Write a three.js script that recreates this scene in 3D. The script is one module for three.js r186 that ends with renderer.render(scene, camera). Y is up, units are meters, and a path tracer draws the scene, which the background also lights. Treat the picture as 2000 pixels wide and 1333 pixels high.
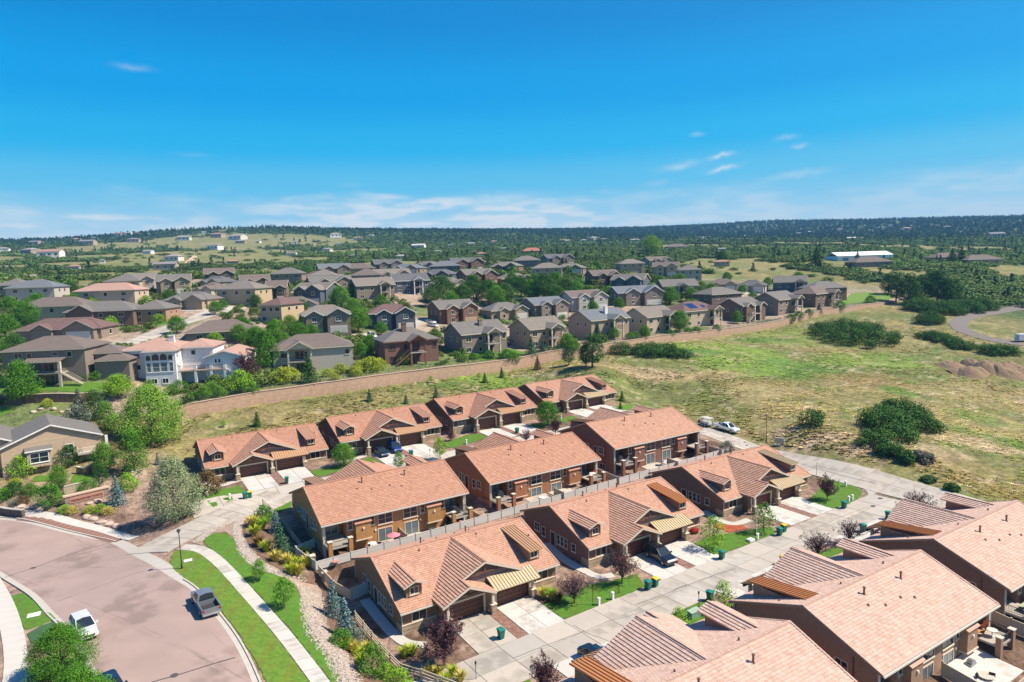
import * as THREE from 'three';
import { mergeGeometries } from 'three/addons/utils/BufferGeometryUtils.js';
import { TessellateModifier } from 'three/addons/modifiers/TessellateModifier.js';
import { FontLoader } from 'three/addons/loaders/FontLoader.js';
import { TextGeometry } from 'three/addons/geometries/TextGeometry.js';

// ------------------------------------------------------------------ camera, sky, sun, exposure
const CAMY = 41.3, ROW = 0.55353;                      // drone height over the front street, heading of the rows of duplexes
const scene = new THREE.Scene();
const camera = new THREE.PerspectiveCamera(53.98, 1024 / 682, 0.5, 20000);
camera.position.set(0, CAMY, 0);
camera.rotation.set(-0.10936, 0, -0.032117, 'XYZ');
camera.updateMatrixWorld();
const renderer = new THREE.WebGLRenderer();
renderer.toneMapping = THREE.LinearToneMapping;
renderer.toneMappingExposure = 1.52;
renderer.shadowMap.enabled = true;
const sunDir = new THREE.Vector3(0.62, 0.78, 0.03).normalize();
const sun = new THREE.DirectionalLight(0xfff1dc, 5);
sun.position.copy(sunDir).multiplyScalar(600).add(new THREE.Vector3(30, 0, -130));
sun.target.position.set(30, 0, -130);
sun.castShadow = true;
Object.assign(sun.shadow.camera, { left: -320, right: 320, top: 320, bottom: -320, near: 10, far: 1400 });
sun.shadow.mapSize.set(4096, 4096); sun.shadow.normalBias = 0.05;
scene.add(sun, sun.target);
scene.fog = new THREE.FogExp2(new THREE.Color().setRGB(0.15, 0.38, 0.66), 0.00012);

// ------------------------------------------------------------------ seeded random, noise
let seed = 12345;
const setSeed = (s) => { seed = (s * 2654435761) >>> 0; };
const rnd = () => { seed = (seed + 0x6D2B79F5) | 0; let t = Math.imul(seed ^ (seed >>> 15), 1 | seed); t = (t + Math.imul(t ^ (t >>> 7), 61 | t)) ^ t; return ((t ^ (t >>> 14)) >>> 0) / 4294967296; };
const rr = (a, b) => a + (b - a) * rnd();
const pick = (a) => a[Math.floor(rnd() * a.length)];
const hash2 = (x, y) => { let h = Math.imul(x, 374761393) + Math.imul(y, 668265263) | 0; h = Math.imul(h ^ (h >>> 13), 1274126177); return ((h ^ (h >>> 16)) >>> 0) / 4294967296; };
const smooth = (t) => t * t * (3 - 2 * t);
const ss = (a, b, x) => smooth(Math.min(1, Math.max(0, (x - a) / (b - a))));
function vn(x, y) { const i = Math.floor(x), j = Math.floor(y), u = smooth(x - i), v = smooth(y - j); const a = hash2(i, j), b = hash2(i + 1, j), c = hash2(i, j + 1), d = hash2(i + 1, j + 1); return a + (b - a) * u + (c - a) * v + (a - b - c + d) * u * v; }
function fbm(x, y, o = 4) { let s = 0, a = 0.5, t = 0; for (let i = 0; i < o; i++) { s += a * vn(x, y); t += a; a *= 0.5; x = x * 2.03 + 17.1; y = y * 2.03 - 9.3; } return s / t; }
function tvn(x, y, p) { const i = Math.floor(x), j = Math.floor(y), u = smooth(x - i), v = smooth(y - j), m = (k) => ((k % p) + p) % p; const a = hash2(m(i), m(j)), b = hash2(m(i + 1), m(j)), c = hash2(m(i), m(j + 1)), d = hash2(m(i + 1), m(j + 1)); return a + (b - a) * u + (c - a) * v + (a - b - c + d) * u * v; }
function tfbm(u, v, p, o = 4) { let s = 0, a = 0.5, t = 0; for (let i = 0; i < o; i++) { s += a * tvn(u * p, v * p, p); t += a; a *= 0.55; p *= 2; } return s / t; }

// ------------------------------------------------------------------ sky: air and clouds only
{
  const W = 4096, Hh = 2048, data = new Float32Array(W * Hh * 4);
  const lin = (c) => c.map((v) => Math.pow(v / 255, 2.2));
  // elevation (degrees) -> colour of the clear air
  const ramp = [[-90, [120, 150, 150]], [-2, [200, 228, 240]], [2.5, [186, 223, 240]], [5, [136, 206, 240]], [7, [98, 196, 240]], [10, [40, 180, 240]], [14, [4, 160, 234]], [20, [2, 136, 214]], [30, [4, 112, 194]], [50, [14, 92, 174]], [90, [16, 80, 160]]].map(([e, c]) => [e, lin(c)]);
  const air = (el) => { let k = 1; while (k < ramp.length - 1 && el > ramp[k][0]) k++; const [e0, c0] = ramp[k - 1], [e1, c1] = ramp[k], t = smooth(Math.min(1, Math.max(0, (el - e0) / (e1 - e0)))); return c0.map((v, i) => v + (c1[i] - v) * t); };
  const wisps = [[-28, 15.0, 1.1, 0.2, 0.25, 0], [17.4, 8.3, 0.9, 0.17, 0.7, 0.12], [17.6, 7.3, 1.05, 0.17, 0.75, 0.16], [14.2, 7.7, 1.4, 0.28, 0.4, 0.1], [15.6, 10.0, 0.5, 0.16, 0.35, 0.1], [22.2, 9.2, 0.8, 0.2, 0.3, 0.1], [23.2, 8.5, 0.5, 0.16, 0.5, 0.1], [-31, 3.9, 1.6, 0.3, 0.5, 0], [-1, 5.6, 3.2, 0.55, 0.6, 0.05], [-10.5, 5.2, 1.2, 0.25, 0.35, 0], [23, 6.4, 2.4, 0.3, 0.35, 0.1], [12.4, 6.5, 1, 0.25, 0.2, 0.1], [-24.5, 9.2, 1, 0.15, 0.12, 0]];
  for (let j = 0; j < Hh; j++) {
    const el = ((j + 0.5) / Hh - 0.5) * 180, base = air(el), ce = Math.cos(el * Math.PI / 180), se = Math.sin(el * Math.PI / 180);
    for (let i = 0; i < W; i++) {
      const a = ((i + 0.5) / W - 0.5) * 2 * Math.PI, dx = Math.cos(a) * ce, dz = Math.sin(a) * ce;
      let az = (a + Math.PI / 2) * 180 / Math.PI; if (az > 180) az -= 360;       // 0 straight ahead, + to the right
      const mu = dx * sunDir.x + se * sunDir.y + dz * sunDir.z;
      const halo = 0.16 * Math.pow(Math.max(0, 0.5 + 0.5 * mu), 5) + 0.5 * Math.pow(Math.max(0, mu), 14) + 0.7 * Math.pow(Math.max(0, mu), 90);
      let r = base[0] + halo * 0.6, g = base[1] + halo * 0.9, b = base[2] + halo * 0.95;
      if (el > -3 && el < 24) {
        let c = 0;
        const n = fbm(az * 0.16 + 40, el * 0.9 + 3, 5), n2 = fbm(az * 0.5, el * 2.6 + 50, 4);
        const band = ss(6.6, 2.4, el + (n - 0.5) * 5) * (0.5 + 0.5 * ss(0.42, 0.62, fbm(az * 0.07 + 7.7, el * 0.35 + 1.2, 4)));
        c = band * (0.4 + 0.6 * ss(0.3, 0.62, n2)) * 0.95; c = Math.max(c, ss(6.4, 4.6, el + (n - 0.5) * 4) * ss(-26, -14, az) * ss(14, 4, az) * (0.35 + 0.65 * ss(0.32, 0.6, n2)) * 0.85);
        if (Math.abs(az) < 60) for (const [x, y, w, h, k, sl] of wisps) {
          const qx = az - x, qy = el - y - qx * sl + (fbm(az * 1.6, 9, 2) - 0.5) * 0.3, d = (qx / w) ** 2 + (qy / h) ** 2;
          if (d < 4) c = Math.max(c, k * Math.exp(-d * 1.1) * (0.35 + 0.9 * fbm(az * 2.2 + x, el * 7, 4)));
        }
        c = Math.min(0.85, c); r += (0.86 - r) * c; g += (0.89 - g) * c; b += (0.91 - b) * c;
      }
      r /= 1.52; g /= 1.52; b /= 1.52; const o = (j * W + i) * 4; data[o] = r; data[o + 1] = g; data[o + 2] = b; data[o + 3] = 1;
    }
  }
  const sky = new THREE.DataTexture(data, W, Hh, THREE.RGBAFormat, THREE.FloatType);
  sky.mapping = THREE.EquirectangularReflectionMapping; sky.magFilter = sky.minFilter = THREE.LinearFilter; sky.needsUpdate = true;
  scene.background = sky; scene.environment = sky;
}

// ------------------------------------------------------------------ naming and tagging
const used = new Map();
const numbered = (n) => { const k = used.get(n) ?? 0; used.set(n, k + 1); return k ? `${n}_${String(k).padStart(3, '0')}` : n; };
function tag(o, label, category, group, kind) { if (label) o.userData.label = label; if (category) o.userData.category = category; if (group) o.userData.group = group; if (kind) o.userData.kind = kind; return o; }
function shade(o) { o.castShadow = true; o.receiveShadow = true; return o; }
function mesh(name, geo, mat, parent) { const m = shade(new THREE.Mesh(geo, mat)); m.name = parent && parent !== scene ? name : numbered(name); (parent ?? scene).add(m); return m; }
function base(name, x = 0, y = 0, z = 0, turn = 0) { const g = new THREE.Group(); g.name = numbered(name); g.position.set(x, y, z); g.rotation.y = turn; g.userData = {}; scene.add(g); return g; }
function dup(o, x, y, z, turn, s = 1, name) { const c = o.clone(); c.name = numbered(name ?? o.name.replace(/_\d{3}$/, '')); c.userData = { ...o.userData }; c.position.set(x, y, z); c.rotation.y = turn; c.scale.setScalar(s); scene.add(c); return c; }
const struct = (o) => tag(o, null, null, null, 'structure');

// ------------------------------------------------------------------ mesh builder (collects faces, metres as uv)
const V3 = (x, y, z) => new THREE.Vector3(x, y, z);
class MB {
  constructor() { this.p = []; this.t = []; this.c = []; this.col = [1, 1, 1]; }
  tint(r, g = r, b = r) { this.col = [r, g, b]; return this; }
  tri(a, b, c, ua = [0, 0], ub = [1, 0], uc = [0, 1]) { for (const v of [a, b, c]) { this.p.push(v[0], v[1], v[2]); this.c.push(...this.col); } this.t.push(...ua, ...ub, ...uc); return this; }
  quad(a, b, c, d, o = [0, 0]) { // counter-clockwise
    const l = (p, q) => Math.hypot(p[0] - q[0], p[1] - q[1], p[2] - q[2]), w = l(a, b), h = l(a, d), w2 = l(d, c);
    const e = [(b[0] - a[0]) / w, (b[1] - a[1]) / w, (b[2] - a[2]) / w], sk = w > 1e-6 ? (d[0] - a[0]) * e[0] + (d[1] - a[1]) * e[1] + (d[2] - a[2]) * e[2] : 0, hh = Math.sqrt(Math.max(0, h * h - sk * sk));
    this.tri(a, b, c, [o[0], o[1]], [o[0] + w, o[1]], [o[0] + sk + w2, o[1] + hh]); this.tri(a, c, d, [o[0], o[1]], [o[0] + sk + w2, o[1] + hh], [o[0] + sk, o[1] + hh]); return this;
  }
  poly(pts) { for (let i = 1; i < pts.length - 1; i++) this.tri(pts[0], pts[i], pts[i + 1], [pts[0][0] + pts[0][2], pts[0][1]], [pts[i][0] + pts[i][2], pts[i][1]], [pts[i + 1][0] + pts[i + 1][2], pts[i + 1][1]]); return this; }
  box(x0, x1, y0, y1, z0, z1) {
    const v = (i, j, k) => [i ? x1 : x0, j ? y1 : y0, k ? z1 : z0];
    this.quad(v(0, 0, 1), v(1, 0, 1), v(1, 1, 1), v(0, 1, 1)); this.quad(v(1, 0, 0), v(0, 0, 0), v(0, 1, 0), v(1, 1, 0));
    this.quad(v(1, 0, 1), v(1, 0, 0), v(1, 1, 0), v(1, 1, 1)); this.quad(v(0, 0, 0), v(0, 0, 1), v(0, 1, 1), v(0, 1, 0));
    this.quad(v(0, 1, 1), v(1, 1, 1), v(1, 1, 0), v(0, 1, 0)); this.quad(v(0, 0, 0), v(1, 0, 0), v(1, 0, 1), v(0, 0, 1)); return this;
  }
  // a bar of w by h from a to b (world-like up)
  bar(a, b, w, h = w) {
    const A = V3(...a), B = V3(...b), d = B.clone().sub(A).normalize(), up = Math.abs(d.y) > 0.95 ? V3(1, 0, 0) : V3(0, 1, 0), s = d.clone().cross(up).normalize().multiplyScalar(w / 2), t = s.clone().cross(d).normalize().multiplyScalar(h / 2);
    const q = (P, i, j) => P.clone().addScaledVector(s, i).addScaledVector(t, j).toArray(), c = [[-1, -1], [1, -1], [1, 1], [-1, 1]];
    for (let k = 0; k < 4; k++) { const [i, j] = c[k], [m, n] = c[(k + 1) % 4]; this.quad(q(A, m, n), q(A, i, j), q(B, i, j), q(B, m, n)); }
    this.quad(q(A, -1, -1), q(A, 1, -1), q(A, 1, 1), q(A, -1, 1)); this.quad(q(B, 1, -1), q(B, -1, -1), q(B, -1, 1), q(B, 1, 1)); return this;
  }
  tube(a, b, r0, r1 = r0, n = 6) {
    const A = V3(...a), B = V3(...b), d = B.clone().sub(A).normalize(), up = Math.abs(d.y) > 0.9 ? V3(1, 0, 0) : V3(0, 1, 0), s = d.clone().cross(up).normalize(), t = s.clone().cross(d);
    const q = (P, r, k) => P.clone().addScaledVector(s, r * Math.cos(k / n * 6.2832)).addScaledVector(t, r * Math.sin(k / n * 6.2832)).toArray();
    for (let k = 0; k < n; k++) { this.quad(q(A, r0, k + 1), q(A, r0, k), q(B, r1, k), q(B, r1, k + 1)); this.tri(B.toArray(), q(B, r1, k + 1), q(B, r1, k)); } return this;
  }
  // extruded gable or other profile: pts is a list of [x, y], z from z0 to z1
  prism(pts, z0, z1) { const f = pts.map(([x, y]) => [x, y, z1]), k = pts.map(([x, y]) => [x, y, z0]); this.poly(f); this.poly([...k].reverse()); for (let i = 0; i < pts.length; i++) { const j = (i + 1) % pts.length; this.quad(f[j], f[i], k[i], k[j]); } return this; }
  // a slab that follows a roof plane: four corners of its upper face, thickness down
  sheet(a, b, c, d, th) { const lo = (p) => [p[0], p[1] - th, p[2]]; this.quad(a, b, c, d); this.quad(lo(b), lo(a), lo(d), lo(c)); this.quad(lo(a), lo(b), b, a); this.quad(lo(b), lo(c), c, b); this.quad(lo(c), lo(d), d, c); this.quad(lo(d), lo(a), a, d); return this; }
  geo(smoothN) {
    const g = new THREE.BufferGeometry(); g.setAttribute('position', new THREE.Float32BufferAttribute(this.p, 3)); g.setAttribute('uv', new THREE.Float32BufferAttribute(this.t, 2));
    g.setAttribute('color', new THREE.Float32BufferAttribute(this.c, 3)); g.computeVertexNormals(); return g;
  }
  build(name, mat, parent) { return mesh(name, this.geo(), mat, parent); }
}

// ------------------------------------------------------------------ materials
const C = (r, g, b) => new THREE.Color().setRGB(r, g, b);
function noiseTex(size, rep, fn) { const d = new Uint8Array(size * size * 4); for (let j = 0; j < size; j++) for (let i = 0; i < size; i++) { const v = fn(i / size, j / size), o = (j * size + i) * 4; for (let k = 0; k < 3; k++) d[o + k] = Math.max(0, Math.min(255, 255 * (Array.isArray(v) ? v[k] : v))); d[o + 3] = 255; } const t = new THREE.DataTexture(d, size, size); t.wrapS = t.wrapT = THREE.RepeatWrapping; t.magFilter = THREE.LinearFilter; t.minFilter = THREE.LinearMipmapLinearFilter; t.repeat.set(rep, rep); t.needsUpdate = true; return t; }
const rep = (t, r) => { const c = t.clone(); c.repeat.set(r, r); c.needsUpdate = true; return c; };
const grainT = noiseTex(256, 0.5, (u, v) => 0.78 + 0.34 * (tfbm(u, v, 16, 4) - 0.5) + 0.12 * (hash2(u * 256 | 0, v * 256 | 0) - 0.5) + 0.1);
const patchT = noiseTex(512, 0.06, (u, v) => 0.86 + 0.3 * (tfbm(u, v, 5, 6) - 0.5) + 0.07 * (hash2(u * 512 | 0, v * 512 | 0) - 0.5));
const grassT = noiseTex(512, 0.12, (u, v) => { const n = tfbm(u, v, 10, 6), d = ss(0.52, 0.68, tfbm(v, u, 4, 5)), h = hash2(u * 512 | 0, v * 512 | 0), k = 0.84 + 0.6 * (n - 0.5) + 0.3 * (h - 0.5); return [Math.min(1, k * (1 + 0.12 * (n - 0.5)) * (1 + 0.55 * d)), k * (1 - 0.06 * d), k * 0.92]; });
const meadowT = noiseTex(1024, 0.03, (u, v) => { const n = tfbm(u, v, 14, 7), m = tfbm(v, u, 60, 4), h = hash2(u * 1024 | 0, v * 1024 | 0); const k = 0.84 + 0.7 * (n - 0.5) + 0.95 * (m - 0.5) + 0.3 * (h - 0.5); return [k, k * (1 + 0.06 * (n - 0.5)), k * 0.96]; });
const concT = noiseTex(512, 0.09, (u, v) => { const n = tfbm(u, v, 6, 6), m = tfbm(v, u, 3, 5), h = hash2(u * 512 | 0, v * 512 | 0), st = ss(0.56, 0.7, m) * 0.22, k = 0.92 + 0.22 * (n - 0.5) + 0.07 * (h - 0.5) - st; return [k, k * (1 - 0.02 * st), k * (1 - 0.12 * st)]; });
const shingleT = noiseTex(512, 0.15, (u, v) => { const row = Math.floor(v * 44), tab = Math.floor(u * 30 + (row % 2) * 0.5 + hash2(row, 3)), f = v * 44 - row; return 0.82 + 0.22 * (hash2(tab, row) - 0.5) + 0.1 * (tfbm(u, v, 4, 3) - 0.5) - (f < 0.14 ? 0.16 : 0); });
const std = (c, o = {}) => new THREE.MeshStandardMaterial({ color: c, roughness: 0.85, side: THREE.DoubleSide, ...o });
const stucco = (r, g, b) => std(C(r, g, b), { map: rep(grainT, 0.45), roughness: 0.95, bumpMap: grainT, bumpScale: 0.01 });
const glassM = new THREE.MeshPhysicalMaterial({ color: C(0.02, 0.03, 0.04), roughness: 0.06, metalness: 0, specularIntensity: 1, ior: 1.55, side: THREE.DoubleSide });
const glassPaleM = new THREE.MeshPhysicalMaterial({ color: C(0.13, 0.17, 0.19), roughness: 0.1, ior: 1.5, side: THREE.DoubleSide });
const trimM = std(C(0.62, 0.54, 0.42)), whiteM = std(C(0.78, 0.77, 0.74)), darkM = std(C(0.03, 0.03, 0.032)), woodM = std(C(0.2, 0.1, 0.055), { map: grainT }), metalM = std(C(0.3, 0.31, 0.32), { metalness: 0.6, roughness: 0.4 }), greyM = std(C(0.3, 0.3, 0.3));
// ------------------------------------------------------------------ the lie of the land
const ca = Math.cos(ROW), sa = Math.sin(ROW);
const W2 = (u, v) => [u * ca + v * sa, -u * sa + v * ca];           // site frame (u along the rows, v towards the street) to world
const S2 = (x, z) => [x * ca - z * sa, x * sa + z * ca];
const FPX = 1308.4, VIEWQ = new THREE.Quaternion().setFromEuler(new THREE.Euler(-0.10936, 0, -0.032117, 'XYZ'));
const dirOf = (px, py) => V3((px - 1000) / FPX, -(py - 666.5) / FPX, -1).applyQuaternion(VIEWQ);
const atZ = (px, py, Z) => { const d = dirOf(px, py), t = -Z / d.z; return V3(d.x * t, CAMY + d.y * t, d.z * t); };
function interp(tab, x) { if (x <= tab[0][0]) return tab[0][1]; for (let i = 1; i < tab.length; i++) if (x <= tab[i][0]) { const [a, p] = tab[i - 1], [b, q] = tab[i]; return p + (q - p) * (x - a) / (b - a); } return tab[tab.length - 1][1]; }
// the foot of the long retaining wall: pixel column, pixel row, distance
const wallFoot = [[352, 819, 150], [430, 806, 155], [500, 793, 160], [615, 776, 168], [700, 764, 174], [790, 751, 182], [920, 735, 193], [1050, 714, 208], [1170, 694, 222], [1290, 673, 243], [1450, 652, 268], [1600, 618, 300], [1700, 602, 325], [1768, 588, 345]].map((a) => atZ(...a));
const wallTab = wallFoot.map((p) => [p.x, p.z]);
wallTab.unshift([-115, -128]); wallTab.push([240, -380]);
const wallZ = (x) => interp(wallTab, x);
const wallH = (x) => interp([[-84, 0], [-74, 2.9], [10, 3.1], [80, 2.5], [170, 1.9], [200, 0]], x);
const ctl = [];
const put = (px, py, Z, dy = 0) => { const p = atZ(px, py, Z); ctl.push([p.x, p.z, p.y + dy]); };
wallFoot.forEach((p) => ctl.push([p.x, p.z + 1, p.y], [p.x, p.z - 4, p.y + 0.5]));
// behind the wall (its height is added as a step further down)
for (const [px, py, Z] of [[340, 742, 172], [615, 727, 185], [790, 711, 190], [920, 692, 205], [1035, 680, 225], [1170, 662, 235], [1265, 652, 255], [1440, 628, 282], [1520, 615, 300], [1620, 600, 318],
  [640, 650, 228], [755, 642, 245], [885, 630, 265], [990, 622, 285], [1080, 615, 300], [1290, 590, 330], [1245, 568, 355], [1400, 562, 370], [1550, 570, 370], [460, 590, 280], [365, 600, 262], [510, 632, 230], [650, 590, 290], [800, 572, 330], [930, 552, 380], [1070, 541, 400], [1230, 528, 450], [700, 560, 350]]) put(px, py, Z, -wallH(atZ(px, py, Z).x));
for (const a of [[130, 746, 160], [20, 755, 160], [220, 700, 178], [110, 662, 205], [250, 638, 232], [200, 566, 330], [80, 582, 310], [800, 530, 460], [0, 660, 215], [1000, 535, 440],
  [60, 905, 124], [190, 870, 128], [10, 930, 115], [130, 985, 107], [300, 915, 122], [200, 800, 148], [0, 800, 148], [340, 850, 140], [0, 1000, 107], [150, 1012, 104], [290, 1010, 105],
  [1200, 732, 185], [1400, 700, 215], [1660, 680, 240], [1600, 740, 195], [1587, 833, 140], [1760, 890, 122], [1990, 740, 200], [1990, 980, 104], [1920, 690, 235], [1870, 635, 275], [1990, 610, 320], [1840, 590, 340], [1780, 625, 290], [1100, 730, 188], [2100, 800, 180],
  [700, 510, 600], [1000, 508, 600], [1300, 500, 650], [1650, 515, 500], [1690, 506, 560], [1900, 520, 480], [1960, 570, 370], [250, 530, 520], [100, 505, 800], [250, 470, 1500], [0, 476, 1600], [120, 470, 1750], [300, 454, 1800], [400, 449, 1850], [490, 445, 1900], [590, 449, 2050], [700, 453, 2400], [600, 490, 1000], [800, 456, 2800], [900, 459, 3200], [1000, 477, 1300], [1000, 457, 3400], [1100, 454, 3500], [1250, 450, 3500], [1400, 441, 3300], [1400, 472, 1200], [1500, 433, 3200], [1650, 433, 3100], [1850, 428, 3000], [1850, 482, 900], [1700, 457, 1800], [1400, 457, 2200], [1200, 470, 1500], [2000, 428, 3000], [2000, 470, 1100], [2200, 428, 3000], [2200, 560, 400], [-200, 470, 1700], [-200, 560, 330], [-200, 800, 150], [400, 500, 800], [450, 475, 1300], [800, 480, 1150], [-300, 520, 700], [2300, 470, 1100]]) put(...a);
for (const [u, v, y] of [[10, -92, 4.5], [4, -98, 4.4], [-10, -80, 4.3], [0, -60, 4.2], [8, -72, 4.1], [14, -62, 2.9], [-25, -70, 4.3], [-20, -95, 4.6], [15, -90, 4.0], [12, -105, 4.8], [8, -125, 5.3], [17, -100, 4.3], [14, -78, 3.4], [10, -50, 3.0], [17, -48, 1.0], [22, -45, 0.4], [0, -30, 3.0], [-30, -40, 4], [20, -30, 0], [112, -60, 1.6], [116, -80, 1.9], [112, -95, 2.4], [113, -110, 3.4], [115, -125, 4.7], [120, -90, 2.1], [112, -40, 2], [112, -25, 1.5], [118, -50, 2], [20, -150, 6.4], [50, -151, 6.8], [80, -152, 7.4], [110, -152, 7.6], [125, -140, 6.4], [8, -140, 6.2], [40, -5, -1.5], [80, -5, -1], [120, -10, 1]]) { const [x, z] = W2(u, v); ctl.push([x, z, y]); }
for (const [ang, r, y] of [[90, 60, 2], [90, 400, 6], [90, 3000, 90], [-90, 60, 4], [-90, 400, 20], [-90, 3000, 90], [180, 60, 2], [180, 400, 8], [180, 3000, 70], [135, 150, 3], [-135, 150, 5], [0, 20, 0], [0, 5, 0], [60, 60, 0.5], [-60, 60, 4], [0, 9000, 120], [25, 9000, 100], [-30, 9000, 100], [60, 7000, 100], [-70, 7000, 100]]) { const a = ang * Math.PI / 180; ctl.push([Math.sin(a) * r, -Math.cos(a) * r, y]); }
const polar = (x, z) => { const r = Math.hypot(x, z) + 0.5; return [Math.atan2(x, -z) * 1.5, Math.log(r)]; };
const P2 = ctl.map(([x, z]) => polar(x, z)), phi = (dx, dy) => Math.sqrt(dx * dx + dy * dy + 0.0012);
const wts = (() => {
  const n = ctl.length, A = P2.map((p, i) => { const row = new Float64Array(n + 1); for (let j = 0; j < n; j++) row[j] = phi(p[0] - P2[j][0], p[1] - P2[j][1]) + (i === j ? -0.004 : 0); row[n] = ctl[i][2]; return row; });
  for (let k = 0; k < n; k++) { let m = k; for (let i = k + 1; i < n; i++) if (Math.abs(A[i][k]) > Math.abs(A[m][k])) m = i; [A[k], A[m]] = [A[m], A[k]]; for (let i = k + 1; i < n; i++) { const f = A[i][k] / A[k][k]; if (f) for (let j = k; j <= n; j++) A[i][j] -= f * A[k][j]; } }
  const w = new Float64Array(n); for (let i = n - 1; i >= 0; i--) { let s = A[i][n]; for (let j = i + 1; j < n; j++) s -= A[i][j] * w[j]; w[i] = s / A[i][i]; } return w;
})();
const land = (x, z) => { const [a, b] = polar(x, z); let s = 0; for (let i = 0; i < wts.length; i++) s += wts[i] * phi(a - P2[i][0], b - P2[i][1]); return s; };
const siteTab = [[-150, 6.4], [-146, 5.6], [-128, 5.0], [-118, 4.85], [-109, 4.1], [-106, 4.0], [-98, 3.2], [-90, 2.4], [-86.7, 2.3], [-85.6, 0.9], [-84, 0.5], [-68, 0], [-61, 0], [-54, 0.35], [-47, 0.9], [-38, 0.6], [-30, -0.7], [-20, -1.2]];
const site = (u, v) => interp(siteTab, v) + 0.0155 * (u - 37);
const siteMask = (u, v) => { const left = interp([[-150, 9], [-128, 11], [-112, 18], [-90, 16], [-70, 17.5], [-20, 20]], v); return ss(left - 1, left + 5.5, u) * ss(114, 106, u) * ss(-151, -146, v) * ss(-14, -22, v); };
function T(x, z) {
  const [u, v] = S2(x, z), m = siteMask(u, v); let y = m < 1 ? land(x, z) : 0;
  const h = wallH(x); if (h > 0) y += h * ss(0.1, 2.2, wallZ(x) - z) * ss(470, 380, Math.hypot(x, z));
  const r = Math.hypot(x, z); if (m < 1 && r > 150 && r < 1500) y += (fbm(x * 0.03, z * 0.03, 3) - 0.5) * 1.3 * ss(150, 220, r) * ss(1, 22, Math.abs(wallZ(x) - z)) * (wallZ(x) - z > 0 && r < 450 && x < 195 ? 0.3 : 1);
  return m > 0 ? y * (1 - m) + site(u, v) * m : y;
}
const Tuv = (u, v) => T(...W2(u, v));
function gp(px, py, maxR = 9000) {                                   // where a line of sight meets the land
  const d = dirOf(px, py), h = Math.hypot(d.x, d.z); let t0 = 15 / h, t = t0;
  for (; t * h < maxR; t *= 1.012) { if (CAMY + d.y * t < T(d.x * t, d.z * t)) break; t0 = t; }
  let a = t0, b = t; for (let k = 0; k < 18; k++) { const m = (a + b) / 2; if (CAMY + d.y * m < T(d.x * m, d.z * m)) b = m; else a = m; }
  return V3(d.x * b, T(d.x * b, d.z * b), d.z * b);
}
const pxAt = (p) => { const d = V3(p.x, p.y - CAMY, p.z).applyQuaternion(VIEWQ.clone().invert()); return FPX / -d.z; };   // pixels (of the 2000 px photograph) per metre there

// woods on the far land: 0 open, 1 wooded
function woods(x, z) {
  const r = Math.hypot(x, z), az = Math.atan2(x, -z) * 57.3;
  let w = fbm(x * 0.011 + 5, z * 0.011 - 3, 4) * 0.62 + fbm(x * 0.0032 + 9, z * 0.0032, 3) * 0.5;
  w += 0.16 * (fbm(x * 0.022 + 70, z * 0.022, 3) - 0.5) - 0.02 + 0.1 * ss(900, 2200, r) + 0.3 * ss(2100, 2900, r) - 0.13 * ss(-19, -23, az) * ss(1900, 1000, r) * ss(800, 1000, r) - 0.03;
  w += 0.12 * ss(-14, -8, az) * ss(6, 0, az) * ss(700, 1000, r) + 0.24 * ss(-20, -14, az) * ss(1450, 1700, r);
  w += -0.03 * ss(6, 10, az) * ss(900, 600, r) + 0.1 * ss(-18, -12, az) * ss(520, 640, r) * ss(1900, 1300, r);
  return w;
}
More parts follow.
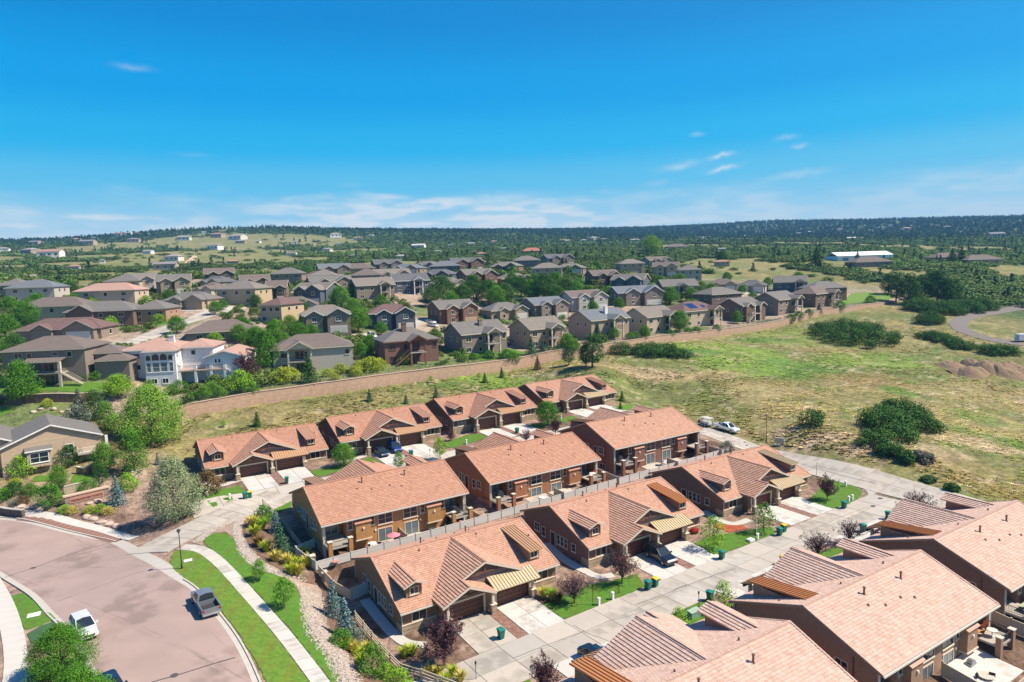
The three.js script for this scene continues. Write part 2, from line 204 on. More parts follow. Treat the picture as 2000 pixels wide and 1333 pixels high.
// ------------------------------------------------------------------ terrain sheet
const mixc = (a, b, t) => a.map((v, i) => v + (b[i] - v) * t);
const DRY = [0.33, 0.265, 0.12], DRY2 = [0.2, 0.18, 0.07], OLIVE = [0.135, 0.155, 0.04], GREEN = [0.09, 0.19, 0.025], BRIGHT = [0.18, 0.275, 0.04], DIRT = [0.46, 0.35, 0.25], GRAVEL = [0.34, 0.235, 0.19], MULCH = [0.17, 0.105, 0.075], OAK = [0.06, 0.1, 0.03], RUST = [0.27, 0.18, 0.075];
const blobs = (list) => list.map(([px, py, w, h, c, k]) => { const p = gp(px, py), l = gp(px - w / 2, py), n = gp(px, py + h / 2), f = gp(px, py - h / 2); return { x: p.x, z: p.z, rx: Math.abs(l.x - p.x) + 0.5, rz: Math.abs(n.z - f.z) / 2 + 0.5, c, k }; });
const patches = blobs([
  [1420, 690, 260, 50, BRIGHT, 0.9], [1600, 660, 300, 40, BRIGHT, 0.5], [1560, 722, 220, 34, GREEN, 0.8], [1430, 715, 180, 36, BRIGHT, 0.7], [1350, 690, 120, 16, GREEN, 0.8], [1480, 665, 130, 10, GREEN, 0.9], [1700, 705, 240, 30, BRIGHT, 0.75], [1800, 700, 200, 20, GREEN, 0.35], [1690, 745, 150, 36, RUST, 0.6], [1760, 765, 60, 20, GREEN, 0.8],
  [1300, 760, 200, 60, OLIVE, 0.75], [1400, 800, 140, 50, OLIVE, 0.7], [1350, 735, 200, 20, DRY, 0.9], [1480, 765, 160, 40, DRY, 0.85], [1560, 800, 160, 40, DRY, 0.8], [1260, 730, 120, 24, DIRT, 0.55], [1290, 712, 100, 12, OLIVE, 0.7],
  [1600, 860, 220, 20, DIRT, 0.75], [1680, 880, 140, 24, DIRT, 0.8], [1530, 845, 60, 16, DIRT, 0.8], [1880, 860, 120, 20, DIRT, 0.6], [1820, 880, 120, 30, DIRT, 0.45], [1950, 880, 100, 14, DIRT, 0.7], [1900, 930, 160, 70, RUST, 0.4], [1900, 820, 160, 60, DRY, 0.7], [1900, 770, 200, 40, DRY, 0.5], [1900, 815, 70, 26, GREEN, 0.6], [1720, 930, 260, 50, OLIVE, 0.5], [1600, 900, 160, 30, OLIVE, 0.5], [1920, 660, 120, 30, DRY, 0.6], [1800, 660, 160, 26, DRY, 0.5],
  [980, 745, 190, 22, BRIGHT, 0.9], [900, 755, 160, 14, GREEN, 0.5], [1080, 740, 120, 20, OLIVE, 0.6], [800, 790, 120, 26, GREEN, 0.5], [600, 820, 200, 30, DRY, 0.6], [760, 780, 120, 20, DRY, 0.5], [440, 830, 140, 20, OLIVE, 0.6], [480, 850, 90, 16, DRY, 0.7], [330, 860, 60, 26, OLIVE, 0.4]]);
function cover(x, z) {
  const r = Math.hypot(x, z), [u, v] = S2(x, z), n1 = fbm(x * 0.05, z * 0.05, 5), n2 = fbm(x * 0.17 + 30, z * 0.17, 4), n3 = fbm(x * 0.7, z * 0.7 + 11, 3);
  let c = mixc(mixc(DRY, DRY2, n2), OLIVE, ss(0.36, 0.6, n1 * 0.75 + n3 * 0.25) * 0.85);
  c = mixc(c, GREEN, ss(0.5, 0.68, n2 * 0.6 + n1 * 0.4) * 0.6);
  const behind = wallZ(x) - z;
  if (r < 520 && behind < 3) {
    for (const p of patches) { const d = ((x - p.x) / p.rx) ** 2 + ((z - p.z) / p.rz) ** 2; if (d < 2.4) c = mixc(c, p.c, p.k * ss(1.5, 0.35, d + (n2 - 0.5) * 1.5 + (n3 - 0.5) * 0.5)); }
    c = mixc(c, DIRT, ss(0.57, 0.7, n3 * 0.6 + n2 * 0.4) * 0.65); c = mixc(c, OLIVE, ss(0.42, 0.3, n3 * 0.65 + n1 * 0.35) * 0.6);
    const sm = siteMask(u, v);
    c = mixc(c, mixc(GRAVEL, MULCH, ss(0.45, 0.62, n2)), sm * ss(-144, -141, v));
    if (u < 12 && v > -150) c = mixc(c, mixc(GRAVEL, MULCH, ss(0.5, 0.62, n2) * 0.7), ss(12, 8, u) * ss(-150, -132, v) * (r < 200 ? 1 : 0));
  } else if (behind > 0 && r < 470 && x < 215) {
    const s = ss(470, 400, r) * ss(-260, -200, x), y = ss(0.47, 0.58, fbm(x * 0.035 + 3, z * 0.035 + 8, 3));
    c = mixc(c, mixc(mixc(GRAVEL, [0.42, 0.35, 0.28], n2), mixc(OLIVE, GREEN, n2), y * 0.85), s);
  }
  if (r > 330) { const w = woods(x, z); c = mixc(c, OAK, ss(0.53, 0.6, w) * 0.9 * ss(330, 420, r)); if (r > 480) c = mixc(c, [0.27, 0.25, 0.1], 0.35 * ss(0.55, 0.5, w)); }
  return c;
}
let terrain;
{
  const angs = []; for (let a = -180; a < -46; a += 4) angs.push(a); for (let a = -46; a <= 46; a += 0.2) angs.push(a); for (let a = 48; a <= 180; a += 4) angs.push(a); angs[angs.length - 1] = 180;
  const rs = []; for (let r = 6; r < 60; r *= 1.06) rs.push(r); for (let r = 60; r < 480; r *= 1.0085) rs.push(r); for (let r = 480; r < 9800; r *= 1.02) rs.push(r);
  const na = angs.length, nr = rs.length, pos = new Float32Array(na * nr * 3), col = new Float32Array(na * nr * 3), uv = new Float32Array(na * nr * 2), idx = [];
  for (let j = 0; j < nr; j++) for (let i = 0; i < na; i++) {
    const a = angs[i] * Math.PI / 180, x = Math.sin(a) * rs[j], z = -Math.cos(a) * rs[j], k = j * na + i, c = cover(x, z);
    pos.set([x, T(x, z), z], k * 3); col.set(c, k * 3); uv.set([x, z], k * 2);
    if (i && j) idx.push(k - na - 1, k - na, k, k - na - 1, k, k - 1);
  }
  const g = new THREE.BufferGeometry(); g.setAttribute('position', new THREE.BufferAttribute(pos, 3)); g.setAttribute('color', new THREE.BufferAttribute(col, 3)); g.setAttribute('uv', new THREE.BufferAttribute(uv, 2)); g.setIndex(idx); g.computeVertexNormals();
  terrain = struct(mesh('ground', g, std(C(1.12, 1.1, 1.05), { vertexColors: true, map: meadowT, roughness: 1, bumpMap: meadowT, bumpScale: 0.3 })));
}
// ------------------------------------------------------------------ draped sheets
const tess = new TessellateModifier(2.4, 7);
function drapeGeo(pts, off, edge = 0.0) {                            // pts: [x, z] outline
  const sh = new THREE.Shape(pts.map(([x, z]) => new THREE.Vector2(x, -z)));
  let g = new THREE.ShapeGeometry(sh); g = tess.modify(g); const p = g.attributes.position, uv = new Float32Array(p.count * 2);
  for (let i = 0; i < p.count; i++) { const x = p.getX(i), z = -p.getY(i); p.setXYZ(i, x, T(x, z) + off, z); uv[i * 2] = x; uv[i * 2 + 1] = z; }
  g.setAttribute('uv', new THREE.BufferAttribute(uv, 2)); 
  const parts = [g.toNonIndexed ? g : g];
  const sk = new MB(), n = pts.length;
  for (let i = 0; i < n; i++) { const a = pts[i], b = pts[(i + 1) % n], m = Math.max(1, Math.ceil(Math.hypot(a[0] - b[0], a[1] - b[1]) / 2.4)); for (let k = 0; k < m; k++) { const q = (t) => [a[0] + (b[0] - a[0]) * t, a[1] + (b[1] - a[1]) * t], s = q(k / m), e = q((k + 1) / m), ys = T(...s) + off, ye = T(...e) + off; sk.quad([s[0], ys - 0.3 - off, s[1]], [e[0], ye - 0.3 - off, e[1]], [e[0], ye, e[1]], [s[0], ys, s[1]]); } }
  const s = sk.geo(); s.deleteAttribute('color'); s.deleteAttribute('normal'); let t = g.index ? g.toNonIndexed() : g; t.deleteAttribute('normal'); for (const k of Object.keys(t.attributes)) if (!['position', 'uv'].includes(k)) t.deleteAttribute(k);
  const out = mergeGeometries([t, s]); out.computeVertexNormals(); return out;
}
const spl = (pts, n = 60, closed = false) => new THREE.CatmullRomCurve3(pts.map(([x, z]) => V3(x, 0, z)), closed, 'centripetal').getSpacedPoints(n).map((p) => [p.x, p.z]);
const pxs = (list) => list.map(([px, py]) => { const p = gp(px, py); return [p.x, p.z]; });
function ribbonGeo(line, w0, w1, off, lift = 0) {                     // between two offsets to the right of a line [x, z]
  const mb = new MB(), N = line.length, nrm = line.map((p, i) => { const a = line[Math.max(0, i - 1)], b = line[Math.min(N - 1, i + 1)], dx = b[0] - a[0], dz = b[1] - a[1], l = Math.hypot(dx, dz); return [-dz / l, dx / l]; });
  const at = (i, w, o) => { const x = line[i][0] + nrm[i][0] * w, z = line[i][1] + nrm[i][1] * w; return [x, T(x, z) + o, z]; };
  for (let i = 0; i < N - 1; i++) { mb.quad(at(i, w0, off), at(i, w1, off), at(i + 1, w1, off), at(i + 1, w0, off)); for (const w of [w0, w1]) mb.quad(at(i, w, off - 0.35), at(i + 1, w, off - 0.35), at(i + 1, w, off), at(i, w, off)); }
  return mb.geo();
}
// paving made of separate slabs with open joints
function slabs(parent, name, line, w0, w1, len, cols, off, mat, rnd0 = 0.08) {
  let acc = 0; const pts = [line[0]]; const L = line.slice(1).reduce((s, p, i) => s + Math.hypot(p[0] - line[i][0], p[1] - line[i][1]), 0), n = Math.max(1, Math.round(L / len));
  const cur = new THREE.CatmullRomCurve3(line.map(([x, z]) => V3(x, 0, z)), false, 'centripetal'), P = cur.getSpacedPoints(n * 2).map((p) => [p.x, p.z]);
  const N = P.length, nr = P.map((p, i) => { const a = P[Math.max(0, i - 1)], b = P[Math.min(N - 1, i + 1)], dx = b[0] - a[0], dz = b[1] - a[1], l = Math.hypot(dx, dz); return [-dz / l, dx / l, dx / l, dz / l]; });
  for (let i = 0; i < n; i++) for (let k = 0; k < cols; k++) {
    const mb = new MB(), a = w0 + (w1 - w0) * k / cols + 0.03, b = w0 + (w1 - w0) * (k + 1) / cols - 0.03;
    const at = (j, w, o, e) => { const q = nr[j], x = P[j][0] + q[0] * w + q[2] * e, z = P[j][1] + q[1] * w + q[3] * e; return [x, T(x, z) + o, z]; };
    const f = rr(1 - rnd0, 1 + rnd0 * 0.6), w = rr(-0.02, 0.02); mb.tint(f * (1 + w), f, f * (1 - w));
    const A = 2 * i, B = 2 * i + 1, D = 2 * i + 2, oo = [rr(0, 9), rr(0, 9)];
    for (const [s, e, es, ee] of [[A, B, 0.03, 0], [B, D, 0, -0.03]]) { for (let q = 0; q < 3; q++) { const a2 = a + (b - a) * q / 3, b2 = a + (b - a) * (q + 1) / 3; mb.quad(at(s, a2, off, es), at(s, b2, off, es), at(e, b2, off, ee), at(e, a2, off, ee), [oo[0] + a2, oo[1]]); } mb.quad(at(s, a, off - 0.2, es), at(e, a, off - 0.2, ee), at(e, a, off, ee), at(s, a, off, es)); mb.quad(at(e, b, off - 0.2, ee), at(s, b, off - 0.2, es), at(s, b, off, es), at(e, b, off, ee)); }
    mb.quad(at(A, b, off - 0.2, 0.03), at(A, a, off - 0.2, 0.03), at(A, a, off, 0.03), at(A, b, off, 0.03)); mb.quad(at(D, a, off - 0.2, -0.03), at(D, b, off - 0.2, -0.03), at(D, b, off, -0.03), at(D, a, off, -0.03));
    mb.build(name, mat, parent);
  }
}
// ------------------------------------------------------------------ building pieces
const wcache = new Map();
function winGeos(w, h, cols, rows, tw = 0.09) {
  const key = [w, h, cols, rows, tw].join();
  if (!wcache.has(key)) {
    const f = new MB(), p = [], a = w / 2, b = h / 2;
    f.box(-a, a, -b, -b + tw, -0.05, 0.07); f.box(-a, a, b - tw, b, -0.05, 0.07); f.box(-a, -a + tw, -b + tw, b - tw, -0.05, 0.068); f.box(a - tw, a, -b + tw, b - tw, -0.05, 0.068);
    f.box(-a - 0.06, a + 0.06, -b - 0.1, -b, -0.05, 0.12);
    const iw = (w - 2 * tw), ih = (h - 2 * tw);
    for (let i = 1; i < cols; i++) f.box(-a + tw + iw * i / cols - 0.035, -a + tw + iw * i / cols + 0.035, -b + tw, b - tw, -0.04, 0.05);
    for (let j = 1; j < rows; j++) f.box(-a + tw, a - tw, -b + tw + ih * j / rows - 0.025, -b + tw + ih * j / rows + 0.025, -0.04, 0.045);
    for (let i = 0; i < cols; i++) { const m = new MB(); m.quad([-a + tw + iw * i / cols, -b + tw, 0.012], [-a + tw + iw * (i + 1) / cols, -b + tw, 0.012], [-a + tw + iw * (i + 1) / cols, b - tw, 0.012], [-a + tw + iw * i / cols, b - tw, 0.012]); p.push(m.geo()); }
    wcache.set(key, [f.geo(), p]);
  }
  return wcache.get(key);
}
// a window on a wall face at (x, y, z) looking along turn
function addWin(parent, x, y, z, turn, w, h, cols = 1, rows = 1, mat = trimM, pane = glassM, tw = 0.09, name = 'window') {
  const [f, ps] = winGeos(w, h, cols, rows, tw), o = mesh(name, f, mat, parent); o.position.set(x, y, z); o.rotation.y = turn;
  for (const p of ps) mesh('pane', p, pane, o); return o;
}
// clip a convex polygon of [a, b] to another convex polygon
function clip(poly, by) {
  let area = 0; for (let i = 0; i < by.length; i++) { const p = by[i], q = by[(i + 1) % by.length]; area += p[0] * q[1] - q[0] * p[1]; }
  const sg = area > 0 ? 1 : -1;
  for (let i = 0; i < by.length && poly.length; i++) {
    const p = by[i], q = by[(i + 1) % by.length], side = (r) => sg * ((q[0] - p[0]) * (r[1] - p[1]) - (q[1] - p[1]) * (r[0] - p[0])), out = [];
    for (let k = 0; k < poly.length; k++) { const s = poly[k], e = poly[(k + 1) % poly.length], ds = side(s), de = side(e); if (ds >= 0) out.push(s); if ((ds > 0 && de < 0) || (ds < 0 && de > 0)) { const t = ds / (ds - de); out.push([s[0] + (e[0] - s[0]) * t, s[1] + (e[1] - s[1]) * t]); } }
    poly = out;
  }
  return poly;
}
// rows of overlapping tiles on a plane: O + A*a + B*b, N its normal, region a convex polygon in (a, b)
function tiles(mb, O, A, B, N, region, w = 0.42, e = 0.37, th = 0.06, pal) {
  const as = region.map((p) => p[0]), bs = region.map((p) => p[1]), a0 = Math.min(...as), a1 = Math.max(...as), b0 = Math.min(...bs), b1 = Math.max(...bs);
  const pt = (a, b, h) => [O[0] + A[0] * a + B[0] * b + N[0] * h, O[1] + A[1] * a + B[1] * b + N[1] * h, O[2] + A[2] * a + B[2] * b + N[2] * h];
  for (let r = 0; b0 + r * e < b1 - 0.02; r++) {
    const y0 = b0 + r * e, y1 = Math.min(b1, y0 + e), off = (r % 2) * w * 0.5;
    for (let a = a0 - w + off; a < a1; a += w) {
      const c = clip([[Math.max(a0, a), y0], [Math.min(a1, a + w - 0.012), y0], [Math.min(a1, a + w - 0.012), y1], [Math.max(a0, a), y1]], region); if (c.length < 3) continue;
      const t = pick(pal), k = rr(0.93, 1.07), lift = rr(0, 0.012); mb.tint(t[0] * k, t[1] * k, t[2] * k);
      const top = c.map(([p, q]) => pt(p, q, 0.012 + lift + th * (1 - (q - y0) / e)));
      for (let i = 1; i < top.length - 1; i++) mb.tri(top[0], top[i], top[i + 1], [c[0][0], c[0][1]], [c[i][0], c[i][1]], [c[i + 1][0], c[i + 1][1]]);
      const lo = c.filter((p) => Math.abs(p[1] - y0) < 1e-6); if (lo.length >= 2) { const s = lo[0], q = lo[lo.length - 1]; mb.quad(pt(s[0], y0, -0.01), pt(q[0], y0, -0.01), pt(q[0], y0, 0.012 + lift + th), pt(s[0], y0, 0.012 + lift + th)); }
    }
  }
}
const PALT = [[1, 1, 1], [1, 1, 1], [0.95, 0.91, 0.88], [1.04, 1.03, 1.0], [0.91, 0.85, 0.81], [1.07, 1.09, 1.09], [0.98, 0.93, 0.9], [1.01, 0.98, 0.94]];
// ridge, hip and rake caps
function caps(mb, a, b, w = 0.26) { const n = Math.max(1, Math.round(Math.hypot(a[0] - b[0], a[1] - b[1], a[2] - b[2]) / 0.42)); const q = (t, o) => [a[0] + (b[0] - a[0]) * t, a[1] + (b[1] - a[1]) * t + o, a[2] + (b[2] - a[2]) * t]; for (let i = 0; i < n; i++) { const k = rr(0.82, 1.0); mb.tint(k, k * 0.95, k * 0.92); mb.bar(q(i / n, 0.05), q((i + 1.04) / n, 0.07), w, 0.09); } }

// ------------------------------------------------------------------ the duplex: one model for all thirteen
const tileM = std(C(0.49, 0.285, 0.2), { vertexColors: true, roughness: 0.9 });
const tileWestM = std(C(0.46, 0.25, 0.168), { vertexColors: true, roughness: 0.9 });
const tileNearM = std(C(0.535, 0.375, 0.305), { vertexColors: true, roughness: 0.9 });
const fasciaM = std(C(0.32, 0.22, 0.14)), gutterM = std(C(0.6, 0.55, 0.48)), stoneT = noiseTex(256, 0.55, (u, v) => { const row = Math.floor(v * 9), a = u * 6 + (row % 2) * 0.5 + hash2(row, 7) * 0.4, t = Math.floor(a), f = a - t, g = v * 9 - row, k = 0.62 + 0.5 * hash2(t % 6, row); const j = f < 0.06 || g < 0.12 ? 0.55 : 1; return [k * j * 1.06, k * j * 0.95, k * j * 0.82]; });
const stoneM = std(C(0.42, 0.34, 0.26), { map: stoneT, bumpMap: stoneT, bumpScale: 0.03 }), garageM = std(C(0.13, 0.048, 0.03), { roughness: 0.6 }), timberM = std(C(0.12, 0.06, 0.04)), deckM = std(C(0.4, 0.36, 0.31)), sidingM = std(C(0.2, 0.155, 0.14));
const canopyYellow = std(C(0.56, 0.44, 0.27), { roughness: 0.5, metalness: 0.15, vertexColors: true }), canopyTan = std(C(0.52, 0.31, 0.17), { roughness: 0.5, metalness: 0.15, vertexColors: true }), canopyOrange = std(C(0.54, 0.22, 0.075), { roughness: 0.45, metalness: 0.15, vertexColors: true });
const HR = 6.1, HF = 2.75, ZF = 9.1, HB = 2.98, ZB_ = -8.1, LX = 11.1, WX = 10.7, LOW = -3.4;
const frontH = (z) => HR - (HR - HF) / ZF * z, rearH = (z) => HR - (HR - HB) / -ZB_ * -z;
function panelDoor(parent, x, y, z, w, h) {
  const d = new MB(), n = 4, t = h / n; for (let j = 0; j < n; j++) { d.box(x - w / 2, x + w / 2, y + t * j + 0.015, y + t * (j + 1) - 0.015, z - 0.06, z); for (let i = 0; i < 6; i++) d.box(x - w / 2 + w * (i + 0.12) / 6, x - w / 2 + w * (i + 0.88) / 6, y + t * j + 0.09, y + t * (j + 1) - 0.09, z, z + 0.025); }
  return d.build('garage_door', garageM, parent);
}
function makeDuplex() {
  setSeed(77);
  const t = base('duplex_house');
  const wallM = stucco(0.25, 0.14, 0.07); wallM.name = 'stucco';
  const w = new MB(), zf = 8.6, zr = -7.4, q = (x) => { const a = [[x, LOW, zr], [x, rearH(zr) - 0.2, zr], [x, HR - 0.2, 0], [x, frontH(zf) - 0.2, zf], [x, LOW, zf]]; return a; };
  // gable ends, then the fronts, garage block and rear
  for (const s of [-1, 1]) { const p = q(s * WX); w.poly(s > 0 ? p : [...p].reverse()); const i = q(s * (WX - 0.25)); w.poly(s > 0 ? [...i].reverse() : i); }
  w.box(-WX, -6.3, LOW, frontH(zf) - 0.22, zf - 0.2, zf); w.box(6.4, WX, LOW, frontH(zf) - 0.22, zf - 0.2, zf);
  w.box(-6.3, -5.35, LOW, 3.15, zf - 0.2, 9.7); w.box(5.95, 6.4, LOW, 2.95, zf - 0.2, 9.7);
  w.box(-0.72, 0.98, LOW, 2.9, 9.3, 9.7);                                                   // between the doors
  w.prism([[-5.35, 2.28], [-0.72, 2.28], [-0.72, 3.35], [-3.3, 4.5], [-5.35, 3.6]], 9.45, 9.7);
  w.box(0.98, 5.95, 2.28, 3.0, 9.45, 9.7);
  w.box(-5.35, -0.72, LOW, 0, 9.4, 9.68); w.box(0.98, 5.95, LOW, 0, 9.4, 9.68);
  w.build('wall', wallM, t);
  const sd = new MB(); sd.prism([[-5.8, 2.9], [5.9, 2.9], [6.2, 3.1], [0, 5.88], [-6.2, 3.1]], 8.62, 8.72); sd.build('gable_siding', sidingM, t);
  // rear wall, with recesses for the two decks
  const r = new MB(); r.box(-7.4, 7.4, LOW, rearH(zr) - 0.2, zr, zr + 0.2);
  for (const s of [-1, 1]) { r.box(s > 0 ? 7.4 : -WX, s > 0 ? WX : -7.4, LOW, 3.2, -5.2, -5.0); r.box(s * 7.4 - 0.1, s * 7.4 + 0.1, LOW, 3.3, zr, -5); }
  r.build('rear_wall', wallM, t);
  
  // stone bases
  for (const [x0, x1] of [[-WX - 0.05, -6.35], [6.45, WX + 0.05]]) { const st = new MB(); st.box(x0, x1, LOW, 0.95, zf, zf + 0.1); const xe = x0 < 0 ? [-WX - 0.1, -WX + 0.02] : [WX - 0.02, WX + 0.1]; st.box(...xe, LOW, 0.948, zf - 1.6, zf + 0.098); const so = st.build('stone_base', stoneM, t), cp = new MB(); cp.box(x0 - (x0 < 0 ? 0.09 : 0), x1 + (x0 > 0 ? 0.09 : 0), 0.95, 1.04, zf, zf + 0.15); cp.build('stone_cap', trimM, so); }
  for (const [x, zz] of [[-5.95, 10.75], [0.12, 10.6], [6.15, 10.2]]) { const p = new MB(); p.box(x - 0.33, x + 0.33, LOW, 1.2, zz - 0.33, zz + 0.33); const o = p.build('stone_pillar', stoneM, t); const c = new MB(); c.box(x - 0.4, x + 0.4, 1.2, 1.3, zz - 0.4, zz + 0.4); c.build('pillar_cap', trimM, o); const u = new MB(); u.box(x - 0.16, x + 0.16, 1.3, 2.85, zz - 0.16, zz + 0.16); u.build('pillar_shaft', trimM, o); }
  for (const x of [-3.03, 3.47]) { panelDoor(t, x, 0.02, 9.45, 4.7, 2.24); const f = new MB(); f.box(x - 2.6, x + 2.6, 2.26, 2.5, 9.7, 9.78); for (const s of [-1, 1]) f.box(x + s * 2.48 - 0.12, x + s * 2.48 + 0.12, 0, 2.26, 9.7, 9.775); f.build('garage_trim', trimM, t); }
  // roofs
  const roof = new MB(), y0 = 0.0;
  const pl = (a, b, c, d) => roof.sheet(a, b, c, d, 0.2);
  pl([-LX, HF, ZF], [LX, HF, ZF], [LX, HR, 0], [-LX, HR, 0]); pl([LX, HB, ZB_], [-LX, HB, ZB_], [-LX, HR, 0], [LX, HR, 0]);
  const cg = 0.446, cgh = (x) => 6.05 - cg * Math.abs(x);
  pl([-6.84, cgh(6.84), 8.0], [-6.84, cgh(6.84), 11.3], [-3.3, cgh(3.3), 11.3], [-3.3, cgh(3.3), 4]);
  pl([-3.3, cgh(3.3), 4], [-3.3, cgh(3.3), 9.24], [0, 6.05, 9.24], [0, 6.05, 0.3]); pl([6.84, cgh(6.84), 9.24], [6.84, cgh(6.84), 8.3], [0, 6.05, 0.3], [0, 6.05, 9.24]);
  pl([0.3, cgh(3.3) - 3.6 * cg, 11.3], [0.3, cgh(3.3) - 3.6 * cg, 8.7], [-3.3, cgh(3.3), 8.7], [-3.3, cgh(3.3), 11.3]);
  const R = roof.build('roof', fasciaM, t);
  const tl = new MB(), nf = Math.hypot(HR - HF, ZF), nb = Math.hypot(HR - HB, ZB_), ng = Math.hypot(1, cg);
  tiles(tl, [-LX, HF, ZF], [1, 0, 0], [0, (HR - HF) / nf, -ZF / nf], [0, ZF / nf, (HR - HF) / nf], [[0, 0], [2 * LX, 0], [2 * LX, nf], [0, nf]], 0.36, 0.34, 0.055, PALT);
  tiles(tl, [LX, HB, ZB_], [-1, 0, 0], [0, (HR - HB) / nb, -ZB_ / nb], [0, -ZB_ / nb, -(HR - HB) / nb], [[0, 0], [2 * LX, 0], [2 * LX, nb], [0, nb]], 0.36, 0.34, 0.055, PALT);
  const bl = (x) => (6.84 - Math.abs(x)) * ng;                       // distance up the cross gable slope
  const gl = { O: [-6.84, cgh(6.84), 0], A: [0, 0, 1], B: [1 / ng, cg / ng, 0], N: [-cg / ng, 1 / ng, 0] };
  tiles(tl, gl.O, gl.A, gl.B, gl.N, [[8.43, 0], [9.24, 0], [9.24, bl(0)], [0.14, bl(0)]], 0.36, 0.38, 0.085, PALT);
  tiles(tl, gl.O, gl.A, gl.B, gl.N, [[9.25, 0], [11.3, 0], [11.3, bl(3.3)], [9.25, bl(3.3)]], 0.36, 0.38, 0.085, PALT);
  tiles(tl, [6.84, cgh(6.84), 0], [0, 0, 1], [-1 / ng, cg / ng, 0], [cg / ng, 1 / ng, 0], [[8.43, 0], [9.24, 0], [9.24, bl(0)], [0.14, bl(0)]], 0.36, 0.38, 0.07, PALT);
  tiles(tl, [0.3, cgh(3.3) - 3.6 * cg, 0], [0, 0, 1], [-1 / ng, cg / ng, 0], [cg / ng, 1 / ng, 0], [[8.7, 0], [11.3, 0], [11.3, 3.6 * ng], [8.7, 3.6 * ng]], 0.36, 0.38, 0.07, PALT);
  caps(tl, [-LX, HR, 0], [LX, HR, 0], 0.3); caps(tl, [0, 6.05, 0.2], [0, 6.05, 9.24]); caps(tl, [-3.3, cgh(3.3), 8.9], [-3.3, cgh(3.3), 11.3]);
  for (const s of [-1, 1]) { caps(tl, [s * (LX - 0.08), HF, ZF], [s * (LX - 0.08), HR, 0], 0.2); caps(tl, [s * (LX - 0.08), HB, ZB_], [s * (LX - 0.08), HR, 0], 0.2); }
  tag(tl.build('roof_tiles', tileM, R), null, null, null, 'stuff');
  for (const [x0, x1, y, z0, z1] of [[-LX, LX, HB, ZB_ - 0.14, ZB_ - 0.01], [-LX, -6.9, HF, ZF + 0.01, ZF + 0.13], [6.9, LX, HF, ZF + 0.01, ZF + 0.13]]) { const gt = new MB(); gt.box(x0, x1, y - 0.2, y - 0.03, z0, z1); gt.build('gutter', gutterM, t); }
  for (const [x, z, y] of [[-WX - 0.06, zf + 0.06, HF - 0.15], [WX + 0.06, zf + 0.06, HF - 0.15], [WX + 0.06, zr - 0.1, HB - 0.2], [-WX - 0.06, zr - 0.1, HB - 0.2]]) { const d = new MB(); d.tube([x, LOW, z], [x, y, z], 0.06); d.build('downspout', gutterM, t); }
  // rake boards with timber brackets under the gables
  const rk = new MB(); for (const [x0, x1, z, xm] of [[-6.84, 0.3, 11.32, -3.3], [-6.84, 6.84, 9.26, 0]]) { rk.bar([x0, cgh(6.84) - 0.1, z], [xm, cgh(xm) - 0.1, z], 0.06, 0.24); rk.bar([x1, x1 > 1 ? cgh(6.84) - 0.1 : cgh(3.3) - 3.6 * cg - 0.1, z], [xm, cgh(xm) - 0.1, z], 0.06, 0.24); } rk.build('rake_board', trimM, t);
  const tb = new MB(); tb.bar([-5.2, 3.55, 10.95], [-1.4, 3.55, 10.95], 0.16, 0.2); tb.bar([-3.3, 3.55, 10.95], [-3.3, 4.35, 10.95], 0.16); tb.bar([-4.4, 3.55, 10.95], [-3.3, 4.25, 10.95], 0.12); tb.bar([-2.2, 3.55, 10.95], [-3.3, 4.25, 10.95], 0.12); tb.bar([-3.0, 4.65, 9.0], [3.0, 4.65, 9.0], 0.16, 0.2); tb.bar([0, 4.65, 9.0], [0, 5.8, 9.0], 0.16); tb.bar([-1.5, 4.65, 9.0], [0, 5.6, 9.0], 0.12); tb.bar([1.5, 4.65, 9.0], [0, 5.6, 9.0], 0.12); tb.build('gable_truss', timberM, t);
  // standing seam canopy over the right hand garage
  const cn = new MB(); cn.tint(1); cn.sheet([0.35, 2.86, 10.98], [6.84, 2.86, 10.98], [6.84, 3.75, 8.75], [0.35, 3.75, 8.75], 0.1); for (let i = 0; i <= 15; i++) { const x = 0.38 + 6.43 * i / 15, k = i % 2 ? 0.86 : 0.94; cn.tint(k); cn.bar([x, 2.9, 10.98], [x, 3.79, 8.75], 0.05, 0.08); } cn.build('canopy', canopyYellow, t);
  const cs = new MB(); cs.box(0.45, 6.75, 2.55, 2.78, 10.6, 10.8); cs.build('canopy_beam', timberM, t);
  // gabled dormer
  { const o = new MB(), x = -8.6; o.prism([[x - 1.0, 3.2], [x + 1.0, 3.2], [x + 1.0, 4.95], [x, 5.3], [x - 1.0, 4.95]], 3.4, 7.4); const D = o.build('dormer', wallM, t);
    const rf = new MB(), dr = 0.37; const ng2 = Math.hypot(1, dr); rf.sheet([x - 1.5, 4.94, 2.9], [x - 1.5, 4.94, 7.95], [x, 5.5, 7.95], [x, 5.5, 1.5], 0.12); rf.sheet([x + 1.5, 4.94, 7.95], [x + 1.5, 4.94, 2.9], [x, 5.5, 1.5], [x, 5.5, 7.95], 0.12);
    tiles(rf, [x - 1.5, 4.94, 0], [0, 0, 1], [1 / ng2, dr / ng2, 0], [-dr / ng2, 1 / ng2, 0], [[3.0, 0], [7.95, 0], [7.95, 1.6], [1.6, 1.6]], 0.36, 0.38, 0.085, PALT); tiles(rf, [x + 1.5, 4.94, 0], [0, 0, 1], [-1 / ng2, dr / ng2, 0], [dr / ng2, 1 / ng2, 0], [[3.0, 0], [7.95, 0], [7.95, 1.6], [1.6, 1.6]], 0.36, 0.38, 0.07, PALT); caps(rf, [x, 5.5, 1.6], [x, 5.5, 7.95], 0.24);
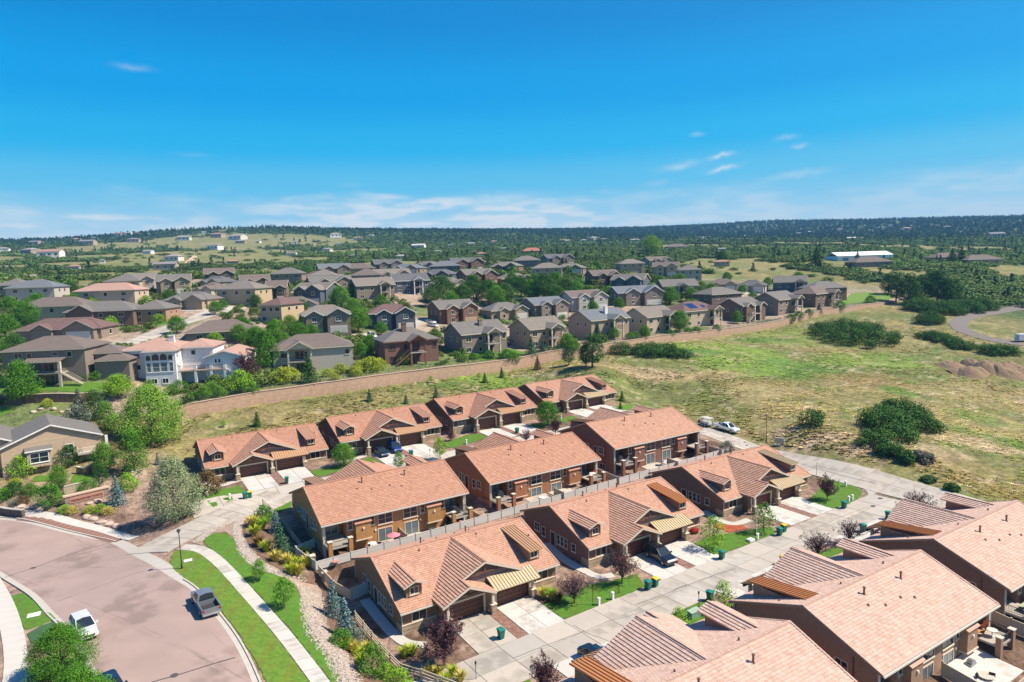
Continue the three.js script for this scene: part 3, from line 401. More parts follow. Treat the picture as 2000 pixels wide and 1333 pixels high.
    rf.build('dormer_roof', tileM, D); const tr = new MB(); tr.bar([x - 1.5, 4.9, 7.98], [x, 5.46, 7.98], 0.05, 0.16); tr.bar([x + 1.5, 4.9, 7.98], [x, 5.46, 7.98], 0.05, 0.16); tr.build('dormer_trim', trimM, D); const [fg, pg] = winGeos(1.15, 0.95, 2, 1); const wn = mesh('dormer_window', fg, trimM, D); wn.position.set(x, 4.2, 7.42); const pn = mesh('dormer_pane', mergeGeometries(pg), glassM, D); pn.position.set(x, 4.2, 7.425); }
  // shed dormer
  { const o = new MB(), x0 = 7.35, x1 = 9.0; o.prism([[x0, 3.2], [x1, 3.2], [x1, 4.85], [x0, 4.85]], 3.2, 7.5); const D = o.build('shed_dormer', wallM, t); const rf = new MB(); rf.tint(1); rf.sheet([x0 - 0.2, 4.95, 8.05], [x1 + 0.2, 4.95, 8.05], [x1 + 0.2, 5.82, 0.9], [x0 - 0.2, 5.82, 0.9], 0.1);
    for (let i = 0; i <= 5; i++) { const x = x0 - 0.17 + 1.99 * i / 5, k = i % 2 ? 0.72 : 0.9; rf.tint(k, k * 0.95, k * 0.9); rf.bar([x, 4.98, 8.05], [x, 5.85, 0.9], 0.06, 0.09); } rf.build('shed_roof', canopyTan, D); const [fg, pg] = winGeos(1.15, 0.9, 2, 1); const wn = mesh('dormer_window', fg, trimM, D); wn.position.set((x0 + x1) / 2, 4.3, 7.52); const pn = mesh('dormer_pane', mergeGeometries(pg), glassM, D); pn.position.set((x0 + x1) / 2, 4.3, 7.525); }
  // front windows, entry doors
  addWin(t, -8.6, 1.75, zf, 0, 1.9, 1.4, 2, 1); addWin(t, 8.6, 1.75, zf, 0, 1.9, 1.4, 2, 1);
  // gable end windows and doors, both ends
  for (const s of [-1, 1]) { const T_ = s * Math.PI / 2, X = s * WX; addWin(t, X, 1.5, 5.2, T_, 1.0, 1.2, 1, 2); for (const z of [1.6, 2.5, 3.4]) addWin(t, X, 1.5, z, T_, 0.75, 1.5, 1, 2); addWin(t, X, 1.45, -2.2, T_, 1.0, 1.5, 1, 2); const d = new MB(); d.box(-0.5, 0.5, -0.05, 2.15, -0.06, 0.04); const dm = d.build('side_door', darkM, t); dm.position.set(X, 0, 0.2); dm.rotation.y = T_; const f = new MB(); f.box(-0.62, -0.5, 0, 2.27, 0, 0.08); f.box(0.5, 0.62, 0, 2.27, 0, 0.08); f.box(-0.5, 0.5, 2.15, 2.27, 0, 0.078); const fm = f.build('door_frame', trimM, dm);
    addWin(t, X, -1.2, -4.2, T_, 1.6, 1.2, 2, 1); }
  // rear: upper windows, sliding doors, bump outs, decks
  const B = Math.PI, lowF = -1.62;
  for (const s of [-1, 1]) {
    addWin(t, s * 1.9, 1.75, zr, B, 2.2, 1.5, 2, 2); addWin(t, s * 3.8, 1.9, zr, B, 0.75, 1.3, 1, 2); addWin(t, s * 6.95, 1.9, zr, B, 0.75, 1.3, 1, 2);
    addWin(t, s * 2.0, -0.55, zr, B, 2.2, 2.05, 2, 1, trimM, glassPaleM, 0.12, 'sliding_door');
    const b = new MB(); b.box(s * 5.35 - 1.05, s * 5.35 + 1.05, -0.15, 2.25, zr - 0.75, zr); const bo = b.build('bump_out', wallM, t); const bb = new MB(); bb.box(s * 5.35 - 1.15, s * 5.35 + 1.15, -0.28, -0.15, zr - 0.85, zr); bb.build('bump_out_sill', trimM, bo); const br = new MB(); br.tint(0.95, 0.85, 0.8).sheet([s * 5.35 + 1.2, 2.2, zr - 0.9], [s * 5.35 - 1.2, 2.2, zr - 0.9], [s * 5.35 - 1.2, 2.6, zr], [s * 5.35 + 1.2, 2.6, zr], 0.1); br.build('bump_out_roof', tileM, bo); const la = new MB(); la.box(s * 5.35 - 0.09, s * 5.35 + 0.09, 1.25, 1.5, zr - 0.9, zr - 0.75); la.build('wall_lamp', whiteM, bo);
    const l2 = new MB(); l2.box(s * 3.4 - 0.08, s * 3.4 + 0.08, 0.25, 0.5, zr - 0.14, zr); l2.build('wall_lamp', whiteM, t);
    const dk = new MB(); dk.box(s > 0 ? 7.5 : -WX, s > 0 ? WX : -7.5, 0.0, 0.22, -9.7, -5.2); dk.build('deck', deckM, t);
    for (const x of [7.7, 10.45]) { const p = new MB(); p.box(s * x - 0.27, s * x + 0.27, LOW, 1.1, -9.85, -9.35); const po = p.build('deck_pillar', wallM, t); const c = new MB(); c.box(s * x - 0.33, s * x + 0.33, 1.1, 1.18, -9.92, -9.28); c.build('pillar_cap', trimM, po); }
    { const p = new MB(); p.box(s * 10.55 - 0.14, s * 10.55 + 0.14, LOW, 2.9, -7.5, -7.2); p.build('deck_post', trimM, t); }
    const rl = new MB(); rl.box(Math.min(s * 7.9, s * 10.2), Math.max(s * 7.9, s * 10.2), 1.0, 1.06, -9.66, -9.6); rl.box(Math.min(s * 7.9, s * 10.2), Math.max(s * 7.9, s * 10.2), 0.32, 0.36, -9.65, -9.61); for (let i = 0; i < 18; i++) { const x = s * (7.95 + i * 0.13); rl.box(x - 0.012, x + 0.012, 0.36, 1.0, -9.64, -9.615); } rl.box(s * 10.55 - 0.03, s * 10.55 + 0.03, 1.0, 1.06, -9.3, -7.5); rl.box(s * 10.55 - 0.02, s * 10.55 + 0.02, 0.32, 0.36, -9.3, -7.5); for (let i = 0; i < 12; i++) rl.box(s * 10.55 - 0.012, s * 10.55 + 0.012, 0.36, 1.0, -9.25 + i * 0.145, -9.22 + i * 0.145); rl.build('railing', darkM, t);
    addWin(t, s * 9.0, 1.35, -5.2, B, 2.0, 2.1, 2, 1, trimM, glassPaleM, 0.1, 'sliding_door'); addWin(t, s * 9.0, -0.6, -5.2, B, 2.0, 2.0, 2, 1, trimM, glassM, 0.1, 'sliding_door');
    addWin(t, s * WX, 1.7, -3.9, s * Math.PI / 2, 1.4, 1.3, 2, 2); 
  }
  // roof pipes
  for (const [x, z, h, r] of [[-3.6, -1.7, 0.75, 0.1], [3.0, -1.5, 0.75, 0.1], [-2.2, -3.9, 0.22, 0.09], [-0.6, -3.3, 0.22, 0.09], [2.2, -3.3, 0.22, 0.09], [4.1, -2.6, 0.22, 0.09], [-5, 1.0, 0.35, 0.08], [3.4, 0.8, 0.3, 0.08], [-9.6, 5.0, 0.25, 0.08], [10.1, 3.4, 0.25, 0.08]]) { const y = z < 0 ? rearH(z) : frontH(z), p = new MB(); p.tube([x, y - 0.1, z], [x, y + h, z], r, r, 7); p.tube([x, y + 0.0, z], [x, y + 0.12, z], r * 1.9, r * 1.3, 7); if (h > 0.5) p.tube([x, y + h, z], [x, y + h + 0.1, z], r * 1.6, r * 1.6, 7); p.build('roof_vent', std(C(0.18, 0.1, 0.075)), t); }
  return t;
}
const duplex0 = makeDuplex(); duplex0.name = 'duplex_house';
let duplexN = 0;
function recolour(o, wall, opt = {}) {
  const wm = stucco(...wall);
  o.traverse((m) => { if (!m.isMesh) return; if (m.material.name === 'stucco') m.material = wm; if (m.material === tileM && opt.tile) m.material = opt.tile; if (m.name === 'canopy' && opt.canopy) m.material = opt.canopy; if (m.name === 'shed_roof' && opt.shed) m.material = opt.shed; });
}
function placeDuplex(u, v, y, front, s, wall, label, opt, group) {
  const [x, z] = W2(u, v), turn = ROW + (front ? 0 : Math.PI), o = duplexN++ ? duplex0.clone() : duplex0;
  if (o !== duplex0) { o.name = numbered('duplex_house'); o.userData = {}; scene.add(o); }
  o.position.set(x, y, z); o.rotation.y = turn; o.scale.setScalar(s); tag(o, label, 'house', group); o.userData.wall = undefined; delete o.userData.wall;
  pend.push(() => recolour(o, wall, opt)); return o;
}
const pend = [];
const FA = 'tile roofed duplexes facing the near street', FB = 'tile roofed duplexes seen from their two storey backs', FR = 'tile roofed duplexes of the rear row', FG = 'tile roofed duplexes in the lower right corner';
const sc = (u, v, y, s) => [u * s, v * s, CAMY + (y - CAMY) * s];
const D_ = {};
D_.A = placeDuplex(37.32, -77.44, 0, true, 1, [0.3, 0.175, 0.095], 'nearest brown duplex facing the street, by the split rail fence', { canopy: canopyYellow, shed: canopyTan }, FA);
D_.C = placeDuplex(64.67, -77.85, 0.45, true, 1, [0.25, 0.13, 0.085], 'red brown duplex with orange shed dormer, dark car in its drive', { canopy: canopyYellow, shed: canopyOrange }, FA);
D_.E = placeDuplex(92.64, -78.82, 0.83, true, 1, [0.23, 0.14, 0.085], 'brown duplex with yellow shed dormer at the end beside the cross street', { canopy: canopyYellow, shed: canopyYellow }, FA);
D_.B = placeDuplex(...sc(33.87, -94.57, 5.1, 1.03), false, 1.03, [0.46, 0.24, 0.085], 'ochre duplex seen from behind, balconies above a white vinyl fence', { tile: tileWestM }, FB);
D_.D = placeDuplex(...sc(60.6, -96.2, 4.99, 1.03), false, 1.03, [0.38, 0.165, 0.075], 'orange brown duplex seen from behind, middle of the three back facades', { tile: tileWestM }, FB);
D_.F = placeDuplex(...sc(86.26, -96.58, 6.07, 1.03), false, 1.03, [0.26, 0.12, 0.08], 'dark red brown duplex seen from behind, near the parked white pickup', { tile: tileM }, FB);
D_.R1 = placeDuplex(25.03, -136.96, 4.63, true, 1, [0.2, 0.115, 0.06], 'leftmost duplex of the rear row, beside the silvery green tree', { canopy: canopyTan, shed: tileWestM, tile: tileWestM }, FR);
D_.R2 = placeDuplex(49.56, -136.79, 5.42, true, 1, [0.19, 0.1, 0.055], 'duplex of the rear row with two blue cars in the drive', { canopy: canopyTan, shed: tileWestM, tile: tileWestM }, FR);
D_.R3 = placeDuplex(74.64, -137.5, 5.97, true, 1, [0.2, 0.105, 0.06], 'third duplex of the rear row, round green tree at its right', { canopy: canopyTan, shed: tileWestM, tile: tileWestM }, FR);
D_.R4 = placeDuplex(100.74, -139.6, 5.93, true, 1, [0.22, 0.12, 0.065], 'rightmost duplex of the rear row, against the dry meadow', { canopy: canopyYellow, shed: tileWestM, tile: tileM }, FR);
D_.G1 = placeDuplex(42.6, -38.0, 0.75, false, 1, [0.34, 0.2, 0.125], 'nearest tile roof cut off by the bottom edge of the view', { tile: tileNearM, shed: canopyOrange, canopy: canopyTan }, FG);
D_.G2 = placeDuplex(68.02, -38.92, 0.92, false, 1, [0.38, 0.23, 0.145], 'pale roofed duplex in the lower right, its whole back slope in view', { tile: tileNearM, shed: canopyOrange, canopy: canopyTan }, FG);
D_.G3 = placeDuplex(93.7, -39.29, 1.28, false, 1, [0.32, 0.18, 0.12], 'pale roofed duplex at the right edge, cut off by the frame', { tile: tileNearM, shed: canopyOrange, canopy: canopyTan }, FG);
for (const f of pend) f();
for (const k in D_) D_[k].traverse((m) => { if (m.isMesh) m.userData = { ...m.userData }; });
// ------------------------------------------------------------------ roads, kerbs, drives, lawns
const asphaltM = std(C(0.375, 0.275, 0.24), { map: rep(concT, 0.06), roughness: 0.95, bumpMap: grainT, bumpScale: 0.006 });
const concreteM = std(C(0.5, 0.45, 0.385), { map: rep(concT, 0.07), vertexColors: true, roughness: 0.92 });
const driveM = std(C(0.63, 0.595, 0.545), { map: rep(concT, 0.11), vertexColors: true, roughness: 0.9 });
const walkM = std(C(0.56, 0.525, 0.47), { map: rep(concT, 0.11), vertexColors: true, roughness: 0.9 });
const kerbM = std(C(0.52, 0.48, 0.42), { map: rep(patchT, 0.4), vertexColors: true });
const paverM = std(C(0.3, 0.175, 0.15), { map: rep(stoneT, 0.5), roughness: 0.95, vertexColors: true });
const lawnM = std(C(0.088, 0.215, 0.014), { map: rep(grassT, 0.35), roughness: 1, bumpMap: grassT, bumpScale: 0.05 });
const lawnDryM = std(C(0.125, 0.23, 0.02), { map: rep(grassT, 0.3), roughness: 1, bumpMap: grassT, bumpScale: 0.05 });
const mulchM = std(C(0.19, 0.115, 0.08), { map: rep(meadowT, 0.22), roughness: 1, bumpMap: grainT, bumpScale: 0.05 });
const redMulchM = std(C(0.42, 0.1, 0.035), { map: rep(meadowT, 0.22), roughness: 1, bumpMap: grainT, bumpScale: 0.05 });
const gravelM = std(C(0.4, 0.285, 0.235), { map: rep(meadowT, 0.3), roughness: 1, bumpMap: grainT, bumpScale: 0.04 });
const tarM = std(C(0.06, 0.05, 0.05), { roughness: 0.7 });
const drape = (name, pts, off, mat) => { const m = struct(mesh(name, drapeGeo(pts, off), mat)); return m; };
setSeed(5);
// the pinkish main road sweeping through the lower left
const roadFar = pxs([[-260, 985], [-100, 1000], [0, 1016], [84, 1031], [168, 1051], [213, 1061], [269, 1091], [333, 1128], [372, 1153], [420, 1206], [459, 1262], [492, 1333], [530, 1460]]);
const roadNear = pxs([[-200, 1080], [-60, 1092], [0, 1117], [17, 1128], [70, 1161], [106, 1198], [131, 1222], [160, 1262], [182, 1300], [200, 1340], [235, 1460]]);
const farL = spl(roadFar, 70), nearL = spl(roadNear, 60);
drape('road', [...farL, ...[...nearL].reverse()], 0.05, asphaltM);
{ // gutters and kerbs along both sides, left out where the entry street meets the road
  const cut = farL.map(([x, z], i) => { const d = V3(x, T(x, z) - CAMY, z).applyQuaternion(VIEWQ.clone().invert()), px = 1000 + FPX * d.x / -d.z; return px; });
  const i0 = cut.findIndex((p) => p > 222), i1 = cut.findIndex((p) => p > 345);
  const gut = struct(mesh('gutter_apron', ribbonGeo(farL.slice(i0 - 1, i1 + 2), -1.5, 0.05, 0.056), kerbM));
  for (const [seg, s] of [[farL.slice(0, i0), -1], [farL.slice(i1), -1], [nearL, 1]]) { struct(mesh('gutter', ribbonGeo(seg, s > 0 ? 0 : -0.55, s > 0 ? 0.55 : 0.0, 0.054), kerbM)); struct(mesh('kerb', ribbonGeo(seg, s > 0 ? 0.55 : -0.75, s > 0 ? 0.75 : -0.55, 0.17), kerbM)); }
  const seam = (list, w = 0.13) => struct(mesh('tar_seam', ribbonGeo(spl(pxs(list), 24), -w / 2, w / 2, 0.058), tarM));
  seam([[2, 1132], [30, 1122], [64, 1111], [140, 1083], [212, 1062]]); seam([[112, 1176], [185, 1150], [252, 1125], [294, 1114]], 0.05); seam([[296, 1334], [350, 1319], [459, 1286]]);
  for (const [px, py] of [[64, 1111], [340, 1321]]) { const p = gp(px, py), m = new MB(); m.tube([0, -0.02, 0], [0, 0.016, 0], 0.36, 0.36, 18); const o = m.build('manhole_cover', std(C(0.09, 0.075, 0.07), { roughness: 0.6 })); o.position.set(p.x, p.y + 0.055, p.z); tag(o, px < 100 ? 'iron manhole cover on the far bend of the pink road' : 'iron manhole cover on the pink road at the bottom edge', 'manhole cover'); }
}
const entry = struct(base('entry_street')); slabs(entry, 'slab', pxs([[283, 1082], [318, 1062], [360, 1041], [430, 1010], [500, 985], [548, 966]]), -3.2, 3.7, 2.4, 2, 0.12, concreteM);
const rowSt = struct(base('rear_street')); slabs(rowSt, 'slab', [10, 30, 50, 70, 90, 111].map((u) => W2(u, -114.6)), -3.5, 3.5, 4.5, 2, 0.09, concreteM);
const front = struct(base('front_street')); slabs(front, 'slab', [8, 20, 40, 60, 80, 100, 109].map((u) => W2(u, -56.8 - (u - 37) * 0.021)), -3.6, 3.6, 4.4, 2, 0.06, concreteM, 0.1);
const cross = struct(base('cross_street')); slabs(cross, 'slab', [-20, -35, -55, -75, -95, -112, -121].map((v) => W2(113.5, v)), -3.7, 3.7, 4.6, 2, 0.1, concreteM, 0.06);
// corner radii of the junction
{ const arc = (u, v, r, a0, a1) => { const p = []; for (let i = 0; i <= 8; i++) { const a = a0 + (a1 - a0) * i / 8; p.push(W2(u + r * Math.cos(a), v + r * Math.sin(a))); } return p; }; const P = Math.PI; drape('street_corner', [W2(110, -61.5), ...arc(106.5, -65.2, 3.6, P / 2, 0), W2(110.1, -65.2)], 0.06, kerbM); drape('street_corner', [W2(110, -54), ...arc(106.5, -50.4, 3.6, -P / 2, 0)], 0.05, kerbM); }
for (const [l, w, o] of [[[[1316, 1153], [1350, 1142], [1380, 1130], [1437, 1112]], 0.16, 0.068], [[[1240, 1182], [1300, 1162], [1342, 1143]], 0.12, 0.068], [[[1120, 1222], [1150, 1240], [1180, 1250], [1216, 1272]], 0.1, 0.068], [[[1000, 1288], [1080, 1257], [1140, 1235]], 0.12, 0.068], [[[1180, 1218], [1260, 1195], [1300, 1180]], 0.08, 0.068], [[[1536, 900], [1600, 918], [1660, 934], [1712, 946]], 0.14, 0.108], [[[1430, 862], [1480, 880], [1530, 897]], 0.1, 0.108], [[[1560, 1050], [1640, 1012], [1700, 990]], 0.08, 0.068]]) struct(mesh('crack_seal', ribbonGeo(spl(pxs(l), 30).map(([x, z]) => [x + rr(-0.06, 0.06), z + rr(-0.06, 0.06)]), -w / 2, w / 2, o), std(C(0.2, 0.18, 0.16))));
for (const [px, py] of [[1720, 975], [1458, 871], [1706, 990]]) { const p = gp(px, py), m = new MB(); m.tube([0, -0.02, 0], [0, 0.016, 0], 0.34, 0.34, 16); const o = m.build('manhole_cover', std(C(0.1, 0.09, 0.085), { roughness: 0.6 })); o.position.set(p.x, p.y + 0.115, p.z); tag(o, px === 1720 ? 'iron cover in the concrete at the street junction, the upper one' : px === 1706 ? 'iron cover in the concrete at the street junction, the lower one' : 'iron cover in the cross street near the white pickup', 'manhole cover'); }
drape('dirt_path', pxs([[360, 515], [372, 513], [385, 503], [380, 497], [374, 503]]), 0.5, std(C(0.55, 0.4, 0.28)));
// drives, paver strips
function drives(k, zEnd, s = 1) {
  const o = D_[k], A = (x, z) => { const p = V3(x, 0, z).applyMatrix4(new THREE.Matrix4().makeRotationY(o.rotation.y)).multiplyScalar(s).add(o.position); return [p.x, p.z]; };
  const g = struct(base('driveway')); g.userData.kind = 'structure';
  slabs(g, 'slab', [A(-3.0, 9.5), A(-3.0, zEnd)], -2.5 * s, 2.5 * s, 3.4, 2, 0.07, k === 'A' ? concreteM : driveM, 0.05); slabs(g, 'slab', [A(3.5, 9.5), A(3.5, zEnd)], -2.5 * s, 2.5 * s, 3.4, 2, 0.07, driveM, 0.04);
  drape('paver_strip', [A(-0.45, 9.8), A(0.95, 9.8), A(0.95, zEnd), A(-0.45, zEnd)], 0.05, paverM);
}
for (const k of ['A', 'C', 'E']) drives(k, 17.1); for (const k of ['R1', 'R2', 'R3', 'R4']) drives(k, 18.6); for (const k of ['B', 'D', 'F']) drives(k, k === 'B' ? 13.2 : 11.0, 1.03); for (const k of ['G1', 'G2', 'G3']) drives(k, 15.6);
// lawns by their outlines
const ragged = (pts) => { const o = []; pts.forEach((a, i) => { const b = pts[(i + 1) % pts.length], n = Math.max(1, Math.round(Math.hypot(b[0] - a[0], b[1] - a[1]) / 0.55)); for (let k = 0; k < n; k++) o.push([a[0] + (b[0] - a[0]) * k / n + (k ? rr(-0.09, 0.09) : 0), a[1] + (b[1] - a[1]) * k / n + (k ? rr(-0.09, 0.09) : 0)]); }); return o; };
const lawn = (list, mat = lawnM, off = 0.075) => drape('lawn', list[0][1] > 760 ? ragged(pxs(list)) : pxs(list), off, mat);
lawn([[331, 1097], [339, 1113], [358, 1129], [392, 1154], [436, 1199], [470, 1244], [500, 1294], [521, 1334], [560, 1420], [660, 1420], [603, 1333], [550, 1262], [500, 1198], [462, 1153], [436, 1125], [406, 1094], [385, 1081], [365, 1075], [340, 1078]], lawnDryM);
lawn([[397, 1056], [402, 1049], [414, 1044], [439, 1042], [453, 1052], [470, 1083], [500, 1107], [520, 1121], [556, 1128], [575, 1142], [587, 1172], [595, 1203], [603, 1231], [620, 1254], [645, 1287], [665, 1333], [700, 1420], [690, 1420], [646, 1333], [570, 1234], [501, 1158], [462, 1120], [430, 1088], [404, 1068]]);
const walk = struct(base('pavement')); slabs(walk, 'slab', spl(pxs([[354, 1070], [390, 1074], [418, 1091], [450, 1122], [482, 1158], [501, 1179], [560, 1248], [625, 1333], [680, 1410]]), 40), -0.85, 0.85, 2.1, 1, 0.085, walkM, 0.06);
drape('river_rock_bed', pxs([[372, 1060], [384, 1052], [420, 1030], [470, 1005], [505, 1000], [470, 1018], [462, 1040], [476, 1068], [504, 1096], [522, 1102], [560, 1122], [590, 1138], [620, 1145], [628, 1156], [626, 1203], [634, 1229], [657, 1254], [679, 1285], [694, 1333], [730, 1410], [705, 1412], [667, 1333], [648, 1287], [624, 1254], [607, 1231], [598, 1203], [590, 1172], [578, 1141], [556, 1126], [520, 1119], [500, 1105], [472, 1082], [455, 1050], [440, 1040], [412, 1042], [398, 1052], [394, 1066]]), 0.055, gravelM);
drape('mulch_bed', pxs([[520, 1000], [545, 1003], [570, 1052], [606, 1100], [640, 1130], [690, 1205], [780, 1312], [800, 1333], [840, 1400], [730, 1400], [696, 1333], [681, 1285], [659, 1254], [636, 1229], [628, 1203], [630, 1156], [622, 1144], [592, 1137], [562, 1121], [524, 1101], [506, 1095], [478, 1067], [465, 1040], [473, 1020], [500, 1003]]), 0.045, mulchM);
lawn([[1061, 1182], [1101, 1211], [1180, 1180], [1262, 1147], [1243, 1122], [1190, 1137], [1150, 1142], [1115, 1160]]);
lawn([[1356, 1062], [1397, 1087], [1455, 1067], [1517, 1042], [1507, 1030], [1460, 1037], [1424, 1043], [1394, 1046]]);
lawn([[1574, 978], [1627, 995], [1658, 986], [1679, 972], [1685, 963], [1668, 947], [1643, 940], [1612, 936], [1594, 965]]);
drape('red_mulch_bed', pxs([[1392, 1028], [1424, 1041], [1460, 1034], [1447, 1024], [1410, 1018]]), 0.07, redMulchM);
lawn([[396, 975], [416, 992], [478, 975], [483, 965], [468, 949], [434, 956]]); lawn([[604, 922], [620, 933], [687, 914], [690, 903], [640, 914]]); lawn([[707, 901], [738, 908], [742, 902], [720, 893]]);
lawn([[865, 870], [880, 876], [925, 864], [950, 855], [938, 848], [912, 850], [880, 862]]); lawn([[1037, 830], [1047, 838], [1075, 830], [1134, 820], [1116, 813], [1093, 820], [1055, 827]]); lawn([[1195, 797], [1218, 803], [1243, 799], [1234, 790]]); lawn([[528, 992], [545, 1000], [569, 993], [569, 980]]);
for (const [u, v, w, d] of [[55.5, -51.5, 9, 4], [81, -51, 9, 4], [30, -51, 7, 4], [104, -51, 4, 4.4]]) drape('lawn', [W2(u - w / 2, v - d / 2), W2(u + w / 2, v - d / 2), W2(u + w / 2 - 1, v + d / 2), W2(u - w / 2 + 1, v + d / 2)], 0.07, lawnM);
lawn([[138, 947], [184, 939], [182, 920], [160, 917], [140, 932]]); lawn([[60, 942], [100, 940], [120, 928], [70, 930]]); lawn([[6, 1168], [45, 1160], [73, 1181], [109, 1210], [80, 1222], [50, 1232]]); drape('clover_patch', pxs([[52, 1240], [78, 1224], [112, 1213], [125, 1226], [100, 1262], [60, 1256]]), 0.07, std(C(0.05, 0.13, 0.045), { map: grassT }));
lawn([[-80, 764], [-80, 778], [0, 769], [150, 767], [208, 765], [262, 752], [218, 748], [100, 757]]); lawn([[-60, 800], [-60, 830], [22, 806], [30, 796]]);
// walkways beside the houses, the garden pavement on the far side of the road
const strip = (name, list, w, mat, off = 0.075) => struct(mesh(name, ribbonGeo(spl(pxs(list), 22), -w / 2, w / 2, off), mat));
for (const l of [[[712, 1172], [738, 1205], [774, 1244], [797, 1258], [830, 1262]], [[1066, 1062], [1100, 1092], [1142, 1116], [1172, 1128], [1198, 1124]], [[1374, 999], [1404, 1017], [1434, 1024], [1464, 1016]], [[396, 945], [420, 950], [450, 944], [468, 938]], [[650, 905], [690, 898], [720, 888]]]) strip('walkway', l, 1.3, walkM);
strip('garden_pavement', [[-100, 985], [0, 997], [60, 1005], [130, 1018], [200, 1036], [262, 1053]], 1.6, walkM, 0.09); strip('paver_verge', [[40, 1012], [110, 1025], [180, 1044], [226, 1058]], 1.6, paverM, 0.08); strip('garden_pavement', [[-20, 1130], [6, 1180], [22, 1230], [30, 1280], [28, 1333], [10, 1420]], 1.9, walkM, 0.09);
// houses' drives and the streets of the quarter behind
const qStreet = struct(base('back_street')); slabs(qStreet, 'slab', pxs([[150, 690], [260, 668], [330, 640], [400, 618], [470, 600]]), -3.2, 3.2, 9, 1, 0.09, concreteM, 0.05);
for (const [l, w] of [[[[700, 652], [725, 660], [742, 668]], 6], [[[780, 640], [830, 628], [860, 625]], 6], [[[330, 604], [400, 604], [440, 598]], 8], [[[1300, 570], [1420, 574], [1500, 569]], 7], [[[380, 622], [420, 606]], 6]]) strip('back_drive', l, w, concreteM, 0.1);
lawn([[1640, 596], [1705, 592], [1752, 580], [1738, 574], [1690, 571], [1664, 573]], std(C(0.13, 0.25, 0.02), { map: grassT }), 0.1);
lawn([[880, 690], [945, 706], [1000, 700], [1030, 690], [1000, 682], [930, 690]]); lawn([[1130, 678], [1160, 682], [1200, 668], [1180, 664]]); lawn([[1565, 605], [1600, 600], [1630, 596], [1600, 592]]); drape('turf_court', pxs([[1462, 636], [1500, 641], [1538, 629], [1500, 625]]), 0.1, std(C(0.06, 0.12, 0.05), { map: grassT }));
lawn([[255, 642], [300, 640], [360, 624], [330, 620]]); 
// dirt loop in the meadow
struct(mesh('dirt_track', ribbonGeo(spl(pxs([[2030, 598], [1985, 603], [1930, 612], [1886, 622], [1872, 634], [1886, 648], [1930, 662], [1980, 670], [2040, 676]]), 50), -3.2, 3.2, 0.12), std(C(0.2, 0.17, 0.155), { map: rep(patchT, 0.15), vertexColors: true, roughness: 1 })));
drape('dirt_yard', pxs([[1960, 590], [2060, 584], [2060, 612], [1990, 606]]), 0.12, std(C(0.2, 0.17, 0.155), { map: rep(patchT, 0.15), roughness: 1 }));

// ------------------------------------------------------------------ the long retaining wall with its fence
{
  const bl = noiseTex(256, 0.4, (u, v) => { const row = Math.floor(v * 8), a = u * 6 + (row % 2) * 0.5, t = Math.floor(a) % 6, f = a - Math.floor(a), g = v * 8 - row; return (0.86 + 0.2 * (hash2(t, row) - 0.5)) * (f < 0.05 || g < 0.1 ? 0.8 : 1); });
  const m = new MB(), cap = new MB(), L = []; for (let x = -80; x <= 197; x += 2) L.push([x, wallZ(x)]);
  for (let i = 0; i < L.length - 1; i++) { const [a, za] = L[i], [b, zb] = L[i + 1], ga = land(a, za), gb = land(b, zb), ha = Math.max(0.15, wallH(a) + 0.35), hb = Math.max(0.15, wallH(b) + 0.35); m.quad([a, ga - 1, za + 0.2], [b, gb - 1, zb + 0.2], [b, gb + hb, zb - 0.15], [a, ga + ha, za - 0.15], [a, 0]); m.quad([a, ga + ha, za - 0.15], [b, gb + hb, zb - 0.15], [b, gb + hb, zb - 2.4], [a, ga + ha, za - 2.4]); cap.sheet([a, ga + ha + 0.12, za + 0.0], [b, gb + hb + 0.12, zb + 0.0], [b, gb + hb + 0.12, zb - 0.45], [a, ga + ha + 0.12, za - 0.45], 0.12); }
  const o = base('retaining_wall'); m.build('blockwork', std(C(0.55, 0.36, 0.25), { map: bl, bumpMap: bl, bumpScale: 0.03, roughness: 0.95 }), o); cap.build('coping', std(C(0.6, 0.45, 0.36)), o); tag(o, 'long tan block retaining wall between the meadow and the hillside houses', 'retaining wall');
  const f = base('iron_fence'); tag(f, 'dark green wire fence along the top of the retaining wall', 'fence'); const fm = std(C(0.05, 0.09, 0.075), { roughness: 0.6 });
  for (let x = -78; x < 190; x += 2.6) { const z = wallZ(x) - 0.7, y = land(x, z) + wallH(x) + 0.3, x2 = Math.min(190, x + 2.6), z2 = wallZ(x2) - 0.7, y2 = land(x2, z2) + wallH(x2) + 0.3, p = new MB(); p.bar([x, y, z], [x, y + 1.35, z], 0.08); p.build('post', fm, f); const r = new MB(); for (const h of [0.15, 1.2]) r.bar([x, y + h, z], [x2, y2 + h, z2], 0.045); for (let k = 1; k < 14; k++) { const t = k / 14; r.bar([x + (x2 - x) * t, y + (y2 - y) * t + 0.15, z + (z2 - z) * t], [x + (x2 - x) * t, y + (y2 - y) * t + 1.2, z + (z2 - z) * t], 0.025); } r.build('panel', fm, f); }
}
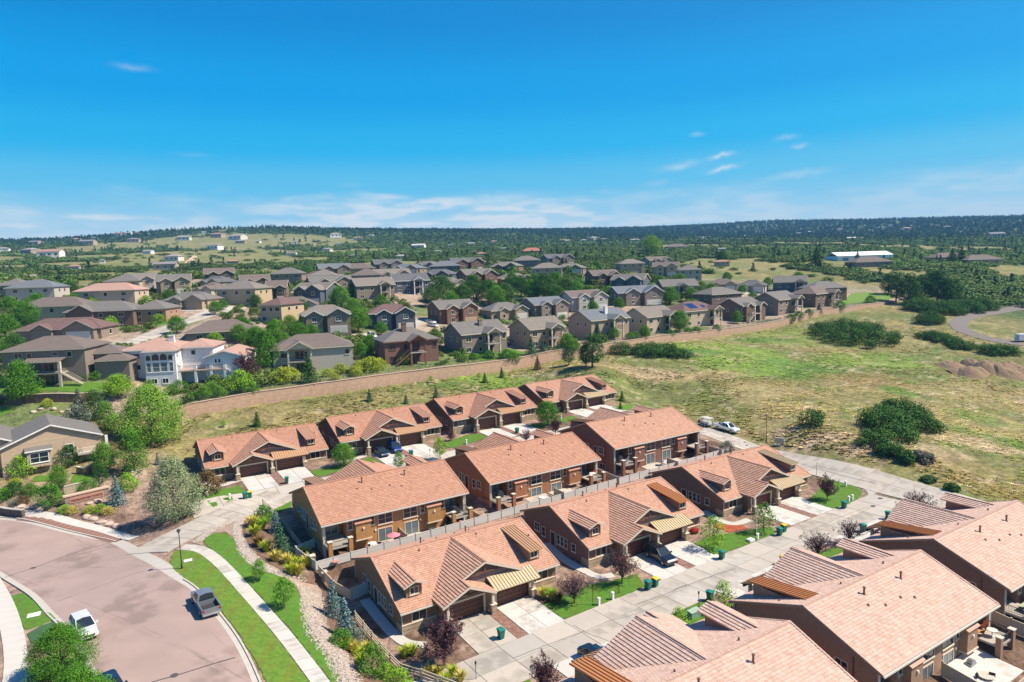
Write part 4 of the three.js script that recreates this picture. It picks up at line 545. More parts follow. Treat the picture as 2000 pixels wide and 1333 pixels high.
// ------------------------------------------------------------------ white vinyl fences
const vinylM = std(C(0.62, 0.59, 0.54), { roughness: 0.6 }), creamM = std(C(0.52, 0.43, 0.31), { roughness: 0.7 });
function panelFence(name, label, pts, h, mat, step = 2.44, cat = 'fence', gname = null) {                   // pts: [u, v] corners
  const f = base(name); tag(f, label, cat, gname);
  for (let i = 0; i < pts.length - 1; i++) {
    const [u0, v0] = pts[i], [u1, v1] = pts[i + 1], n = Math.max(1, Math.round(Math.hypot(u1 - u0, v1 - v0) / step)), P = (t) => { const [x, z] = W2(u0 + (u1 - u0) * t, v0 + (v1 - v0) * t); return [x, T(x, z), z]; };
    for (let k = 0; k < n; k++) { const a = P(k / n), b = P((k + 1) / n), p = new MB(), o = 0.05; p.bar([a[0], a[1] + h * 0.5, a[2]], [b[0], b[1] + h * 0.5, b[2]], 0.05, h - 0.12); p.bar([a[0], a[1] + h - 0.04, a[2]], [b[0], b[1] + h - 0.04, b[2]], 0.09, 0.1); p.build('panel', mat, f); }
    for (let k = i ? 1 : 0; k <= n; k++) { const a = P(k / n), p = new MB(); p.bar([a[0], a[1], a[2]], [a[0], a[1] + h + 0.08, a[2]], 0.13); p.bar([a[0], a[1] + h + 0.08, a[2]], [a[0], a[1] + h + 0.14, a[2]], 0.17); p.build('post', mat === vinylM ? std(C(0.42, 0.4, 0.37)) : mat, f); }
  }
  return f;
}
panelFence('vinyl_fence', 'long white vinyl fence running between the two middle rows of duplexes', [[21.8, -86.75], [104, -87.6]], 1.22, vinylM);
panelFence('vinyl_fence', 'short white vinyl fence return at the left corner of the ochre duplex', [[21.8, -86.9], [20.6, -92.2], [23.6, -93.4]], 1.35, vinylM, 2.0);
for (const [k, u, t] of [['B', 35, 'ochre duplex'], ['D', 62.8, 'orange brown duplex'], ['F', 89, 'dark red brown duplex']]) { panelFence('patio_divider', `cream patio divider in the middle of the back of the ${t}`, [[u, -89.7], [u, -86.95]], 1.5, creamM, 3, 'divider'); panelFence('patio_divider', `cream side fence at the right rear corner of the ${t}`, [[u + 11.7, -93], [u + 12, -87.1]], 1.5, creamM, 3, 'divider'); }
panelFence('cream_fence', 'cream panel fence with stone posts behind the nearest duplex', [[22.1, -86.3], [24.2, -79.8]], 1.35, creamM, 3.4); panelFence('cream_fence', 'white gate panel at the left rear corner of the nearest duplex', [[24.3, -79.6], [26.5, -80.2]], 1.6, vinylM, 2.4);
panelFence('patio_divider', 'cream patio divider in the middle back of the pale roofed duplex', [[67.6, -30.9], [67.3, -27]], 1.5, creamM, 3, 'divider'); panelFence('cream_fence', 'cream patio fence in the lower right corner', [[62, -25.8], [81, -25.6]], 1.3, creamM, 2.6); panelFence('cream_fence', 'cream fence beyond the deck at the right edge', [[81.4, -33], [82, -25.8]], 1.5, creamM, 2.6);
for (const [px, py, l] of [[611, 1108, 'stone fence post at the end of the white vinyl fence'], [634, 1140, 'stone fence post beside the rock path']]) { const p = gp(px, py), m = new MB(); m.box(-0.3, 0.3, -0.3, 1.55, -0.3, 0.3); const o = base('fence_pillar', p.x, p.y, p.z, ROW); m.build('shaft', stoneM, o); const c = new MB(); c.box(-0.38, 0.38, 1.55, 1.68, -0.38, 0.38); c.build('cap', trimM, o); tag(o, l, 'pillar'); }
// split rail fences
function railFence(list, label, step = 2.6) {
  const f = base('rail_fence'); tag(f, label, 'fence'); const P = spl(pxs(list), Math.max(2, Math.round(pxs(list).reduce((s, p, i, a) => i ? s + Math.hypot(p[0] - a[i - 1][0], p[1] - a[i - 1][1]) : 0, 0) / step))), m = std(C(0.5, 0.42, 0.3), { map: grainT });
  P.forEach(([x, z], i) => { const y = T(x, z), p = new MB(); p.bar([x, y - 0.1, z], [x, y + 1.25, z], 0.15); p.build('post', m, f); if (i) { const [a, b] = P[i - 1], ya = T(a, b); for (const h of [0.4, 0.75, 1.1]) { const r = new MB(); r.bar([a, ya + h + rr(-0.03, 0.03), b], [x, y + h + rr(-0.03, 0.03), z], 0.1, 0.13); r.build('rail', m, f); } } });
}
railFence([[514, 990], [531, 1005], [551, 1028], [570, 1052], [591, 1080], [606, 1102]], 'split rail fence running past the blue spruce to the white fence'); railFence([[694, 1213], [716, 1240], [738, 1268], [760, 1293], [782, 1317], [808, 1324], [858, 1342], [900, 1358]], 'split rail fence beside the nearest duplex, running out of the bottom edge');
// ------------------------------------------------------------------ the quarter on the slope behind: detached houses
const ROOF = { grey: [0.195, 0.18, 0.165], brown: [0.19, 0.15, 0.13], maroon: [0.185, 0.11, 0.1], blue: [0.172, 0.19, 0.213], tan: [0.24, 0.21, 0.18], dark: [0.138, 0.138, 0.144], pink: [0.5, 0.31, 0.245], red: [0.414, 0.184, 0.127] };
const WALL = { tan: [0.439, 0.329, 0.232], taupe: [0.281, 0.22, 0.177], cream: [0.54, 0.41, 0.25], slate: [0.104, 0.122, 0.146], rust: [0.244, 0.128, 0.0915], white: [0.78, 0.78, 0.78], pale: [0.512, 0.464, 0.403], brick: [0.42, 0.235, 0.155], brown: [0.183, 0.122, 0.0915], sand: [0.549, 0.439, 0.317] };
const roofMat = {}, wallMat = {};
for (const k in ROOF) roofMat[k] = std(C(...ROOF[k]), { map: shingleT, roughness: 0.95, bumpMap: shingleT, bumpScale: 0.02 });
for (const k in WALL) wallMat[k] = stucco(...WALL[k]);
const solarM = new THREE.MeshPhysicalMaterial({ color: C(0.012, 0.03, 0.11), roughness: 0.15, clearcoat: 1, clearcoatRoughness: 0.05, side: THREE.DoubleSide });
const wGarM = std(C(0.62, 0.58, 0.52)), tGarM = std(C(0.42, 0.3, 0.19));
function roofOn(mb, ends, b, ov = 0.5) {
  const { x, z, w, d, h } = b, p = b.pitch ?? 0.42, y0 = b.y0 ?? 0, X0 = x - w / 2 - ov, X1 = x + w / 2 + ov, Z0 = z - d / 2 - ov, Z1 = z + d / 2 + ov, e = h - ov * p + 0.12, th = 0.18;
  if (b.roof === 'gx') { const r = e + p * (d / 2 + ov); mb.sheet([X0, e, Z1], [X1, e, Z1], [X1, r, z], [X0, r, z], th); mb.sheet([X1, e, Z0], [X0, e, Z0], [X0, r, z], [X1, r, z], th); for (const s of [-1, 1]) { const X = x + s * w / 2, q = [[X, h, z + d / 2], [X, h, z - d / 2], [X, h + p * d / 2, z]]; ends.tri(...q); } return r; }
  if (b.roof === 'gz') { const r = e + p * (w / 2 + ov); mb.sheet([X1, e, Z1], [X1, e, Z0], [x, r, Z0], [x, r, Z1], th); mb.sheet([X0, e, Z0], [X0, e, Z1], [x, r, Z1], [x, r, Z0], th); for (const s of [-1, 1]) { const Z = z + s * d / 2; ends.tri([x - w / 2, h, Z], [x + w / 2, h, Z], [x, h + p * w / 2, Z]); } return r; }
  if (b.roof === 'shed') { mb.sheet([X0, e, Z1], [X1, e, Z1], [X1, e + p * d, Z0 + ov], [X0, e + p * d, Z0 + ov], th); return e + p * d; }
  const m = Math.min(w, d) / 2 + ov, r = e + p * m, rx = Math.max(0, w / 2 + ov - m), rz = Math.max(0, d / 2 + ov - m), a = [x - rx, r, z + rz], c = [x + rx, r, z + rz], f = [x + rx, r, z - rz], g = [x - rx, r, z - rz];
  mb.sheet([X0, e, Z1], [X1, e, Z1], c, a, th); mb.sheet([X1, e, Z1], [X1, e, Z0], f, c, th); mb.sheet([X1, e, Z0], [X0, e, Z0], g, f, th); mb.sheet([X0, e, Z0], [X0, e, Z1], a, g, th); if (rx > 0 && rz > 0) mb.quad(a, c, f, g); return r;
}
const houseSpots = [], anchors = [];
function house(name, label, at, turn, o, group) {
  { const b = o.blocks[0]; houseSpots.push({ x: at.x - Math.sin(turn) * b.d / 2, z: at.z - Math.cos(turn) * b.d / 2, r: Math.max(b.w, b.d) * 0.62 + 1 }); }
  const H = base(name, at.x, at.y - 0.15, at.z, turn); tag(H, label, 'house', group);
  const wall = new MB(), roof = new MB(), trim = new MB(), wm = o.wallM ?? wallMat[o.wall], rm = roofMat[o.roof], tm = o.trim ?? trimM;
  for (const b of o.blocks) {
    if (!b.open) wall.box(b.x - b.w / 2, b.x + b.w / 2, (b.y0 ?? 0) - (b.y0 ? 0 : 2.5), b.h, b.z - b.d / 2, b.z + b.d / 2);
    if (b.roof !== 'none') { const r = roofOn(roof, b.open ? trim : wall, b, b.ov); b.ridge = r; const ov = b.ov ?? 0.5, p = b.pitch ?? 0.42, e = b.h - ov * p + 0.12;
      if (b.roof === 'gz') for (const s of [-1, 1]) trim.bar([b.x + s * (b.w / 2 + ov), e - 0.1, b.z + b.d / 2 + ov + 0.03], [b.x, r - 0.1, b.z + b.d / 2 + ov + 0.03], 0.05, 0.24); else trim.box(b.x - b.w / 2 - ov, b.x + b.w / 2 + ov, e - 0.24, e - 0.02, b.z + b.d / 2 + ov + 0.005, b.z + b.d / 2 + ov + 0.07);
      if (b.roof === 'gx') for (const s of [-1, 1]) { trim.bar([b.x + s * (b.w / 2 + ov + 0.03), e - 0.1, b.z + b.d / 2 + ov], [b.x + s * (b.w / 2 + ov + 0.03), r - 0.1, b.z], 0.05, 0.24); trim.bar([b.x + s * (b.w / 2 + ov + 0.03), e - 0.1, b.z - b.d / 2 - ov], [b.x + s * (b.w / 2 + ov + 0.03), r - 0.1, b.z], 0.05, 0.24); } }
  }
  wall.build('wall', wm, H); const R = roof.build('roof', rm, H); trim.build('roof_trim', tm, H);
  for (const [f, a, y, w, h, c = 1, r = 1, bi = 0] of o.wins ?? []) { const b = o.blocks[bi]; if (f === 'f') addWin(H, b.x + a, y, b.z + b.d / 2, 0, w, h, c, r, tm); else addWin(H, b.x + (f === 'l' ? -1 : 1) * b.w / 2, y, b.z + a, f === 'l' ? -Math.PI / 2 : Math.PI / 2, w, h, c, r, tm); }
  for (const [x, z, w, h = 2.2, m = wGarM] of o.garage ?? []) { const g = new MB(); g.box(x - w / 2, x + w / 2, 0.05, h, z - 0.02, z + 0.05); for (let j = 1; j < 4; j++) g.box(x - w / 2 + 0.1, x + w / 2 - 0.1, h * j / 4 - 0.2, h * j / 4 + 0.16, z + 0.05, z + 0.08); g.build('garage_door', m, H); }
  for (const k of o.decks ?? []) { // covered or open deck on posts in front of the wall
    const { x, w, d, y, z = 0 } = k, dk = new MB(); dk.box(x - w / 2, x + w / 2, y - 0.25, y, z, z + d); dk.build('deck', k.mat ?? deckM, H);
    for (const s of k.posts ?? [-1, 1]) { const p = new MB(), q = k.pw ?? 0.22; p.box(x + s * (w / 2 - 0.3) - q, x + s * (w / 2 - 0.3) + q, -1.5, k.top ?? y, z + d - 0.3 - q, z + d - 0.3 + q); p.build('post', k.postM ?? tm, H); }
    const rl = new MB(); for (const h of [0.12, 1.0]) { rl.box(x - w / 2 + 0.05, x + w / 2 - 0.05, y + h, y + h + 0.06, z + d - 0.12, z + d - 0.06); for (const s of [-1, 1]) rl.box(x + s * (w / 2 - 0.08) - 0.03, x + s * (w / 2 - 0.08) + 0.03, y + h, y + h + 0.06, z, z + d - 0.1); } for (let i = 0; i < w / 0.3; i++) rl.box(x - w / 2 + 0.1 + i * 0.3, x - w / 2 + 0.14 + i * 0.3, y + 0.15, y + 1.0, z + d - 0.11, z + d - 0.07); rl.build('railing', k.railM ?? darkM, H);
    if (k.door !== false) { addWin(H, x, y + 1.1, z + 0.01, 0, Math.min(2.6, w * 0.7), 2.1, 2, 1, tm, glassM, 0.1, 'sliding_door'); if (y > 2) addWin(H, x, 1.1, z + 0.01, 0, Math.min(2.4, w * 0.6), 2.1, 2, 1, tm, glassM, 0.1, 'sliding_door'); }
    if (k.stairs) { const st = new MB(), dir = k.stairs, n = Math.round(y / 0.19), x0 = x + dir * w / 2; for (let i = 0; i < n; i++) st.box(Math.min(x0, x0 + dir * 0.01) + dir * i * 0.27 - 0.15, x0 + dir * i * 0.27 + 0.15, y - 0.1 - i * 0.19, y - 0.04 - i * 0.19, z + d - 1.2, z + d - 0.1); for (const q of [-1.2, -0.1]) { st.bar([x0, y - 0.15, z + d + q], [x0 + dir * n * 0.27, 0, z + d + q], 0.06, 0.25); st.bar([x0, y + 0.9, z + d + q], [x0 + dir * n * 0.27, 0.95, z + d + q], 0.06, 0.08); } st.build('stairs', k.postM ?? tm, H); }
  }
  if (o.chimney) { const [x, z, h, m] = o.chimney, c = new MB(); c.box(x - 0.6, x + 0.6, 0, h, z - 0.5, z + 0.5); c.box(x - 0.7, x + 0.7, h, h + 0.15, z - 0.6, z + 0.6); c.build('chimney', m ?? wm, R); }
  for (const [x, y, z, w, d, p, sd = 0] of o.solar ?? []) { const c = new MB(), nx = Math.max(1, Math.round(w / 1.1)), nz = Math.max(1, Math.round(d / 1.7)); for (let i = 0; i < nx; i++) for (let j = 0; j < nz; j++) { const c2 = new MB(), u0 = x + w * (i / nx - 0.5) + 0.04, u1 = x + w * ((i + 1) / nx - 0.5) - 0.04, v0 = z + d * (0.5 - j / nz) - 0.04, v1 = z + d * (0.5 - (j + 1) / nz) + 0.04, Y = (v) => y + (z - v) * p; if (sd) c2.sheet([z === z ? u0 : u0, y + (x - u0) * p * sd, v0], [u1, y + (x - u1) * p * sd, v0], [u1, y + (x - u1) * p * sd, v1], [u0, y + (x - u0) * p * sd, v1], 0.05); else c2.sheet([u0, Y(v0), v0], [u1, Y(v0), v0], [u1, Y(v1), v1], [u0, Y(v1), v1], 0.05); c2.build('solar_panel', solarM, R); } }
  for (const [x, z, y] of o.vents ?? []) { const c = new MB(); c.tube([x, y - 0.3, z], [x, y + 0.5, z], 0.12, 0.12, 6); c.build('roof_vent', greyM, R); }
  return H;
}
// plans. Each takes the width of the face towards us (metres) and returns its blocks and openings.
const plan = {
  // back of a two storey walkout: long roof, a gabled porch over a raised deck
  walkout(w, k) { const d = k.d ?? 12, h = k.h ?? 5.6, px = (k.px ?? 0.25) * w, pw = k.pw ?? 4.6, Z = -d / 2; return { blocks: [{ x: 0, z: Z, w, d, h, roof: k.main ?? 'gx', pitch: k.pitch ?? 0.44 }, { x: px, z: 0.4, w: pw, d: 5.6, h: h + 0.1, y0: h - 0.5, roof: 'gz', pitch: 0.5, open: true }], wins: [['f', -w * 0.36, h - 1.5, 1.9, 1.3, 2], ['f', -w * 0.1, h - 1.5, 1.2, 1.3, 1], ['f', -w * 0.36, 1.4, 1.7, 1.2, 2], ['f', w * 0.43, h - 1.5, 1.2, 1.3, 1], ['f', -w * 0.1, 1.3, 1.2, 1.2, 1], ['l', -1, h - 1.5, 1.2, 1.2, 1], ['l', 3, h - 1.5, 1.0, 1.2, 1], ['l', -4, 1.6, 1, 1, 1], ['r', 1, h - 1.5, 1.2, 1.2], ['r', 2.5, 1.5, 1.2, 1.2]], decks: [{ x: px, w: pw, d: 3.2, y: 2.85, z: 0, top: h - 0.1, stairs: k.stairs }], ...k.more }; },
  // front of a two storey house, gabled wing with the garage
  garage(w, k) { const d = 11, h = k.h ?? 5.4, s = k.m ?? 1; return { blocks: [{ x: 0, z: -d / 2, w, d, h, roof: k.main ?? 'gx', pitch: 0.42 }, { x: s * w * 0.26, z: 0.8, w: w * 0.42, d: 4.6, h: k.gh ?? h - 0.1, roof: 'gz', pitch: 0.5 }, { x: -s * w * 0.2, z: 0.4, w: w * 0.32, d: 3, h: h - 0.2, roof: 'gz', pitch: 0.5 }], wins: [['f', 0, h - 1.3, 1.8, 1.4, 2, 2, 1], ['f', 0, h - 1.4, 1.6, 1.3, 2, 1, 2], ['f', 0, 1.5, 1.6, 1.4, 2, 1, 2], ['l', -2, h - 1.4, 1.1, 1.3], ['l', 2, h - 1.4, 1.1, 1.3], ['l', 1, 1.5, 1.1, 1.3], ['r', 0, h - 1.4, 1.1, 1.3], ['r', 2, 1.5, 1.1, 1.3]], garage: [[s * w * 0.26, 3.1, w * 0.34, 2.2, k.gm ?? wGarM]], ...k.more }; },
  hip(w, k) { const d = k.d ?? 12, h = k.h ?? 5.5; return { blocks: [{ x: 0, z: -d / 2, w, d, h, roof: 'hip', pitch: 0.4 }, ...(k.gab ? [{ x: k.gab * w, z: -1, w: w * 0.34, d: 4, h: h - 0.05, roof: 'gz', pitch: 0.5 }] : [])], wins: [['f', -w * 0.3, h - 1.4, 1.8, 1.3, 2], ['f', w * 0.02, h - 1.4, 1.3, 1.3], ['f', w * 0.32, h - 1.4, 1.8, 1.3, 2], ...(h > 4 ? [['f', -w * 0.3, 1.4, 1.6, 1.3, 2], ['f', w * 0.3, 1.4, 1.6, 1.3, 2], ['l', 1.5, 1.4, 1.2, 1.2]] : []), ['l', -2, h - 1.4, 1.2, 1.2], ['l', 2, h - 1.4, 1.2, 1.2], ['r', -2, h - 1.4, 1.2, 1.2], ['r', 2, h - 1.4, 1.2, 1.2]], ...k.more }; },
  ranch(w, k) { const h = k.h ?? 3; return { blocks: [{ x: 0, z: -5.5, w, d: 11, h, roof: 'hip', pitch: 0.42 }, { x: w * 0.28, z: 0, w: w * 0.36, d: 5, h, roof: 'gz', pitch: 0.48 }, { x: -w * 0.18, z: -0.3, w: w * 0.24, d: 3, h: h - 0.1, roof: 'gz', pitch: 0.48 }], wins: [['f', -w * 0.4, 1.5, 1.6, 1.3, 2], ['f', 0, 1.5, 1.2, 1.3, 1, 1, 2], ['l', 0, 1.5, 1.3, 1.2], ['r', 0, 1.5, 1.3, 1.2]], garage: [[w * 0.28, 2.5, w * 0.28, 2.2, k.gm ?? wGarM]], ...k.more }; },
};
function put1(px, py, fw, turn, type, roof, wall, label, k = {}, group) { const p = gp(px, py), m = fw / pxAt(p) / Math.cos(turn + Math.atan2(p.x, -p.z) * 0.3), o = plan[type](Math.min(26, m), k); o.roof = roof; o.wall = wall; if (k.trim) o.trim = k.trim; const H = house('detached_house', label, p, turn, o, group); if (!group) anchors.push({ x: px, y: py, l: label }); H.scale.set(1.04, k.sy ?? 1.2, 1.04); return H; }
// ---- nearest line, above the wall, left to right
{ // large tan house with terrace
  const p = gp(88, 750), w = 18.5; house('detached_house', 'large taupe two storey house with covered rear deck, at the left edge above a lawn', p, 0.12, { roof: 'brown', wall: 'taupe', blocks: [{ x: 0, z: -7, w, d: 13, h: 8.4, roof: 'hip', pitch: 0.4 }, { x: 11.5, z: -9, w: 8, d: 8, h: 6.6, roof: 'hip', pitch: 0.4 }, { x: 14.5, z: -6, w: 8, d: 8, h: 5, roof: 'hip', pitch: 0.4 }, { x: 0.9, z: 1.0, w: 8, d: 3.4, h: 5.75, y0: 5.7, roof: 'shed', pitch: 0.22, open: true, ov: 0.3 }], wins: [['f', -5.6, 7, 1.8, 1.4, 2], ['f', -3.2, 7, 1.2, 1.3], ['f', 2.6, 7.2, 1.2, 0.9], ['f', 5.8, 7, 1.2, 1.3], ['f', -6.6, 4.2, 1.2, 1.2], ['f', -6.6, 1.6, 1.2, 1.2], ['r', 2, 5.2, 1.4, 1.2], ['r', 4.4, 1.5, 1.4, 1.2], ['r', 1, 1.5, 0.9, 1.9, 1, 1, 2]], decks: [{ x: 0.9, w: 8.6, d: 3.4, y: 3, z: -0.5, top: 5.7, posts: [-1, 1], pw: 0.3, stairs: 1 }], vents: [[-2, -3, 8.4], [2, -4, 8.6]] }); }
{ // white stucco house with arched windows
  const p = gp(322, 751); const H = house('stucco_house', 'white stucco house with pink tile roof and four arched windows', p, 0.16, { roof: 'pink', wall: 'white', trim: whiteM, blocks: [{ x: -3, z: -7, w: 12.5, d: 11.5, h: 8.3, roof: 'hip', pitch: 0.34 }, { x: -0.2, z: -0.6, w: 6.6, d: 3.6, h: 8.1, roof: 'hip', pitch: 0.34 }, { x: 6.2, z: -8, w: 8, d: 10, h: 8.2, roof: 'hip', pitch: 0.34 }, { x: 13.2, z: -7.5, w: 8.4, d: 14, h: 5.9, roof: 'gz', pitch: 0.3 }], wins: [['f', -4.9, 6.8, 1.0, 1.1], ['f', -3.1, 6.8, 1.7, 1.2], ['f', -4.9, 4.2, 1.0, 1.1], ['f', -3.1, 4.2, 1.7, 1.2], ['f', -4.6, 1.2, 0.5, 1.3], ['f', -3.6, 1.2, 0.5, 1.3], ['f', -2.6, 1.2, 0.5, 1.3], ['f', -1.6, 1.1, 1.4, 1.2, 2, 1, 1], ['f', 0.8, 1.1, 1.4, 1.2, 2, 1, 1], ['f', -0.4, 6.9, 1.1, 1.2, 1, 1, 2], ['f', -1.9, 4.9, 0.6, 1.0, 1, 1, 3], ['f', -1.1, 4.9, 0.6, 1.0, 1, 1, 3], ['r', 0.6, 6.9, 0.8, 1.6, 1, 1, 1], ['r', 0.6, 4.0, 0.8, 1.6, 1, 1, 1]], decks: [{ x: 8.4, w: 10.5, d: 3.6, y: 3.1, z: -3.2, posts: [-1, -0.3, 0.4, 1], pw: 0.28, stairs: 1, postM: whiteM, top: 4.1, mat: std(C(0.5, 0.36, 0.29)) }], chimney: [0.4, -6, 10.8, wallMat.white] }); H.scale.setScalar(1.1);
  for (const [x, w] of [[-2.5, 1.0], [-0.95, 1.55], [0.75, 1.55], [2.25, 1.0]]) { const s = new THREE.Shape(); s.moveTo(-w / 2, 0); s.lineTo(w / 2, 0); s.lineTo(w / 2, 0.7); s.absarc(0, 0.7, w / 2, 0, Math.PI); const f = s.clone ? new THREE.Shape(s.getPoints(10)) : s; const g = new THREE.ExtrudeGeometry(f, { depth: 0.06, bevelEnabled: false }), m = mesh('arched_window', g, glassM, H); m.position.set(-0.2 + x, 5.9, 1.2); addWin(H, -0.2 + x, 4.3, 1.2, 0, w, 2.2, 1, 2, whiteM, glassPaleM, 0.08); const rim = new MB(); for (let i = 0; i < 10; i++) { const a = Math.PI * i / 10, b = Math.PI * (i + 1) / 10, q = w / 2 + 0.03; rim.bar([q * Math.cos(a), 0.7 + q * Math.sin(a), 0.07], [q * Math.cos(b), 0.7 + q * Math.sin(b), 0.07], 0.08); } for (const q of [-1, 1]) rim.bar([q * (w / 2 + 0.03), 0, 0.07], [q * (w / 2 + 0.03), 0.7, 0.07], 0.08); rim.build('window_frame', whiteM, m); }
}
put1(614, 724, 140, 0.3, 'walkout', 'brown', 'pale', 'grey house with brown hip roof and a gabled porch behind a dark conifer', { main: 'hip', px: -0.17, pw: 6.4, more: { vents: [[-4, -3, 8]] } });
put1(806, 708, 96, 0.42, 'walkout', 'grey', 'rust', 'dark brown house with a tall brown chimney and an outdoor stair', { main: 'hip', px: 0.06, stairs: -1, trim: std(C(0.2, 0.1, 0.08)), more: { chimney: [-1, -4, 9.4, wallMat.rust] } });
put1(948, 690, 82, 0.56, 'walkout', 'grey', 'taupe', 'grey roofed house with stone porch columns and a green back lawn', { px: 0.1, more: { chimney: [0.5, -3.5, 8.7, wallMat.taupe] } });
put1(1070, 678, 66, 0.58, 'walkout', 'tan', 'tan', 'tan house with grey gable roof behind a row of blue spruces', { px: 0.12 });
put1(1193, 661, 76, 0.6, 'walkout', 'blue', 'tan', 'tan house with blue grey roof and white chimney', { px: 0.06, h: 6, more: { chimney: [0.5, -3, 9.4, whiteM] } });
put1(1292, 650, 60, 0.62, 'walkout', 'tan', 'sand', 'sand coloured house with two stacked gables over its porch', { px: 0.24, pw: 5.4 });
put1(1372, 637, 76, 0.55, 'walkout', 'maroon', 'sand', 'house with reddish roof carrying dark blue solar panels', { main: 'hip', px: 0.28, more: { solar: [[-3.2, 7.05, -2.8, 4.4, 3.4, 0.44], [2.6, 6.75, -2.1, 1.6, 2, 0.44]] } });
put1(1470, 626, 62, 0.66, 'walkout', 'grey', 'brown', 'dark brown house with white framed windows and a long outdoor stair', { px: -0.05, stairs: -1, more: { blocks: [{ x: 0, z: -6, w: 14, d: 12, h: 5.6, roof: 'gx', pitch: 0.42 }, { x: -4.2, z: 0, w: 4.2, d: 2.6, h: 5.5, roof: 'gz', pitch: 0.5 }, { x: 4.6, z: 0.3, w: 4, d: 3, h: 5.5, roof: 'gz', pitch: 0.5 }] } });
put1(1540, 612, 50, 0.66, 'walkout', 'grey', 'taupe', 'taupe house with a white gabled porch, third from the right end of the wall', { px: 0.25 });
put1(1612, 599, 52, 0.7, 'walkout', 'brown', 'brown', 'brown hip roofed house, second from the right end of the wall', { main: 'hip', px: 0.25 });
put1(1622, 589, 66, 0.2, 'hip', 'grey', 'brown', 'two storey brown house beside the bright lawn at the right end of the wall', { h: 6 });
// ---- second line
put1(116, 664, 150, 0.1, 'ranch', 'maroon', 'taupe', 'low house with maroon roof and a white garage behind the large taupe house', { more: { wins: [['f', -6, 1.5, 1.6, 1.3, 2], ['r', 0, 1.5, 1.6, 1.4]] } });
put1(196, 640, 120, 0.1, 'hip', 'grey', 'brown', 'long brick house with grey roof and dark twin gables', { gab: -0.25, h: 5 }); put1(292, 633, 62, 0.05, 'hip', 'grey', 'brick', 'orange brick end wing of the long grey roofed house', { h: 4.6 }); put1(100, 628, 120, 0.1, 'hip', 'brown', 'sand', 'sand coloured long house with brown roof left of the brick house', { h: 4.8 });
put1(205, 595, 110, 0.05, 'hip', 'pink', 'sand', 'pink roofed house with a large field of blue solar panels', { h: 5, more: { solar: [[-4, 6.2, -3.2, 7, 4.6, 0.4], [-3.5, 5.0, 0, 4, 2, 0.4]] } });
put1(362, 603, 86, -0.1, 'ranch', 'grey', 'tan', 'grey roofed house with a wide concrete drive and twin garage doors', { gm: tGarM });
put1(462, 596, 76, -0.2, 'hip', 'tan', 'cream', 'cream two storey house with grey hip roof and few windows', { h: 5.6 });
put1(432, 668, 120, 0.3, 'hip', 'brown', 'taupe', 'low brown hip roofed house directly behind the white stucco house', { h: 3 });
put1(530, 632, 44, -0.35, 'hip', 'maroon', 'cream', 'maroon roofed house with a sunlit cream end wall', { h: 5.6 });
put1(580, 612, 76, 0.3, 'ranch', 'brown', 'pale', 'brown roofed house with a white arched entry', {});
put1(636, 650, 92, 0.25, 'garage', 'tan', 'taupe', 'greenish grey house with white trimmed twin gables facing us', { main: 'hip', trim: whiteM });
put1(768, 644, 82, 0.3, 'garage', 'maroon', 'slate', 'dark slate blue house with brown roof and white bay windows', { main: 'hip', trim: whiteM }); 
put1(895, 632, 64, 0.55, 'garage', 'grey', 'rust', 'brown gabled house with orange garage door', { gm: tGarM }); put1(995, 624, 66, 0.5, 'ranch', 'grey', 'tan', 'tan house with white garage left of the blue roofed house', { h: 3.6 });
put1(1075, 622, 58, 0.55, 'garage', 'blue', 'taupe', 'blue grey roofed house half hidden behind the tan house', {}); put1(1150, 606, 64, 0.5, 'garage', 'brown', 'pale', 'brown roofed house with two white gables behind the blue grey roof', { trim: whiteM }); put1(1250, 596, 84, 0.3, 'garage', 'blue', 'taupe', 'blue grey roofed house with white trimmed gables, right of the brown roof', { trim: whiteM });
put1(1225, 570, 56, -0.5, 'garage', 'grey', 'slate', 'dark slate house with a large light side wall and grey roof', {}); put1(1330, 584, 66, 0.1, 'walkout', 'grey', 'taupe', 'grey roofed house with a dark central porch gable', { px: 0 }); put1(1420, 600, 64, 0.5, 'hip', 'grey', 'brown', 'dark brown hip roofed house right of the solar panelled roof', {});
put1(1410, 568, 54, -0.35, 'ranch', 'brown', 'tan', 'brown roofed house with a pinkish tan end gable', {}); put1(1466, 570, 48, -0.5, 'ranch', 'dark', 'pale', 'house with dark roof and a pale sunlit end gable', {}); put1(1545, 575, 56, -0.3, 'walkout', 'grey', 'slate', 'grey roofed house with dark porch left of the brown two storey house', {});
// ---- third line
put1(606, 594, 66, -0.4, 'garage', 'tan', 'slate', 'long grey roofed house with tall dark front among trees', {}); put1(540, 590, 36, 0.2, 'garage', 'brown', 'brown', 'dark brown house with a brown gable and an arched window', {}); put1(650, 576, 70, 0.5, 'garage', 'grey', 'taupe', 'grey roofed house with tan gables above the greenish grey house', {}); put1(735, 585, 66, 0.5, 'walkout', 'tan', 'taupe', 'grey gabled house with a white posted porch above the dry slope', { px: 0.2 });
put1(805, 574, 62, 0.4, 'walkout', 'dark', 'slate', 'navy roofed house with a white framed porch gable', { px: 0.15, trim: whiteM }); put1(880, 566, 60, 0.4, 'ranch', 'tan', 'sand', 'low tan roofed house with a pale porch behind the tree belt', {}); put1(940, 558, 54, 0.55, 'garage', 'grey', 'rust', 'grey gabled house left of the dark trees', {}); put1(1010, 556, 56, 0.4, 'ranch', 'tan', 'brick', 'tan roofed house with orange brick gables', {}); put1(1068, 545, 56, -0.1, 'hip', 'tan', 'tan', 'tall tan house with grey roof at the top of the tree belt', {});
